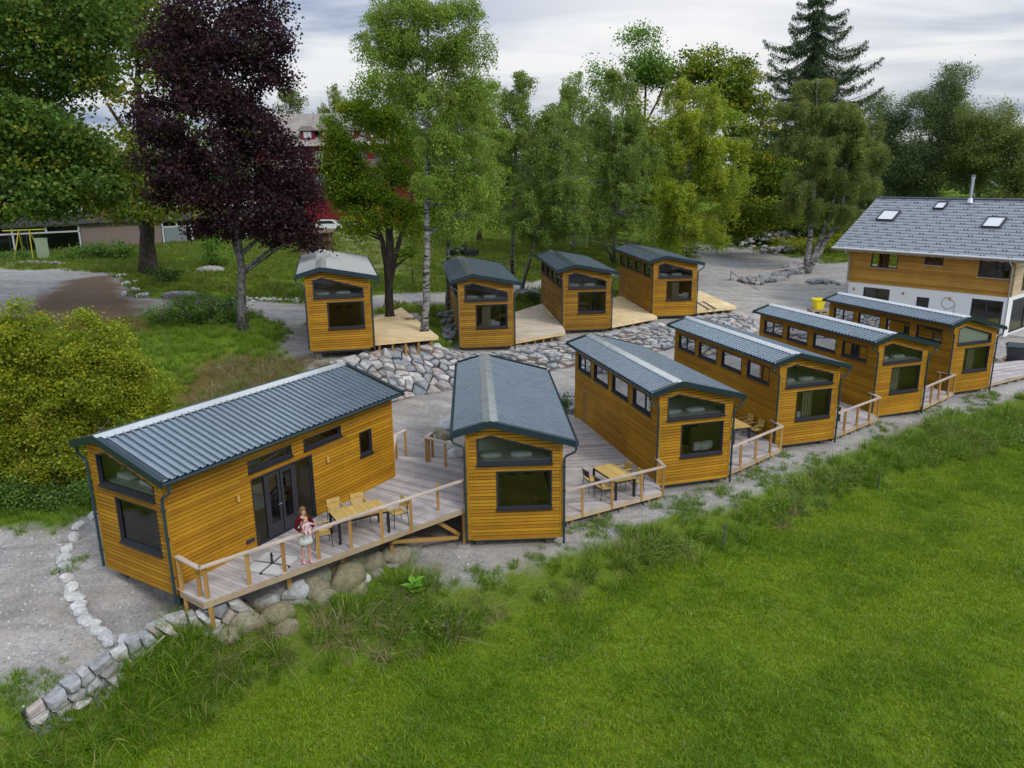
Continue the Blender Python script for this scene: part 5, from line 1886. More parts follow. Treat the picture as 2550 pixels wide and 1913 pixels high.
# hair with a ponytail over the shoulder
b = MB(); ball(b, (.002, .030, 1.575), (.088, .088, .092), 14); ball(b, (-.045, .015, 1.52), (.045, .060, .090), 10)
b.tube([(-.03, .085, 1.56), (-.05, .12, 1.50), (-.06, .11, 1.38), (-.07, .10, 1.28)], [.035, .042, .034, .012], 8)
b.tube([(.055, -.01, 1.46), (.075, -.075, 1.36), (.075, -.10, 1.26), (.07, -.10, 1.17)], [.028, .032, .026, .010], 8)
b.build('hair', M['hair'], woman, smooth=True)
skinned('cardigan', [(0, .01, .93, (.135, .10)), (0, .01, 1.05, (.125, .10)), (0, .01, 1.20, (.14, .105)), (0, .012, 1.32, (.10, .08)), (-.16, .012, 1.32, .064), (-.222, .0, 1.07, .052), (-.10, -.145, 1.01, .042), (.16, .012, 1.32, .064), (.252, -.03, 1.08, .052), (.17, -.165, 1.075, .042)],
        [(0, 1), (1, 2), (2, 3), (3, 4), (4, 5), (5, 6), (3, 7), (7, 8), (8, 9)], M['burgundy'], woman)
b = MB()
n = 20
rings = [(.98, .118, .095), (.90, .150, .120), (.80, .175, .145), (.70, .195, .165), (.60, .215, .185), (.597, .205, .175)]
vs, fs = [], []
for z_, rx, ry in rings:
    for i in range(n):
        a_ = 2*math.pi*i/n; wv = 1+.035*math.sin(a_*7)*(1-z_)*2
        vs.append((rx*wv*math.cos(a_), ry*wv*math.sin(a_), z_+.008*math.sin(a_*3)))
for j in range(len(rings)-1):
    for i in range(n): fs.append((j*n+i, (j+1)*n+i, (j+1)*n+(i+1) % n, j*n+(i+1) % n))
b.add(vs, fs); b.build('skirt', M['dress'], woman, smooth=True)
for sx in (-1, 1):
    b = MB(); ball(b, (sx*.097, -.085, .045), (.050, .095, .038), 10); ball(b, (sx*.092, -.0, .03), (.040, .055, .025), 10); b.build('shoe', M['pink'], woman, smooth=True)
# baby held in front of the chest
bo = Vector((.045, -.235, 1.10))
bw = Matrix.Rotation(yw+.15, 3, 'Z') @ bo
baby = thing('person', 'baby in pale pink suit held against the chest of the woman', 'person', (fp.x+bw.x, fp.y+bw.y, ZA+bo.z), yw+.15)
P_, E_ = [], []
pel = ad(0, 0, .0, (.060, .05)); ch2 = ad(-.012, .0, .12, (.062, .05), pel); n2 = ad(-.02, 0, .185, .030, ch2); h1 = ad(-.025, -.005, .245, (.058, .060), n2); h2 = ad(-.025, 0, .295, (.050, .055), h1)
hl_ = []
for sx, el_, wr_ in ((-1, (-.115, -.03, .09), (-.10, -.06, .0)), (1, (.10, -.04, .155), (.175, -.04, .125))):
    sh = ad(sx*.055-.012, 0, .155, .026, ch2); e_ = ad(*el_, .020, sh); w_ = ad(*wr_, .015, e_)
    d_ = (Vector(wr_)-Vector(el_)).normalized()
    hl_.append((w_, Vector(wr_)+d_*.03, d_, Vector((0, -1, 0))))
for w_, pm, d_, u_ in hl_: hand(P_, E_, w_, pm, d_, u_, .45)
for sx in (-1, 1):
    hp = ad(sx*.04, -.02, -.03, .040, pel); kn = ad(sx*.055, -.08, -.09, .030, hp); an = ad(sx*.05+.01, -.06, -.19, .020, kn); ad(sx*.05+.01, -.10, -.205, .018, an)
skinned('body', P_, E_, M['skin_baby'], baby)
skinned('romper', [(0, 0, .0, (.072, .062)), (-.012, 0, .12, (.072, .06)), (-.012, 0, .165, (.05, .045)), (-.07, 0, .152, .034), (-.118, -.03, .09, .029), (-.105, -.055, .02, .024), (.05, 0, .152, .034), (.10, -.04, .155, .029), (.155, -.04, .133, .023), (-.04, -.02, -.03, .05), (-.055, -.08, -.09, .040), (-.04, -.06, -.18, .029), (.04, -.02, -.03, .05), (.055, -.08, -.09, .040), (.06, -.06, -.18, .029)],
        [(0, 1), (1, 2), (2, 3), (3, 4), (4, 5), (2, 6), (6, 7), (7, 8), (0, 9), (9, 10), (10, 11), (0, 12), (12, 13), (13, 14)], M['babypink'], baby)
b = MB(); ball(b, (-.025, .012, .300), (.060, .062, .050), 12); b.build('hair', M['blond'], baby, smooth=True)
for dx in (-.045, -.008):
    b = MB(); ball(b, (dx, -.060, .262), .006); b.build('eye', M['eye'], baby)
b = MB(); ball(b, (-.026, -.066, .246), (.007, .008, .007)); b.build('nose', M['skin_baby'], baby)
b = MB(); ball(b, (-.026, -.060, .226), (.011, .005, .004)); b.build('mouth', M['lips'], baby)

# ------------------------------------------------------------------ small things around the site
M['stake'] = wood('grey_stake', (.08, .075, .07), (.19, .18, .17), (12, 12, 2), .9, .1, False)
for (u, v, vt, lb) in ((966, 1392, 1342, 'grey fence stake in tall grass below the boulders'), (1561, 1192, 1131, 'grey fence stake leaning at the lawn edge near the middle cabins'), (1894, 1058, 1022, 'short grey stake in the weeds below the farther cabins')):
    p = dh(u, v)
    h_ = atY(u*K, vt*K, p.y).z-p.z
    b = MB(); b.tube([(p.x, p.y, p.z-.1), (p.x+.03, p.y, p.z+h_*.96), (p.x+.03, p.y, p.z+h_)], [.032, .028, .015], 7)
    tag(b.build('fence_stake', M['stake'], loc=p), lb, 'stake', 'grey stakes along the lawn')
FP = [(866, 599, 561, 'white post in the dry paddock by the platform tree'), (903, 614, 581, 'shorter white post next to the plank in the paddock'), (829, 623, 590, 'dark thin post behind the highest cabin'), (1029, 711, 668, 'thin post right of the platform birch'),
      (1264, 675, 646, 'thin post behind the brownish cabin'), (1307, 698, 655, 'thin post next to the leaning birch'), (1250, 664, 640, 'stout low post beyond the brownish cabin')]
for u, v, vt, lb in FP:
    p = hit(u, v); h_ = atY(u, vt, p.y).z-p.z
    b = MB(); b.tube([(p.x, p.y, p.z-.1), (p.x, p.y, p.z+h_)], .05, 6)
    tag(b.build('fence_post', M['whiteframe'] if 'white' in lb else M['stake'], loc=p), lb, 'fence post', 'paddock fence posts')
b = MB()
g0, g1 = hit(1385, 612), hit(1462, 618)
for i in range(5):
    z_ = .35+i*.32
    b.beam(g0+Vector((0, 0, z_)), g1+Vector((0, 0, z_)), .05, .05)
for t_ in (0, .5, 1): p = g0.lerp(g1, t_); b.b2(p.x-.04, p.x+.04, p.y-.04, p.y+.04, p.z-.2, p.z+1.75)
tag(b.build('metal_gate', M['steel'], loc=g0), 'grey tubular paddock gate behind the birches', 'gate')
b = MB()
g0, g1 = hit(1470, 612), hit(1590, 640)
for i in range(3): b.beam(g0+Vector((0, 0, .5+i*.45)), g1+Vector((0, 0, .5+i*.45)), .06, .14)
for t_ in np.linspace(0, 1, 5): p = g0.lerp(g1, float(t_)); b.b2(p.x-.07, p.x+.07, p.y-.07, p.y+.07, p.z-.2, p.z+1.6)
tag(b.build('wooden_fence', M['stake'], loc=g0), 'dark wooden rail fence running on from the metal gate', 'fence')


def tire(label, c, r, tilt, rz):
    b = MB()
    n = 36
    prof = [(.62, -.22), (.92, -.26), (1.0, -.20), (1.0, .20), (.92, .26), (.62, .22), (.60, .0)]
    vs, fs = [], []
    for i in range(n):
        a = 2*math.pi*i/n
        for k, (q, zz_) in enumerate(prof):
            qq = q*(1+(.035 if (i % 2 and k in (2, 3)) else 0))
            vs.append(Vector((qq*r*math.cos(a), qq*r*math.sin(a), zz_*r*1.2)))
    m_ = len(prof)
    for i in range(n):
        for k in range(m_):
            fs.append((i*m_+k, ((i+1) % n)*m_+k, ((i+1) % n)*m_+(k+1) % m_, i*m_+(k+1) % m_))
    Rm = Matrix.Rotation(rz, 3, 'Z') @ Matrix.Rotation(tilt, 3, 'Y')
    b.add([Vector(c)+Rm @ v for v in vs], fs)
    tag(b.build('tractor_tire', M['rubber'], loc=c), label, 'tire', 'old tractor tires in the paddock')


p = hit(1141, 640); tire('upper tractor tire leaning on the flat one in the paddock', p+Vector((0, 0, .75)), .98, -.45, 0)
p = hit(1168, 641); tire('flat lying tractor tire carrying the leaning one', p+Vector((.1, .2, .45)), .90, -.06, .3)
# yellow tub on pallet
p = hit(2036, 783)
tb = thing('yellow_tub', 'bright yellow plastic tub with rim standing on the building site', 'tub', p)
b = MB(); n = 4
vs = []
for z_, r_ in ((.35, .30), (1.12, .42), (1.13, .49), (1.21, .49), (1.21, .43), (.45, .28)):
    for sx, sy in ((-1, -1), (1, -1), (1, 1), (-1, 1)): vs += [(sx*r_, sy*(r_-.12)*.9, z_), (sx*(r_-.12), sy*r_*.9, z_)] if sx*sy > 0 else [(sx*(r_-.12), sy*r_*.9, z_), (sx*r_, sy*(r_-.12)*.9, z_)]
k = 8; fs = [tuple(range(7, -1, -1))]
for j in range(5):
    for i in range(k): fs.append((j*k+i, j*k+(i+1) % k, (j+1)*k+(i+1) % k, (j+1)*k+i))
fs.append(tuple(5*k+i for i in range(k)))
b.add(vs, fs); b.build('tub', M['yellow'], tb)
b = MB()
for x in (-.55, 0, .55): b.b2(x-.06, x+.06, -.6, .6, 0, .3)
for i in range(6): b.b2(-.65, .65, -.6+i*.21, -.6+i*.21+.14, .3, .42)
b.build('pallet', M['beam'], tb)
p = hit(2085, 800)
b = MB(); b.beam(p+Vector((-1.6, -.2, .3)), p+Vector((1.6, .2, .35)), .25, .12); b.beam(p+Vector((-1.2, .3, .5)), p+Vector((1.7, .5, .5)), .2, .1); b.beam(p+Vector((-1.7, -.5, .12)), p+Vector((1.2, -.3, .12)), .3, .2)
tag(b.build('timber_stack', M['beam'], loc=p), 'untidy stack of building timber beside the yellow tub', 'timber stack')
# barrier tape
M['tape'] = mat('tape_white', (.62, .58, .55), .6); M['tape_r'] = mat('tape_red', (.45, .16, .12), .6)


def tape(label, pa, pb, ha, hb, sag=.25):
    b = MB(); n = 60
    pts = []
    for i in range(n+1):
        t = i/n
        q = pa.lerp(pb, t); pts.append(Vector((q.x, q.y, (pa.z+ha)*(1-t)+(pb.z+hb)*t-sag*4*t*(1-t))))
    for i in range(n): b.add([pts[i]-Vector((0, 0, .05)), pts[i+1]-Vector((0, 0, .05)), pts[i+1]+Vector((0, 0, .05)), pts[i]+Vector((0, 0, .05))], [(0, 1, 2, 3)], i % 2)
    for q in (pa,): b.tube([q, q+Vector((0, 0, ha+.1))], .03, 6, 2)
    tag(b.build('barrier_tape', [M['tape'], M['tape_r'], M['black']], loc=pa), label, 'tape', 'red and white barrier tape')


a0 = hit(1819, 700); a1 = hit(2000, 690); a2 = hit(1890, 735)
tape('red and white tape running from the thin peg to the birch trunk', a0, a1, .9, 1.2)
tape('red and white tape dropping from the peg across the dug bed', a0, a2, .9, .4, .1)
# swing and panels at the far left
M['swing'] = mat('yellow_paint', (.42, .36, .03), .6); M['green_panel'] = mat('green_panel', (.30, .38, .25), .7); M['green_dark'] = mat('green_dark', (.05, .12, .08), .7)
p = dh(62, 560)
sw = thing('swing_frame', 'yellow tubular swing frame in front of the long building', 'swing', p)
b = MB(); s_ = 1.0
for x in (-.9, .9):
    b.tube([(x*0+(-.9 if x < 0 else .9)*1.0, -.8, 0), (x*.55, 0, 2.7), (x, .8, 0)], .05, 6)
b.tube([(-2.0, 0, 2.68), (2.0, 0, 2.78)], .07, 6)
b.build('frame', M['swing'], sw)
for i, x in enumerate((-1.5, -.3, .9)):
    b = MB(); b.tube([(x, 0, 2.7), (x, -.02, .75)], .018, 5); b.tube([(x+.45, 0, 2.7), (x+.45, -.02, .75)], .018, 5); b.b2(x-.03, x+.48, -.15, .13, .70, .75); b.build('swing_seat', M['green_dark'], sw)
for i, (u, v, lb) in enumerate(((90, 562, 'pale green upright panel nearer the swing'), (101, 562, 'pale green upright panel nearer the bushes'))):
    p = dh(u, v); b = MB(); b.b2(p.x-.33, p.x+.33, p.y-.05, p.y+.05, p.z-.1, p.z+2.0)
    b.b2(p.x-.36, p.x+.36, p.y-.07, p.y+.07, p.z+2.0, p.z+2.06)
    tag(b.build('upright_panel', M['green_panel'], loc=p), lb, 'panel', 'green panels by the swing')
heap('gravel_heap', [(85, 571, 60, 3.6, 1.2, .25, .16)], M['rock_dark'], 'low heap of dark gravel ringed by pale stones by the swing', 'gravel heap', 21)
# bins and logs near the house terrace
p = hit(2528, 905)
wb = thing('wheeled_bin', 'dark grey wheeled bin beside the house terrace', 'bin', p, -.5)
b = MB(); b.hexa([(-.45, -.35, .1), (.45, -.35, .1), (.45, .35, .1), (-.45, .35, .1), (-.6, -.48, 1.1), (.6, -.48, 1.1), (.6, .48, 1.1), (-.6, .48, 1.1)]); b.build('body', M['frame'], wb)
b = MB(); b.hexa([(-.64, -.52, 1.10), (.64, -.52, 1.10), (.64, .52, 1.10), (-.64, .52, 1.10), (-.5, -.4, 1.24), (.5, -.4, 1.24), (.5, .4, 1.24), (-.5, .4, 1.24)]); b.build('lid', M['pipe'], wb)
for x in (-.5, .5): b = MB(); b.tube([(x-.06, -.4, .12), (x+.06, -.4, .12)], .12, 10); b.build('wheel', M['rubber'], wb)
b = MB(); p = hit(2497, 903)
for i in range(16):
    q = p+Vector((random.uniform(-.5, 1.3), random.uniform(-.3, .5), .08+.12*random.randint(0, 2))); a_ = random.uniform(.5, 1.1)
    b.tube([q-Vector((math.sin(a_), math.cos(a_), 0))*.25, q+Vector((math.sin(a_), math.cos(a_), 0))*.25], .08, 7)
tag(b.build('log_pile', M['beam'], loc=p), 'low pile of split logs beyond the bare terrace', 'log pile')
# twigs on the new terrace
p = at(1022, 796, zG+.02)
b = MB()
for i in range(16):
    a_ = random.uniform(0, 6.3); b.tube([p+Vector((random.uniform(-.3, .3), random.uniform(-.2, .2), .03)), p+Vector((math.cos(a_)*.6, math.sin(a_)*.4, random.uniform(.03, .3)))], [.012, .005], 5)
tag(b.build('cut_branches', M['bark'], loc=p), 'small heap of cut twigs on the new yellow terrace', 'twigs')
# ------------------------------------------------------------------ foliage
LEAFGAIN = 1.95


def leaves(name, C, a, b, tint, parent, loc, up=.5, droop=0.0, m=None, jit=.35):
    """one rhombus per leaf. C (n,3) world centres"""
    n = len(C)
    nr = rng.normal(size=(n, 3)); nr[:, 2] += up*1.6
    nr /= np.linalg.norm(nr, axis=1, keepdims=True)
    t = rng.normal(size=(n, 3)); t[:, 2] -= droop*2.0
    t -= nr*np.sum(t*nr, 1, keepdims=True); t /= np.linalg.norm(t, axis=1, keepdims=True)+1e-9
    s = np.cross(nr, t)
    k = rng.uniform(1-jit, 1+jit, (n, 1))
    bend = nr*(a*.25)*k
    V = np.stack([C+t*a*k, C+s*b*k-bend, C-t*a*k, C-s*b*k-bend], 1).reshape(-1, 3) - np.array(loc)[None]
    me = bpy.data.meshes.new(name)
    me.vertices.add(4*n); me.vertices.foreach_set('co', V.astype(np.float32).ravel())
    me.loops.add(4*n); me.loops.foreach_set('vertex_index', np.arange(4*n, dtype=np.int32))
    me.polygons.add(n); me.polygons.foreach_set('loop_start', (np.arange(n)*4).astype(np.int32))
    me.update(calc_edges=True)
    at_ = me.attributes.new('tint', 'FLOAT_COLOR', 'FACE')
    cc = np.ones((n, 4), np.float32); cc[:, :3] = np.clip(np.asarray(tint)*LEAFGAIN, 0, .8)
    at_.data.foreach_set('color', cc.ravel())
    me.materials.append(m or M['leaf'])
    o = bpy.data.objects.new(name, me)
    col.objects.link(o)
    if parent: o.parent = parent
    else: o.location = loc
    return o


PAL = dict(
    maple=[((.042, .088, .014), 5), ((.065, .118, .018), 4), ((.030, .065, .013), 3), ((.15, .15, .014), 1.5)],
    maple_y=[((.055, .10, .014), 4), ((.11, .14, .018), 4), ((.20, .17, .015), 2)],
    purple=[((.016, .007, .010), 5), ((.026, .010, .013), 4), ((.042, .016, .018), 2), ((.024, .014, .024), 2), ((.040, .045, .012), .5)],
    birch=[((.105, .165, .022), 5), ((.085, .14, .022), 4), ((.13, .185, .030), 3), ((.20, .18, .02), .5)],
    birch_g=[((.082, .125, .022), 5), ((.100, .148, .028), 4), ((.065, .105, .020), 3), ((.16, .14, .02), .3)],
    birch_y=[((.14, .19, .016), 5), ((.10, .155, .018), 4), ((.24, .23, .015), 1.5)],
    lime=[((.060, .125, .010), 4), ((.100, .170, .010), 4), ((.170, .22, .012), 2.5), ((.20, .16, .015), .6)],
    beech=[((.055, .10, .008), 4), ((.12, .155, .010), 3), ((.22, .20, .010), 1.5), ((.030, .06, .008), 3)],
    ash=[((.065, .135, .018), 5), ((.09, .165, .025), 3)],
    olive=[((.075, .105, .026), 5), ((.095, .125, .030), 4), ((.15, .15, .025), 1)],
    grey=[((.052, .082, .030), 5), ((.068, .10, .038), 4), ((.10, .125, .03), 1)],
    hazel=[((.130, .160, .010), 6), ((.080, .120, .009), 4), ((.200, .205, .014), 2.6), ((.17, .12, .02), .6)],
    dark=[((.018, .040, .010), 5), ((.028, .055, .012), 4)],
    spruce=[((.022, .045, .018), 5), ((.034, .062, .024), 4), ((.06, .07, .025), 1)],
    shrub=[((.040, .090, .014), 5), ((.060, .12, .02), 4), ((.10, .15, .03), 2)])


def pick(pal, n):
    P = PAL[pal]
    c = np.array([p[0] for p in P]); w_ = np.array([p[1] for p in P], float); w_ /= w_.sum()
    return c[rng.choice(len(P), n, p=w_)]


def lobe_world(lb, Y):
    u, v, ru, rv = lb[:4]
    dy = lb[4] if len(lb) > 4 else 0.0
    c = atY(u*K, v*K, Y+dy)
    d = (c-Vector((0, 0, H))).length
    s = K/FPX*d
    return c, ru*s, rv*s


def tree(name, label, cat, Y, base, lobes, pal, leaf=(.11, .08), cover=2.6, trunk=.25, barkm='bark', stems=None, style='broad', csize=.55, branch0=.30, gaps=.40, group=None, dens_limbs=2, flat=.6):
    if isinstance(base, tuple) and len(base) == 2: bp = dh(*base)
    else: bp = Vector(base)
    bp = Vector((bp.x, bp.y, zat(bp.x, bp.y)-.1))
    Yd = bp.y if Y is None else Y
    cover *= 1.45; leaf = (leaf[0]*.9, leaf[1]*.9)
    if style == 'weep': lobes = [(l[0], l[1], l[2]*1.12, l[3]*1.12)+tuple(l[4:]) for l in lobes]
    L = [lobe_world(l, Yd) for l in lobes]
    root = thing(name, label, cat, bp, 0, group)
    loc = np.array(bp)
    # --- cluster centres
    CC, lid = [], []
    la = 2*leaf[0]*leaf[1]
    percl = 46 if style != 'weep' else 60
    for i, (c, ru, rv) in enumerate(L):
        rd = (ru+rv)/2 if ru > rv else ru
        ntot = cover*math.pi*ru*rv/la
        nc = max(5, int(ntot/percl))
        d = rng.normal(size=(nc*3, 3)); d /= np.linalg.norm(d, axis=1, keepdims=True)
        r = .35+.65*rng.random((nc*3, 1))**.55
        p = d*r*np.array([[ru, rd, rv]])+np.array(c)[None]
        nz = vnoise(p[:, 0]+p[:, 2]*.7, p[:, 1]*.6+p[:, 2], max(.5, csize*1.9), 17)
        p = p[nz > gaps][:nc]
        CC.append(p); lid += [i]*len(p)
    CC = np.concatenate(CC); lid = np.array(lid)
    # --- trunk and limbs
    tb = MB()
    top = max(c.z+rv*.55 for c, ru, rv in L)
    if stems is None: stems = [[(base[0], base[1])]]
    trunks = []
    for st in stems:
        pts = [bp.copy()]
        for (u, v) in st[1:]:
            pts.append(atY(u*K, v*K, Yd))
        if len(pts) == 1:
            cz = sum((c.x for c, _, _ in L))/len(L)
            pts.append(Vector((bp.x+(cz-bp.x)*.15, bp.y, bp.z+(top-bp.z)*.35)))
            pts.append(Vector((bp.x+(cz-bp.x)*.5, bp.y, bp.z+(top-bp.z)*.75)))
        rs, _ln = resample(pts, 14)
        for i in range(1, len(rs)): rs[i] = rs[i]+Vector((random.uniform(-1, 1), random.uniform(-1, 1), 0))*trunk*.18
        zr0, zr1 = rs[0].z, rs[-1].z
        rad = [trunk*(1-.86*(i/14)**.9)*(1.35 if i == 0 else 1) for i in range(15)]
        tb.tube(rs, rad, 9)
        trunks.append((rs, rad))
    limbs = [p for rs, rad in trunks for p in rs[4:]]
    limb_r = [r for rs, rad in trunks for r in rad[4:]]
    for i, (c, ru, rv) in enumerate(L):
        for k in range(dens_limbs):
            tip = c+Vector((random.uniform(-.5, .5)*ru, random.uniform(-.5, .5)*ru, random.uniform(-.2, .6)*rv))
            # start point on a trunk, below the tip
            best = None
            for rs, rad in trunks:
                for j in range(3, 14):
                    q = rs[j]
                    if q.z < bp.z+(top-bp.z)*branch0*.6: continue
                    dd = (tip-q).length + abs((tip.z-q.z)-.55*math.hypot(tip.x-q.x, tip.y-q.y))*.8
                    if best is None or dd < best[0]: best = (dd, q, rad[j])
            if best is None: continue
            _, q, r0 = best
            rs_, rad_ = random.choice(trunks) if best[0] > 9 else (None, None)
            q = q+Vector((0, 0, random.uniform(-.5, .6)))
            mid = q.lerp(tip, .5)+Vector((0, 0, (tip-q).length*.08))+Vector((random.uniform(-.3, .3), random.uniform(-.3, .3), 0))
            rs, _ln = resample([q, mid, tip], 7)
            r0 = min(r0*.6, trunk*.42)
            rad = [r0*(1-.85*j/7) for j in range(8)]
            tb.tube(rs, rad, 6)
            limbs += rs[2:]; limb_r += rad[2:]
    LP = np.array([tuple(p) for p in limbs])
    ntw = min(len(CC), 260) if style != 'weep' else 0
    for j in rng.choice(len(CC), ntw, replace=False):
        p = CC[j]; d = np.linalg.norm(LP-p[None], axis=1); k = int(d.argmin())
        if d[k] > 6: continue
        r0 = min(limb_r[k]*.6, .035+.01*trunk)
        q = Vector(LP[k]); e_ = Vector(p)
        tb.tube([q, q.lerp(e_, .55)+Vector((0, 0, .12)), e_], [r0, r0*.6, r0*.2], 4, caps=False)
    tb.build('trunk', M[barkm], root, world=True, smooth=True)
    # --- leaves
    nl = percl
    cs = csize
    if style == 'weep':
        PT, TT = [], []
        TP = [p for rs, rad in trunks for p in rs[3:]]
        bb = MB()
        for (c, ru, rv) in L:
            rd = (ru+rv)/2 if ru > rv else ru
            A_l = math.pi*ru*rv
            ntot = int(cover*A_l/la*1.30)
            nb = max(6, int(A_l/(1.5*cs*cs)))
            q0 = min(TP, key=lambda p: (p-c).length+max(0, p.z-c.z)*1.5)
            st_ = c.lerp(q0, .55)
            for k in range(nb):
                d = rng.normal(size=3); d[2] = abs(d[2])*.9-.35; d /= np.linalg.norm(d)
                tip = Vector((c.x+d[0]*ru*random.uniform(.7, 1.08), c.y+d[1]*rd*random.uniform(.7, 1.08), c.z+d[2]*rv*random.uniform(.7, 1.0)))
                ctl = st_.lerp(tip, .55)+Vector((0, 0, (tip-st_).length*.22))
                def bz(t): return st_*(1-t)**2+ctl*2*t*(1-t)+tip*t*t
                bb.tube([bz(0), bz(.35), bz(.7), bz(1)], [.030, .022, .014, .006], 4, caps=False)
                ns = 14
                m_ = max(4, int(ntot/nb/ns))
                bt = pick(pal, 4).mean(0)*random.uniform(.74, 1.25)
                for s_i in range(ns):
                    t = .22+.80*random.random()**.75
                    p0_ = np.array(bz(min(t, 1.0)))+rng.normal(size=3)*cs*np.array([.26, .26, .12])
                    ln = cs*random.uniform(.35, 1.9)
                    h_ = rng.random(m_)
                    q = p0_[None]+np.stack([rng.normal(size=m_)*.075*(1+cs), rng.normal(size=m_)*.075*(1+cs), -h_*ln], 1)
                    PT.append(q); TT.append(np.repeat((bt*random.uniform(.85, 1.18))[None], m_, 0))
        PT, TT = np.concatenate(PT), np.concatenate(TT)
        bb.build('boughs', M[barkm], root, world=True)
        TT = TT*.75+pick(pal, len(PT))*.25
        TT = TT*rng.uniform(.78, 1.22, (len(PT), 1))
        leaves('crown', PT, leaf[0]*.85, leaf[1]*.85, TT, root, loc, up=.15, droop=.9)
        return root
    n = len(CC)
    base_t = pick(pal, n)
    cl = np.repeat(CC, nl, 0)
    g = rng.normal(size=(n*nl, 3))
    if style == 'weep':
        g[:, 0] *= cs*.35; g[:, 1] *= cs*.35
        g[:, 2] = -np.abs(g[:, 2])*cs*1.5+cs*.3
    else:
        g *= np.array([[cs*.55, cs*.55, cs*.55*flat]])
    P = cl+g
    t = np.repeat(base_t, nl, 0)
    mixin = pick(pal, n*nl)
    t = t*.65+mixin*.35
    t *= rng.uniform(.75, 1.25, (n*nl, 1))
    leaves('crown', P, leaf[0], leaf[1], t, root, loc, up=.5 if style != 'weep' else .1, droop=.8 if style == 'weep' else .25)
    return root


# leaf (half length, half width)
tree('maple_tree', 'huge dark green maple whose low boughs hang over the long building', 'tree', 46, (-36, 46, 4), [(-70, 180, 200, 240), (60, 110, 130, 120), (50, 330, 170, 100), (190, 400, 85, 60, -2), (240, 350, 50, 60, -1), (140, 250, 80, 60, -2), (110, 10, 150, 100), (60, 428, 130, 38, -2), (-40, 410, 120, 55), (225, 130, 35, 60)],
     'maple', (.135, .10), 3.1, .7, csize=.95, gaps=.36, flat=.5)
tree('maple_tree', 'tall maple with thick dark forked trunk standing on the lawn behind the purple tree', 'tree', None, (322, 592), [(255, 70, 70, 90), (330, 60, 80, 90), (345, 190, 70, 70), (210, 0, 80, 60), (350, 330, 70, 80), (300, 430, 75, 45, -3), (370, 430, 70, 40), (255, 440, 45, 35, -3), (235, 175, 35, 40), (255, 290, 25, 25)],
     'maple_y', (.17, .13), 2.0, .66, csize=1.1, gaps=.42, stems=[[(322, 592), (318, 520), (315, 430), (308, 330), (300, 200), (290, 60)], [(322, 592), (316, 500), (285, 440), (270, 400)], [(322, 592), (314, 420), (300, 350), (262, 270), (230, 225)]])
tree('purple_maple_tree', 'dark purple leaved maple on the grassy mound above the nearest cabin', 'tree', None, (525, 715), [(470, 60, 115, 80), (560, 60, 62, 75), (400, 110, 75, 80), (500, 170, 120, 70), (585, 140, 32, 50), (450, 260, 130, 70), (345, 250, 60, 50), (560, 270, 75, 70), (370, 330, 75, 60), (480, 370, 130, 80), (610, 360, 60, 80), (400, 420, 70, 50), (560, 440, 110, 60), (650, 440, 55, 60), (675, 500, 42, 42), (610, 510, 60, 28), (430, 480, 50, 25), (510, 495, 30, 22)],
     'purple', (.088, .070), 2.8, .27, 'bark_dim', csize=.62, gaps=.36, stems=[[(525, 715), (522, 640), (520, 560), (512, 480), (505, 400), (495, 280), (490, 120), (485, 20)], [(525, 715), (520, 570), (500, 510), (478, 470)]], flat=.55)
tree('deciduous_tree', 'multi stemmed bright green tree growing through the new terrace', 'tree', tree_p.y, (tree_p.x, tree_p.y, 3), [(825, 215, 62, 60), (770, 280, 58, 55), (745, 360, 42, 50), (860, 310, 70, 70), (785, 390, 75, 50), (880, 410, 75, 45), (740, 430, 34, 28), (815, 460, 80, 38), (905, 480, 52, 32), (722, 275, 22, 30), (890, 550, 28, 12), (770, 500, 30, 24), (945, 440, 30, 30), (730, 330, 34, 45), (755, 430, 40, 40), (720, 395, 22, 26)],
     'lime', (.075, .058), 3.0, .27, 'bark', csize=.5, gaps=.38, stems=[[(841, 640), (840, 620), (842, 560), (845, 460), (850, 330), (840, 220)], [(841, 640), (838, 600), (825, 520), (800, 440), (770, 340)], [(841, 640), (842, 600), (862, 520), (885, 450), (900, 380)], [(841, 640), (839, 590), (835, 480), (830, 380)]])
tree('birch_tree', 'tallest birch with straight black and white trunk beside the new terrace edge', 'tree', birch_p.y, (birch_p.x, birch_p.y, 3), [(825, 75, 60, 48), (800, 110, 34, 40), (880, 30, 80, 50), (960, 30, 75, 50), (1010, 110, 50, 60), (900, 120, 105, 55), (880, 180, 50, 50), (965, 200, 90, 70), (1035, 190, 35, 50), (990, 300, 80, 70), (925, 290, 45, 60), (1015, 380, 65, 60), (950, 400, 60, 60), (995, 465, 60, 40)],
     'birch', (.065, .042), 2.1, .24, 'bark_birch', csize=.62, gaps=.40, style='weep', stems=[[(917, 712), (921, 600), (923, 450), (921, 300), (920, 150), (925, 20)]], dens_limbs=3)
tree('birch_tree', 'birch with dark lower trunk standing past the brownish cabin roof', 'tree', 52, (-4.3, 52, 3), [(1000, 240, 60, 70), (1040, 300, 55, 70), (1045, 380, 50, 70), (1000, 440, 70, 60), (960, 500, 45, 30)],
     'birch', (.07, .046), 2.2, .19, 'bark_birch', csize=.65, style='weep', stems=[[(970, 600), (968, 490), (975, 400), (985, 250)]])
tree('birch_tree', 'slim birch rising behind the brownish cabin', 'tree', 61, (1106, 596), [(1128, 175, 26, 34), (1105, 230, 50, 42), (1110, 300, 62, 62), (1085, 380, 55, 60), (1105, 460, 50, 42)],
     'birch_g', (.085, .055), 2.4, .22, 'bark_birch', csize=.75, style='weep', stems=[[(1106, 596), (1108, 500), (1112, 380), (1122, 180)]])
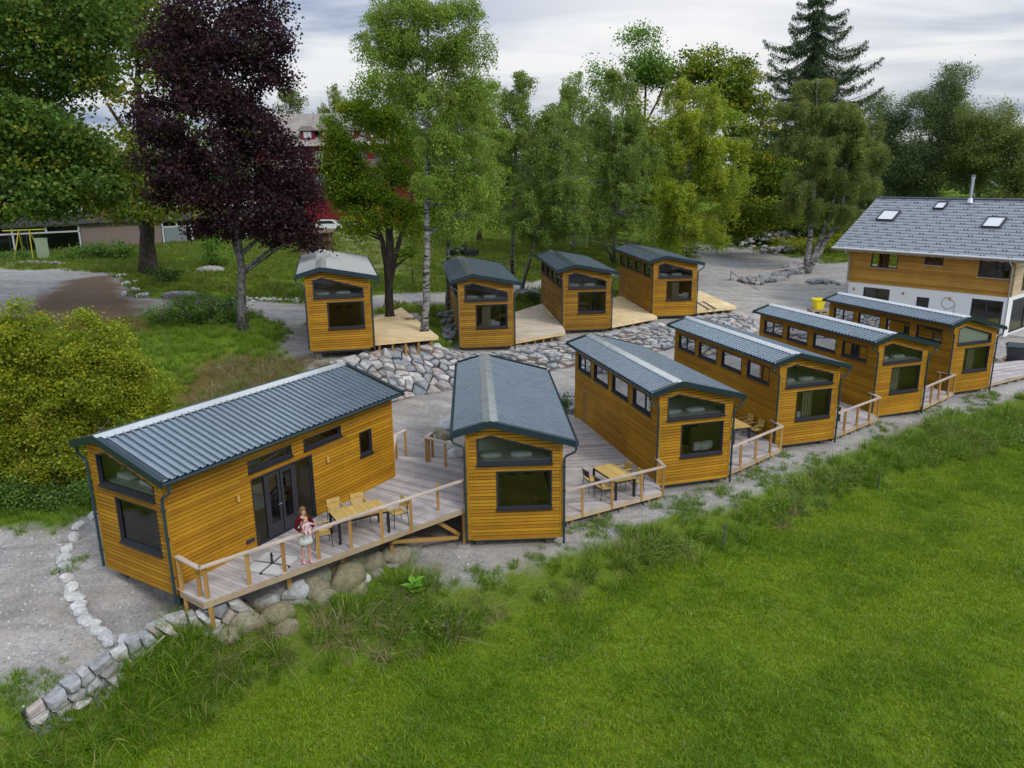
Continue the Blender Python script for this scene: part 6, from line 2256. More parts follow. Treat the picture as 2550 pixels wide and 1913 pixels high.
tree('birch_tree', 'leaning birch whose cone shaped crown hangs between two upper cabins', 'tree', 57, (1127, 622), [(1188, 265, 32, 38), (1188, 330, 58, 50), (1190, 400, 80, 60), (1185, 465, 88, 48), (1150, 500, 45, 30), (1235, 490, 40, 30)],
     'birch_g', (.075, .048), 2.6, .16, 'bark_birch', csize=.7, style='weep', stems=[[(1127, 622), (1145, 560), (1158, 500), (1175, 400), (1188, 260)]])
tree('birch_tree', 'narrow topped birch seen over the gap between the leaning one and the pale topped one', 'tree', 74, (1240, 540), [(1236, 185, 26, 34), (1235, 240, 40, 40), (1245, 310, 42, 60), (1250, 400, 40, 60)],
     'birch_g', (.10, .065), 2.5, .2, 'bark_birch', csize=.9, style='weep')
tree('birch_tree', 'birch with bare white top twigs behind the cabin on the stone terrace', 'tree', 66, (1326, 566), [(1335, 190, 40, 40), (1325, 260, 62, 55), (1345, 330, 72, 60), (1320, 400, 78, 60), (1335, 470, 78, 50), (1290, 490, 40, 30)],
     'birch_g', (.09, .058), 2.4, .24, 'bark_birch', csize=.8, style='weep', stems=[[(1326, 566), (1328, 470), (1335, 330), (1352, 200), (1362, 180)], [(1300, 566), (1296, 500), (1300, 420)]])
tree('weeping_birch_tree', 'yellowish weeping birch with curtains of hanging twigs behind the end cabin', 'tree', 74, (1477, 552), [(1500, 205, 55, 32), (1510, 260, 82, 50), (1480, 320, 80, 60), (1560, 310, 48, 60), (1510, 390, 92, 65), (1490, 460, 85, 50), (1560, 400, 42, 60), (1440, 440, 45, 60), (1530, 510, 45, 35), (1460, 520, 40, 30)],
     'birch_y', (.10, .06), 2.5, .34, 'bark_birch', csize=1.1, style='weep', stems=[[(1477, 552), (1480, 450), (1490, 330), (1500, 210)], [(1466, 556), (1465, 480), (1470, 420)]])
tree('ash_tree', 'airy ash with dark bare branches towering behind the birches', 'tree', 100, (1385, 470), [(1385, 92, 40, 28), (1395, 130, 60, 30), (1330, 130, 40, 34), (1420, 140, 48, 30), (1300, 165, 28, 28), (1370, 165, 50, 26), (1450, 175, 30, 28), (1340, 205, 40, 24)],
     'ash', (.15, .11), 2.0, .6, 'bark', csize=1.3, gaps=.46, dens_limbs=5, stems=[[(1385, 470), (1390, 300), (1395, 220), (1390, 110)], [(1385, 470), (1388, 280), (1425, 210), (1440, 160)], [(1385, 470), (1386, 290), (1350, 220), (1320, 140)]])
tree('beech_tree', 'broad beech with yellow turning sprays and deep dark lower boughs', 'tree', 92, (1610, 520), [(1540, 135, 62, 30), (1490, 160, 50, 32), (1585, 175, 48, 45), (1550, 200, 70, 45), (1625, 240, 40, 45), (1630, 310, 55, 55), (1660, 390, 50, 55), (1620, 440, 55, 55), (1690, 330, 28, 40), (1590, 480, 60, 35), (1690, 450, 40, 40)],
     'beech', (.17, .13), 2.8, .7, 'bark', csize=1.3, gaps=.38, flat=.4)
tree('birch_tree', 'olive toned birch with three pale trunks next to the timber house', 'tree', None, (1740, 590), [(1762, 180, 38, 30), (1730, 235, 42, 38), (1785, 240, 52, 42), (1840, 260, 50, 45), (1740, 310, 55, 50), (1810, 320, 75, 55), (1865, 340, 42, 45), (1760, 390, 62, 50), (1830, 400, 60, 42), (1730, 455, 45, 38), (1800, 455, 62, 36), (1835, 470, 35, 25)],
     'olive', (.085, .055), 2.6, .34, 'bark_birch', csize=.9, style='weep', stems=[[(1740, 590), (1752, 480), (1760, 380), (1765, 180)], [(1782, 570), (1792, 470), (1810, 380)], [(1797, 568), (1815, 470), (1835, 330)]])
for lb, Y, base, lobes, pal in (
        ('grey green willow with thin top between the spruce and the highest willow', 100, (1900, 470), [(1905, 235, 26, 26), (1915, 300, 40, 40), (1940, 290, 38, 40), (1930, 370, 52, 45), (1900, 420, 45, 40), (1975, 420, 45, 40)], 'grey'),
        ('highest willow of the group behind the timber house', 97, (2030, 470), [(2062, 175, 38, 28), (2035, 215, 38, 34), (1985, 240, 40, 34), (2060, 250, 42, 45), (2010, 300, 58, 45), (2075, 330, 52, 50), (2030, 390, 60, 42), (1975, 350, 45, 40)], 'grey'),
        ('yellow tinged willow close to the chimney pipe', 93, (2120, 480), [(2105, 245, 32, 30), (2140, 260, 40, 34), (2120, 310, 60, 42), (2165, 320, 35, 40), (2110, 380, 65, 45), (2160, 400, 50, 45)], 'olive'),
        ('bushy tree at the outer end of the group behind the house', 90, (2220, 470), [(2195, 300, 32, 24), (2200, 350, 50, 42), (2190, 415, 48, 42), (2260, 380, 60, 60)], 'olive')):
    tree('willow_tree', lb, 'tree', Y, base, lobes, pal, (.105, .062), 2.5, .35, 'bark_grey', csize=1.0, gaps=.42, group='trees behind the house')
tree('birch_tree', 'hazy far birch just past the purple crown', 'tree', 135, tuple(atY(625*K, 380, 135)), [(617, 190, 18, 24), (628, 220, 30, 26), (620, 255, 34, 22)], 'olive', (.16, .10), 1.6, .25, 'bark_grey', csize=1.2, style='weep')
tree('birch_tree', 'hazy far birch behind the red house roof', 'tree', 140, tuple(atY(725*K, 380, 140)), [(722, 200, 22, 20), (735, 225, 26, 20), (705, 235, 22, 20), (720, 255, 40, 14)], 'olive', (.16, .10), 1.6, .25, 'bark_grey', csize=1.2, style='weep')


for lb, Y, base, lobes, pal in (
        ('leafy tree filling the gap behind the tallest birch', 86, (1035, 520), [(1030, 245, 42, 45), (1055, 315, 55, 60), (1015, 385, 60, 60), (1065, 450, 60, 40)], 'beech'),
        ('rounded leafy tree behind the slim birch', 89, (1165, 520), [(1165, 275, 38, 40), (1155, 335, 58, 55), (1185, 410, 66, 55), (1165, 468, 68, 34)], 'grey'),
        ('leafy tree between the narrow topped birch and the white twigged one', 86, (1290, 520), [(1278, 260, 42, 48), (1292, 335, 58, 55), (1282, 415, 64, 55), (1300, 474, 66, 30)], 'birch_g'),
        ('dense tree under the airy ash', 88, (1410, 520), [(1402, 250, 55, 42), (1420, 325, 58, 55), (1402, 405, 66, 55), (1425, 466, 60, 34)], 'beech')):
    tree('deciduous_tree', lb, 'tree', Y, base, lobes, pal, (.15, .10), 2.0, .35, 'bark', csize=1.0, gaps=.40)


def spruce(label, Y, top, bottom, halfw):
    tp_ = atY(top[0]*K, top[1]*K, Y); bt = atY(bottom[0]*K, bottom[1]*K, Y)
    bp = Vector((bt.x, Y, zat(bt.x, Y)-.1))
    Hh = tp_.z-bp.z
    root = thing('spruce_tree', label, 'tree', bp)
    tb = MB(); tb.tube([bp, bp.lerp(tp_, .5), tp_], [.55, .30, .04], 9)
    Cs, Ts = [], []
    s = K/FPX*Y
    R0 = halfw*s
    z = bp.z+Hh*.16
    while z < tp_.z-.4:
        f = (z-bp.z)/Hh
        r = R0*min(1, ((1-f)*3.0)**.62)*random.uniform(.8, 1.12)
        nb = 6
        a0 = random.uniform(0, 6)
        for k in range(nb):
            a = a0+2*math.pi*k/nb+random.uniform(-.25, .25)
            rr = r*random.uniform(.7, 1.12)
            n = max(6, int(rr*7))
            base = Vector((bp.x+(tp_.x-bp.x)*f, Y, z))
            pts = []
            for i in range(n+1):
                t = i/n
                dr = -rr*.42*math.sin(t*math.pi*.62)+rr*.16*t*t*1.6
                pts.append(base+Vector((math.cos(a)*rr*t, math.sin(a)*rr*t, dr)))
            tb.tube([pts[0], pts[n//2], pts[-1]], [.06, .04, .012], 4, caps=False)
            for i in range(2, n+1):
                t = i/n
                w_ = .22+.55*math.sin(math.pi*min(1, t*1.05))*min(1.2, rr*.16)
                m = int(22*(1.1-.4*t))
                g = rng.normal(size=(m, 3))
                q = np.array(pts[i])[None]+np.stack([g[:, 0]*w_*.55, g[:, 1]*w_*.55, -np.abs(g[:, 2])*.38+.05], 1)
                Cs.append(q)
        z += Hh*.040*random.uniform(.8, 1.2)
    tb.build('trunk', M['bark'], root, world=True)
    C = np.concatenate(Cs)
    t = pick('spruce', len(C))*rng.uniform(.7, 1.3, (len(C), 1))
    leaves('crown', C, .17, .045, t, root, np.array(bp), up=0, droop=.9)
    return root


spruce('tall dark spruce with drooping boughs rising over all other trees', 108, (1768, -40), (1742, 470), 136)
# ------------------------------------------------------------------ shrubs
tree('hazel_bush', 'big yellow green hazel bush with arching stems behind the nearest cabin end', 'bush', 25.8, (110, 1066), [(-50, 800, 110, 110), (45, 750, 62, 62), (38, 682, 20, 34), (85, 712, 22, 30), (150, 755, 60, 52), (172, 700, 26, 24), (222, 735, 42, 40), (262, 770, 45, 35), (300, 815, 42, 42), (345, 862, 38, 36), (310, 900, 60, 45), (200, 840, 90, 70), (60, 870, 100, 80), (255, 945, 80, 52), (140, 960, 110, 70), (20, 980, 80, 70), (110, 1020, 75, 42), (-40, 930, 80, 80)],
     'hazel', (.050, .038), 3.0, .07, 'bark_grey', csize=.34, gaps=.42, branch0=.05, stems=[[(110, 1066), (90, 980), (50, 880)], [(110, 1066), (130, 960), (180, 820)], [(110, 1066), (60, 1000), (-20, 900)], [(110, 1066), (170, 980), (260, 880)], [(110, 1066), (115, 930), (110, 780)]])


def bush(name, label, lobes, pal, leaf=(.07, .05), cover=2.6, csize=.4, base=None, Yo=0.0, cat='bush', group=None):
    b0 = base or (lobes[0][0], lobes[0][1]+lobes[0][3]*.7)
    bp = dh(*b0)
    return tree(name, label, cat, bp.y+Yo, b0, lobes, pal, leaf, cover, .05, 'bark', csize=csize, gaps=.34, branch0=.02, dens_limbs=3, group=group)


bush('butterfly_bush', 'butterfly bush with lilac flower spikes on top of the mound', [(385, 665, 50, 24), (440, 662, 50, 28), (345, 682, 25, 15), (495, 668, 40, 26), (470, 690, 50, 20)], 'shrub', (.075, .03), 2.4, .45, (430, 700))
fl = []
for _ in range(70):
    u, v = random.uniform(345, 470), random.uniform(640, 690)
    p = dh(430, 700); q = atY(u*K, v*K, p.y-.4+random.uniform(-.5, .3))
    fl.append(np.array(q)[None]+rng.normal(size=(26, 3))*np.array([[.03, .03, .10]]))
fl = np.concatenate(fl)
fo = leaves('lilac_flowers', fl, .022, .018, np.array([[.20, .08, .22]])*rng.uniform(.6, 1.3, (len(fl), 1)), None, np.array(dh(430, 700)), m=M['leaf'])
tag(fo, 'lilac flower spikes of the butterfly bush', 'flowers')
for nm, lb, lob, pal, lf, cs, base in (
        ('garden_hedge', 'green hedge screening the foot of the red house', [(695, 446, 52, 30), (745, 452, 40, 24), (640, 462, 40, 18), (800, 462, 40, 20)], 'lime', (.2, .15), 1.1, (690, 476)),
        ('laurel_bush', 'low dark shrub at the foot of the thick forked trunk', [(345, 596, 36, 14), (325, 606, 22, 10)], 'dark', (.10, .06), .5, (340, 612)),
        ('shrub_row', 'rounded green shrubs in a row against the brown wall panel', [(190, 546, 34, 13), (235, 540, 32, 16), (280, 545, 26, 13), (160, 552, 22, 10)], 'shrub', (.13, .09), .7, (215, 560)),
        ('garden_shrub', 'leafy shrub beside the swing below the window band', [(25, 552, 40, 8), (130, 556, 20, 12)], 'shrub', (.12, .08), .6, (60, 563)),
        ('sapling', 'slender light green sapling in the lawn between the two maples', [(457, 498, 14, 16), (460, 525, 22, 22), (475, 555, 26, 14), (450, 560, 20, 12)], 'ash', (.09, .06), .5, (460, 575)),
        ('willow_shrub', 'tall narrow willow shrub standing at the gravel turning place', [(1545, 478, 22, 40), (1550, 520, 16, 25)], 'olive', (.13, .06), .8, (1548, 548)),
        ('dark_thicket', 'dark thicket beneath the beech', [(1700, 500, 50, 28), (1650, 470, 50, 40), (1740, 470, 40, 40), (1600, 490, 50, 30)], 'dark', (.20, .14), 1.2, (1690, 520)),
        ('brown_scrub', 'reddish brown dry scrub at the lawn end behind the rubble', [(1760, 530, 45, 12), (1810, 522, 40, 14), (1700, 522, 35, 8)], 'hazel', (.12, .06), .7, (1770, 545)),
        ('hedge_bush', 'dark hedge plants behind the house roof edge', [(1850, 455, 50, 40), (1900, 450, 50, 40)], 'dark', (.18, .12), 1.1, (1860, 500)),
        ('rockery_plant', 'leafy weeds sprouting between boulders behind the cabin corner', [(1222, 862, 12, 14), (1228, 880, 10, 8)], 'shrub', (.06, .035), .25, (1224, 888)),
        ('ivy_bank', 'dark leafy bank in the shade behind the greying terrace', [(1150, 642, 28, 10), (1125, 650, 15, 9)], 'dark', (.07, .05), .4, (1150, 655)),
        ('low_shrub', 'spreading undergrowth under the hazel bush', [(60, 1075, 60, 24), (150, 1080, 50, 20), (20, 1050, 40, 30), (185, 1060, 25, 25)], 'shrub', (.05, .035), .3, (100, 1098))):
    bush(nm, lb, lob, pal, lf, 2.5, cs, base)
# far belt of woods closing the horizon
PAL['far'] = [((.040, .070, .028), 5), ((.055, .085, .030), 4), ((.075, .095, .030), 1)]
cs_ = []
x = -330
while x < 380:
    y_ = 175+random.uniform(-20, 25)+(abs(x)*.12)
    hh = random.uniform(9, 17)*(1.0 if x > -60 else 1.1)
    n = int(900)
    d = rng.normal(size=(n, 3)); d /= np.linalg.norm(d, axis=1, keepdims=True)
    p = d*(.4+.6*rng.random((n, 1))**.5)*np.array([[8, 6, hh*.5]])+np.array([[x, y_, 6+hh*.5]])
    cs_.append(p[p[:, 2] > 5]); x += random.uniform(5, 9)
C = np.concatenate(cs_); C = C[rng.random(len(C)) < .95]
tt = pick('far', len(C))*rng.uniform(.7, 1.2, (len(C), 1))
o = leaves('woodland', C, .55, .45, tt, None, np.array([0, 180, 5.0]))
tag(o, 'far belt of mixed woodland along the horizon', 'woodland', kind='stuff')
# ------------------------------------------------------------------ grass, weeds and pebbles
def blade_mesh(n, h, spread, w, pal, lean=.35, seed=0, seg=2, hj=.4):
    r = np.random.default_rng(seed)
    vs, fs, ts = [], [], []
    P = np.array([p[0] for p in pal]); pw = np.array([p[1] for p in pal], float); pw /= pw.sum()
    for i in range(n):
        a = r.uniform(0, 6.283); rr = spread*math.sqrt(r.random())
        x, y = rr*math.cos(a), rr*math.sin(a)
        ln = h*(1+r.uniform(-hj, hj)); a2 = a+r.normal()*.9; le = lean*abs(r.normal())*1.0+.12
        w_ = w*r.uniform(.7, 1.3); wa = r.uniform(0, 6.283)
        dx, dy = math.cos(a2), math.sin(a2); sx, sy = math.cos(wa)*w_, math.sin(wa)*w_
        b = len(vs)
        for k in range(seg):
            t = k/seg
            ox, oy, oz = dx*ln*le*t*t, dy*ln*le*t*t, ln*(t-.25*le*t*t)
            q = 1-.45*t
            vs += [(x+ox-sx*q, y+oy-sy*q, oz), (x+ox+sx*q, y+oy+sy*q, oz)]
        vs.append((x+dx*ln*le, y+dy*ln*le, ln*(1-.30*le)))
        for k in range(seg-1): fs.append((b+2*k, b+2*k+1, b+2*k+3, b+2*k+2))
        fs.append((b+2*seg-2, b+2*seg-1, b+2*seg))
        c = P[r.choice(len(P), p=pw)]*r.uniform(.7, 1.3)
        ts += [c]*seg
    me = bpy.data.meshes.new('tuft')
    me.from_pydata(vs, [], fs)
    at_ = me.attributes.new('tint', 'FLOAT_COLOR', 'FACE')
    cc = np.ones((len(fs), 4), np.float32); cc[:, :3] = np.array(ts)
    at_.data.foreach_set('color', cc.ravel())
    me.materials.append(M['blade'])
    return me


def weed_mesh(n, h, spread, leaf, pal, seed=0):
    r = np.random.default_rng(seed)
    P = np.array([p[0] for p in pal]); pw = np.array([p[1] for p in pal], float); pw /= pw.sum()
    vs, fs, ts = [], [], []
    for i in range(n):
        c = np.array([r.normal()*spread*.5, r.normal()*spread*.5, h*(.15+.85*r.random()**.8)])
        nr = r.normal(size=3); nr[2] += 1.2; nr /= np.linalg.norm(nr)
        t = r.normal(size=3); t -= nr*t.dot(nr); t /= np.linalg.norm(t)
        s = np.cross(nr, t); k = leaf*r.uniform(.6, 1.3)
        b = len(vs); vs += [tuple(c+t*k), tuple(c+s*k*.55-nr*k*.2), tuple(c-t*k), tuple(c-s*k*.55-nr*k*.2)]
        fs.append((b, b+1, b+2, b+3)); ts.append(P[r.choice(len(P), p=pw)]*r.uniform(.7, 1.3))
    me = bpy.data.meshes.new('weed')
    me.from_pydata(vs, [], fs)
    at_ = me.attributes.new('tint', 'FLOAT_COLOR', 'FACE')
    cc = np.ones((len(fs), 4), np.float32); cc[:, :3] = np.array(ts)
    at_.data.foreach_set('color', cc.ravel())
    me.materials.append(M['blade'])
    return me


def coll(name, meshes):
    c = bpy.data.collections.new(name)
    for i, m in enumerate(meshes):
        o = bpy.data.objects.new(name+'_source', m)
        c.objects.link(o)
    return c


def emitter(name, dens, label, cat, lift=0.0):
    cd = cellavg(dens)
    sel = cd > .02
    o = grid_obj(name, sel, None, 'stuff', label, cat, lift)
    # density attribute on the used vertices
    js, is_ = np.nonzero(sel)
    idx = np.arange(NX*NY).reshape(NY, NX)
    q = np.stack([idx[js, is_], idx[js, is_+1], idx[js+1, is_+1], idx[js+1, is_]], 1)
    used = np.unique(q)
    a = o.data.attributes.new('dens', 'FLOAT', 'POINT')
    a.data.foreach_set('value', dens.ravel()[used].astype(np.float32))
    return o


def scatter(o, c, density, smin, smax, seed=0, tilt=.25, stretch=None):
    g = bpy.data.node_groups.new('scatter_'+o.name, 'GeometryNodeTree')
    g.interface.new_socket('Geometry', in_out='INPUT', socket_type='NodeSocketGeometry')
    g.interface.new_socket('Geometry', in_out='OUTPUT', socket_type='NodeSocketGeometry')
    N = g.nodes.new; l = g.links.new
    i, ou = N('NodeGroupInput'), N('NodeGroupOutput')
    na = N('GeometryNodeInputNamedAttribute'); na.data_type = 'FLOAT'; na.inputs['Name'].default_value = 'dens'
    mu = N('ShaderNodeMath'); mu.operation = 'MULTIPLY'; mu.inputs[1].default_value = density
    l(na.outputs['Attribute'], mu.inputs[0])
    d = N('GeometryNodeDistributePointsOnFaces'); d.distribute_method = 'RANDOM'; d.inputs['Seed'].default_value = seed
    l(i.outputs[0], d.inputs['Mesh']); l(mu.outputs[0], d.inputs['Density'])
    ci = N('GeometryNodeCollectionInfo'); ci.inputs['Collection'].default_value = c
    ci.inputs['Separate Children'].default_value = True; ci.inputs['Reset Children'].default_value = True
    ip = N('GeometryNodeInstanceOnPoints'); ip.inputs['Pick Instance'].default_value = True
    l(d.outputs['Points'], ip.inputs['Points']); l(ci.outputs[0], ip.inputs['Instance'])
    rv = N('FunctionNodeRandomValue'); rv.data_type = 'FLOAT_VECTOR'
    rv.inputs[0].default_value = (-tilt, -tilt, 0); rv.inputs[1].default_value = (tilt, tilt, 6.283)
    l(rv.outputs[0], ip.inputs['Rotation'])
    rs = N('FunctionNodeRandomValue'); rs.data_type = 'FLOAT'
    rs.inputs[2].default_value = smin; rs.inputs[3].default_value = smax; rs.inputs['Seed'].default_value = 5
    l(rs.outputs[1], ip.inputs['Scale'])
    l(ip.outputs[0], ou.inputs[0])
    md = o.modifiers.new('scatter', 'NODES'); md.node_group = g


# which ground can be seen, with a wide margin
dx_, dy_, dz__ = GX, GY, GZ-H
cam_r = np.array(ax_r); cam_dn = np.array(ax_d); cam_f = np.array(v_fwd)
zc = dx_*cam_f[0]+dy_*cam_f[1]+dz__*cam_f[2]
uc = 1275+FPX*(dx_*cam_r[0]+dy_*cam_r[1]+dz__*cam_r[2])/np.maximum(zc, .1)
vc = 956.5+FPX*(dx_*cam_dn[0]+dy_*cam_dn[1]+dz__*cam_dn[2])/np.maximum(zc, .1)
vis = ((zc > 1) & (uc > -330) & (uc < 2880) & (vc < 2250)).astype(float)
foot = np.zeros(GX.shape)          # no grass under cabins and terraces
for k_ in A:
    pl = [tuple(cabpt(k_, q).to_2d()) for q in ((-.1, -.1, 0), (3.1, -.1, 0), (3.1, 9.1, 0), (-.1, 9.1, 0))]
    foot = np.maximum(foot, pip(GX, GY, pl))
for pl in (polyA, polyBC, polyCD, polyDE, polyEF, polyF, pG, pH, pI, pJ): foot = np.maximum(foot, pip(GX, GY, [tuple(p) for p in pl]))
foot = np.maximum(foot, pip(GX, GY, [(p.x, p.y) for p in w3(rev_foot)]+[(p.x, p.y) for p in w3(rev_top)][::-1]))
hq = [hL+hD*a_+hN*b_ for a_, b_ in ((-.3, -.3), (14, -.3), (14, 11.5), (-.3, 11.5))]
foot = np.maximum(foot, pip(GX, GY, [(p.x, p.y) for p in hq]))
open_ = vis*(1-foot)

G_lawn = [((.185, .310, .008), 5), ((.235, .350, .012), 4), ((.33, .37, .022), 3), ((.110, .225, .008), 3.5), ((.40, .36, .13), .7)]
G_tall = [((.115, .240, .012), 5), ((.155, .285, .018), 4), ((.080, .175, .010), 3), ((.38, .34, .14), .8), ((.24, .29, .035), 1.5)]
G_dry = [((.36, .31, .16), 4), ((.26, .22, .11), 3), ((.16, .17, .05), 2)]
G_weed = [((.100, .195, .020), 5), ((.130, .22, .03), 3), ((.20, .24, .05), 2), ((.22, .16, .07), .8)]
c_lawn = coll('lawn_tufts', [blade_mesh(34, .085, .17, .0055, G_lawn, .8, s_) for s_ in range(5)])
c_tall = coll('tall_tufts', [blade_mesh(60, .40, .16, .0075, G_tall, .75, 20+s_, 3) for s_ in range(5)])
c_dry = coll('dry_tufts', [blade_mesh(46, .42, .15, .006, G_dry, 1.2, 40+s_, 3) for s_ in range(4)])
c_weed = coll('weed_clumps', [weed_mesh(90, .38, .34, .045, G_weed, 60+s_) for s_ in range(4)])
nearw = np.clip((46-GY)/14, .0, 1)
lawn_d = fmask*open_*np.clip((60-GY)/30, .25, 1)*(.30+.9*vnoise(GX, GY, 2.3, 41)+.5*vnoise(GX, GY, .7, 42))
pn = np.clip((vnoise(GX, GY, 1.9, 141)*.5+vnoise(GX, GY, .6, 142)*.5-.42)*4, 0, 1)
G_dark = [((.125, .245, .008), 5), ((.155, .275, .010), 4), ((.085, .185, .008), 3), ((.27, .31, .02), 1.5)]
c_dark = coll('dark_tufts', [blade_mesh(38, .10, .17, .0055, G_dark, .9, 110+s_) for s_ in range(4)])
scatter(emitter('lawn_grass', lawn_d*(1-pn*.9), 'bright yellow green short grass of the big meadow below the cabins', 'grass'), c_lawn, 58, .7, 1.5, 1)
scatter(emitter('meadow_patches', lawn_d*pn, 'darker and longer patches of grass in the big meadow', 'grass'), c_dark, 52, .7, 1.7, 11)
st = lawn_d*np.clip((vnoise(GX, GY, 1.3, 143)-.70)*6, 0, 1)
scatter(emitter('dry_wisps', st, 'small straw coloured wisps lying in the meadow', 'grass'), coll('wisps', [blade_mesh(10, .16, .12, .005, G_dry, 1.6, 130+s_) for s_ in range(3)]), 9, .6, 1.2, 12, .6)
patch = np.clip((vnoise(GX, GY, 2.2, 43)+vnoise(GX, GY, .8, 44)*.6-.35)*1.6, .05, 1)
edge_spill = zone(GX, GY, [P_bank], .75, seed=77, sc_=1.1)
grass_like = np.clip(1-gmask, 0, 1)
wf2 = [(q[0]+(.30 if i_ > 4 else 0), q[1]-(.62 if i_ > 4 else 0)) for i_, q in enumerate(wf)]
bm2 = zone(GX, GY, [wf2 + [(g[0]+.25, g[1]-.75) for g in ge] + le[::-1]], .55, seed=79)
tall_d = np.maximum(bm2, edge_spill*.12*(1-gmask))*open_*(1-fmask*.7)*patch
scatter(emitter('tall_grass', tall_d, 'tall unmown grass on the bank between gravel and meadow', 'grass'), c_tall, 21, .55, 1.45, 2, .3)
dry_d = bm2*open_*np.clip((vnoise(GX, GY, 1.6, 45)-.50)*4, 0, 1)
dmask = zone(GX, GY, [P_dirt], .8, seed=52, sc_=2)
dry_d = np.maximum(dry_d, dmask*open_*1.4*np.clip((vnoise(GX, GY, 1.2, 46)-.35)*4, 0, 1))
scatter(emitter('dry_grass', dry_d, 'dry straw coloured grass lying in the bank and on the mound slope', 'grass'), c_dry, 6.5, .6, 1.3, 3, .55)
right = np.clip((GX-4)/8, 0, 1)
weed_d = bm2*open_*np.clip((vnoise(GX, GY, 1.9, 47)-.42)*4, 0, 1)*(.15+.85*right)
scatter(emitter('bank_weeds', weed_d, 'bushy weeds and herbs along the bank below the farther cabins', 'weeds'), c_weed, 5.0, .6, 1.5, 4, .2)
# tufts that spill over the gravel
sp_d = gmask*open_*zone(GX, GY, [ [(p[0]-.2, p[1]+.3) for p in ge] + [(p[0]-.9, p[1]+2.0) for p in ge][::-1] ], .9, seed=83, sc_=1.2)*np.clip((vnoise(GX, GY, .9, 48)-.60)*6, 0, 1)
spots = [(1650, 1015, .9), (1560, 1060, .7), (1600, 1075, .5), (1480, 1100, .7), (1190, 1215, .7), (1050, 1240, .5), (2110, 880, .5), (1750, 1010, .4), (480, 1230, .3), (365, 1215, .25), (152, 1222, .35), (60, 1500, .8), (90, 1520, .6), (430, 1300, .25), (1640, 1030, .8), (10, 1120, .4), (50, 1140, .3)]
for u, v, r_ in spots:
    p = dh(u, v)
    sp_d = np.maximum(sp_d, np.clip(1.3-np.hypot(GX-p.x, (GY-p.y)*.8)/r_, 0, 1)*open_*np.where(vnoise(GX, GY, .5, 49) > .35, 1, .2))
scatter(emitter('gravel_tufts', sp_d, 'small green tufts growing out of the gravel', 'grass'), coll('small_tufts', [blade_mesh(40, .17, .13, .007, G_tall, .9, 80+s_) for s_ in range(3)]), 22, .6, 1.3, 5, .3)
# grass of mound, lawns and paddock behind
back = (1-gmask)*(1-bmask)*(1-fmask)*open_*(1-.75*lmask)*(GY > 15)
gnear = back*np.clip((52-GY)/12, 0, 1)
mound = pip(GX, GY, dz([(190, 1110), (330, 690), (560, 700), (680, 770), (700, 800), (380, 900), (200, 1000)])).astype(float)
scatter(emitter('mound_grass', gnear*(.6+.4*mound), 'lush grass on the mound and beside the upper cabins', 'grass'), c_tall, 9, .40, 1.0, 6, .3)
gfar = back*np.clip((GY-44)/8, 0, 1)*np.clip((125-GY)/30, 0, 1)*(1-.6*mmask)
scatter(emitter('paddock_grass', gfar, 'grass of the lawns and paddock behind the upper cabins', 'grass'), coll('far_tufts', [blade_mesh(40, .24, .40, .016, [((.115, .18, .012), 5), ((.16, .20, .02), 3), ((.26, .25, .06), 2), ((.08, .14, .012), 3)], .8, 90+s_) for s_ in range(4)]), 2.6, .8, 1.6, 7, .3)
# pebbles
pm = [rock(400+s_, (.05, .042, .03), M['rock'], rough=.3, sub=1) for s_ in range(5)]+[rock(410+s_, (.045, .04, .03), M['rock_white'], rough=.3, sub=1) for s_ in range(4)]
lmsk = pip(GX, GY, [(-60, 12), (-22, 15.0)]+wt[:5]+dz([(330, 1395), (262, 1375), (190, 1330), (150, 1240), (160, 1150), (120, 1130), (-60, 1150)])).astype(float)
peb = gmask*open_*np.clip((40-GY)/18, 0, 1)*(.10+lmsk*(.35+1.2*np.clip((vnoise(GX, GY, 1.4, 50)-.4)*3, 0, 1)))
scatter(emitter('pebbles', peb, 'loose pebbles and cobbles strewn over the gravel', 'pebbles'), coll('pebble_kinds', pm), 17, .25, 1.25, 8, 1.5)
gp = gmask*open_*np.clip((36-GY)/10, 0, 1)*(GX > -13)
scatter(emitter('crushed_gravel', gp, 'crushed grey gravel around the lower cabins', 'gravel'), coll('gravel_kinds', pm), 34, .16, .42, 9, 1.5)
# coarse dock plant
p = dh(893, 1290)
b = MB()
for i in range(9):
    a_ = i*2.4; h_ = .25+.07*i
    q = p+Vector((0, 0, h_*.6)); t_ = Vector((math.cos(a_), math.sin(a_), .5)).normalized(); s_ = t_.cross(Vector((0, 0, 1))).normalized()*.11
    c_ = q+t_*.22
    b.add([q, c_+s_, q+t_*.42-Vector((0, 0, .05)), c_-s_], [(0, 1, 2, 3)])
M['dock'] = mat('dock_leaf', (.12, .28, .02), .6, .3)
b.tube([p, p+Vector((0, 0, .7))], .012, 5)
tag(b.build('dock_plant', M['dock'], loc=p), 'broad leaved light green dock plant in the bank grass', 'plant')
b = MB(); p, q = dh(238, 1500), dh(360, 1395)
b.tube([p+Vector((0, 0, .15)), p.lerp(q, .5)+Vector((0, 0, .25)), q+Vector((0, 0, .3))], [.035, .03, .02], 6)
tag(b.build('fallen_pole', M['rail_top'], loc=p), 'long pale dead pole leaning along the dry wall foot', 'pole')
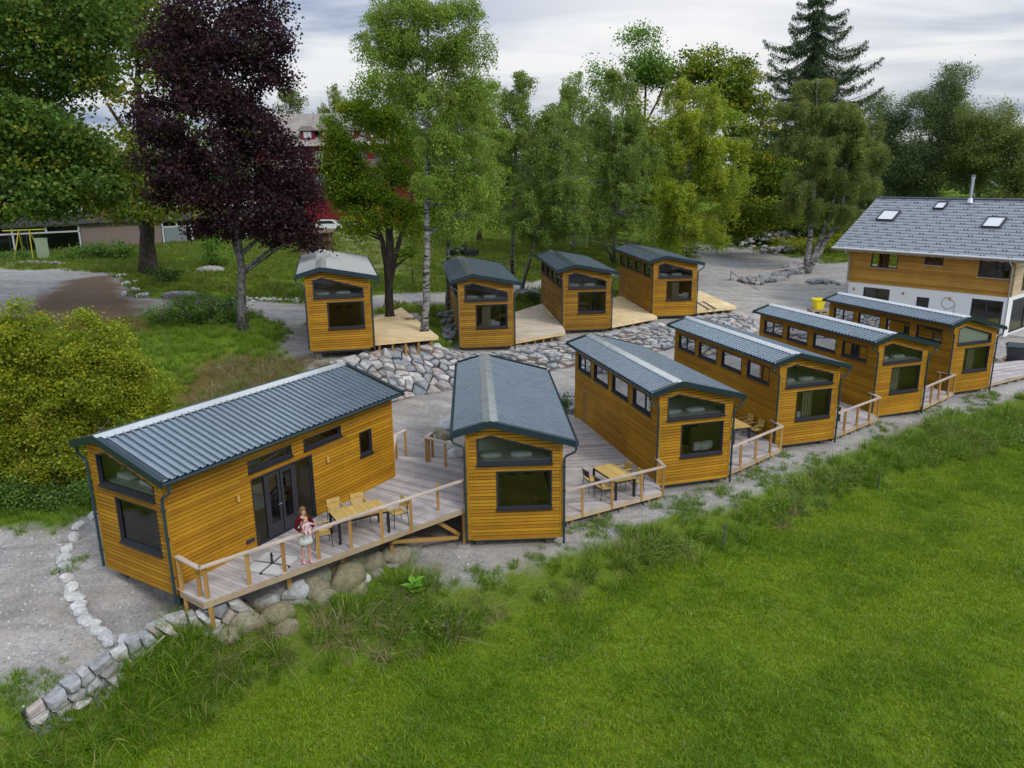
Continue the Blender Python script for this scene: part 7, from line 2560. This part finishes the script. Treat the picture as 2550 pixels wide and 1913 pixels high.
# ------------------------------------------------------------------ sky and sun
SUN_AZ = R(140)      # compass-like: measured from +Y towards +X
SUN_EL = R(42)
w = bpy.data.worlds.new('World')
sc.world = w
w.use_nodes = True
nt = w.node_tree
nt.nodes.clear()
N = nt.nodes.new
Lk = nt.links.new
out = N('ShaderNodeOutputWorld'); bg = N('ShaderNodeBackground'); Lk(bg.outputs[0], out.inputs[0])
bg.inputs['Strength'].default_value = .1
sky = N('ShaderNodeTexSky'); sky.sky_type = 'NISHITA'; sky.sun_disc = False
sky.sun_elevation = SUN_EL; sky.sun_rotation = SUN_AZ
sky.air_density = 1; sky.dust_density = 2
tc = N('ShaderNodeTexCoord')
sep = N('ShaderNodeSeparateXYZ'); Lk(tc.outputs['Generated'], sep.inputs[0])


def mth(op, a, b=0.0):
    m = N('ShaderNodeMath'); m.operation = op
    for i, v in enumerate((a, b)):
        if isinstance(v, (int, float)): m.inputs[i].default_value = v
        else: Lk(v, m.inputs[i])
    return m.outputs[0]


zz = mth('ADD', mth('MAXIMUM', sep.outputs[2], 0.0), .16)
cx_ = mth('DIVIDE', sep.outputs[0], zz); cy_ = mth('DIVIDE', sep.outputs[1], zz)
cmb = N('ShaderNodeCombineXYZ'); Lk(mth('MULTIPLY', cx_, .55), cmb.inputs[0]); Lk(mth('MULTIPLY', cy_, 1.0), cmb.inputs[1])
rot = N('ShaderNodeVectorRotate'); rot.rotation_type = 'Z_AXIS'; rot.inputs['Angle'].default_value = .12
Lk(cmb.outputs[0], rot.inputs['Vector'])
mp = N('ShaderNodeMapping'); mp.inputs['Location'].default_value = (5.3, 2.9, 0); Lk(rot.outputs[0], mp.inputs['Vector'])
n1 = N('ShaderNodeTexNoise'); n1.inputs['Scale'].default_value = 1.5; n1.inputs['Detail'].default_value = 6; n1.inputs['Roughness'].default_value = .5; n1.inputs['Distortion'].default_value = .5
Lk(mp.outputs[0], n1.inputs['Vector'])
rp = N('ShaderNodeValToRGB'); el = rp.color_ramp.elements
el[0].position = .40; el[0].color = (3.2, 4.0, 5.6, 1)
el[1].position = .60; el[1].color = (9.3, 9.4, 9.6, 1)
e2 = el.new(.50); e2.color = (5.9, 6.5, 7.6, 1)
Lk(n1.outputs[0], rp.inputs[0])
# the sun behind the cloud deck brightens one part of it
nrm = N('ShaderNodeVectorMath'); nrm.operation = 'NORMALIZE'; Lk(tc.outputs['Generated'], nrm.inputs[0])
dt = N('ShaderNodeVectorMath'); dt.operation = 'DOT_PRODUCT'; Lk(nrm.outputs[0], dt.inputs[0])
gd = ray(1720, 90); dt.inputs[1].default_value = gd[:]
gl = mth('POWER', mth('MAXIMUM', dt.outputs['Value'], 0.0), 26.0)
mg = N('ShaderNodeMix'); mg.data_type = 'RGBA'; Lk(mth('MULTIPLY', gl, .75), mg.inputs[0]); Lk(rp.outputs[0], mg.inputs[6]); mg.inputs[7].default_value = (10.5, 10.3, 10.2, 1)
mx = N('ShaderNodeMix'); mx.data_type = 'RGBA'; mx.inputs[0].default_value = .93
Lk(sky.outputs[0], mx.inputs[6]); Lk(mg.outputs[2], mx.inputs[7])
vm = N('ShaderNodeVectorMath'); vm.operation = 'SCALE'
gain = mth('ADD', mth('MULTIPLY', mth('MAXIMUM', sep.outputs[2], 0.0), 1.15), .78)
Lk(mx.outputs[2], vm.inputs[0]); Lk(gain, vm.inputs['Scale'])
Lk(vm.outputs[0], bg.inputs[0])
sd = bpy.data.lights.new('sun', 'SUN'); sd.energy = 1.5; sd.angle = R(14); sd.color = (1, .95, .87)
so = bpy.data.objects.new('sun', sd); col.objects.link(so)
dirv = Vector((math.sin(SUN_AZ)*math.cos(SUN_EL), math.cos(SUN_AZ)*math.cos(SUN_EL), math.sin(SUN_EL)))
so.rotation_euler = dirv.to_track_quat('Z', 'Y').to_euler()
so.location = (0, 0, 60)
sc.view_settings.view_transform = 'Standard'
sc.view_settings.look = 'None'
sc.view_settings.exposure = 0.05
sc.view_settings.gamma = 1
sc.cycles.max_bounces = 5
sc.cycles.diffuse_bounces = 3
sc.cycles.glossy_bounces = 3
sc.cycles.transparent_max_bounces = 10
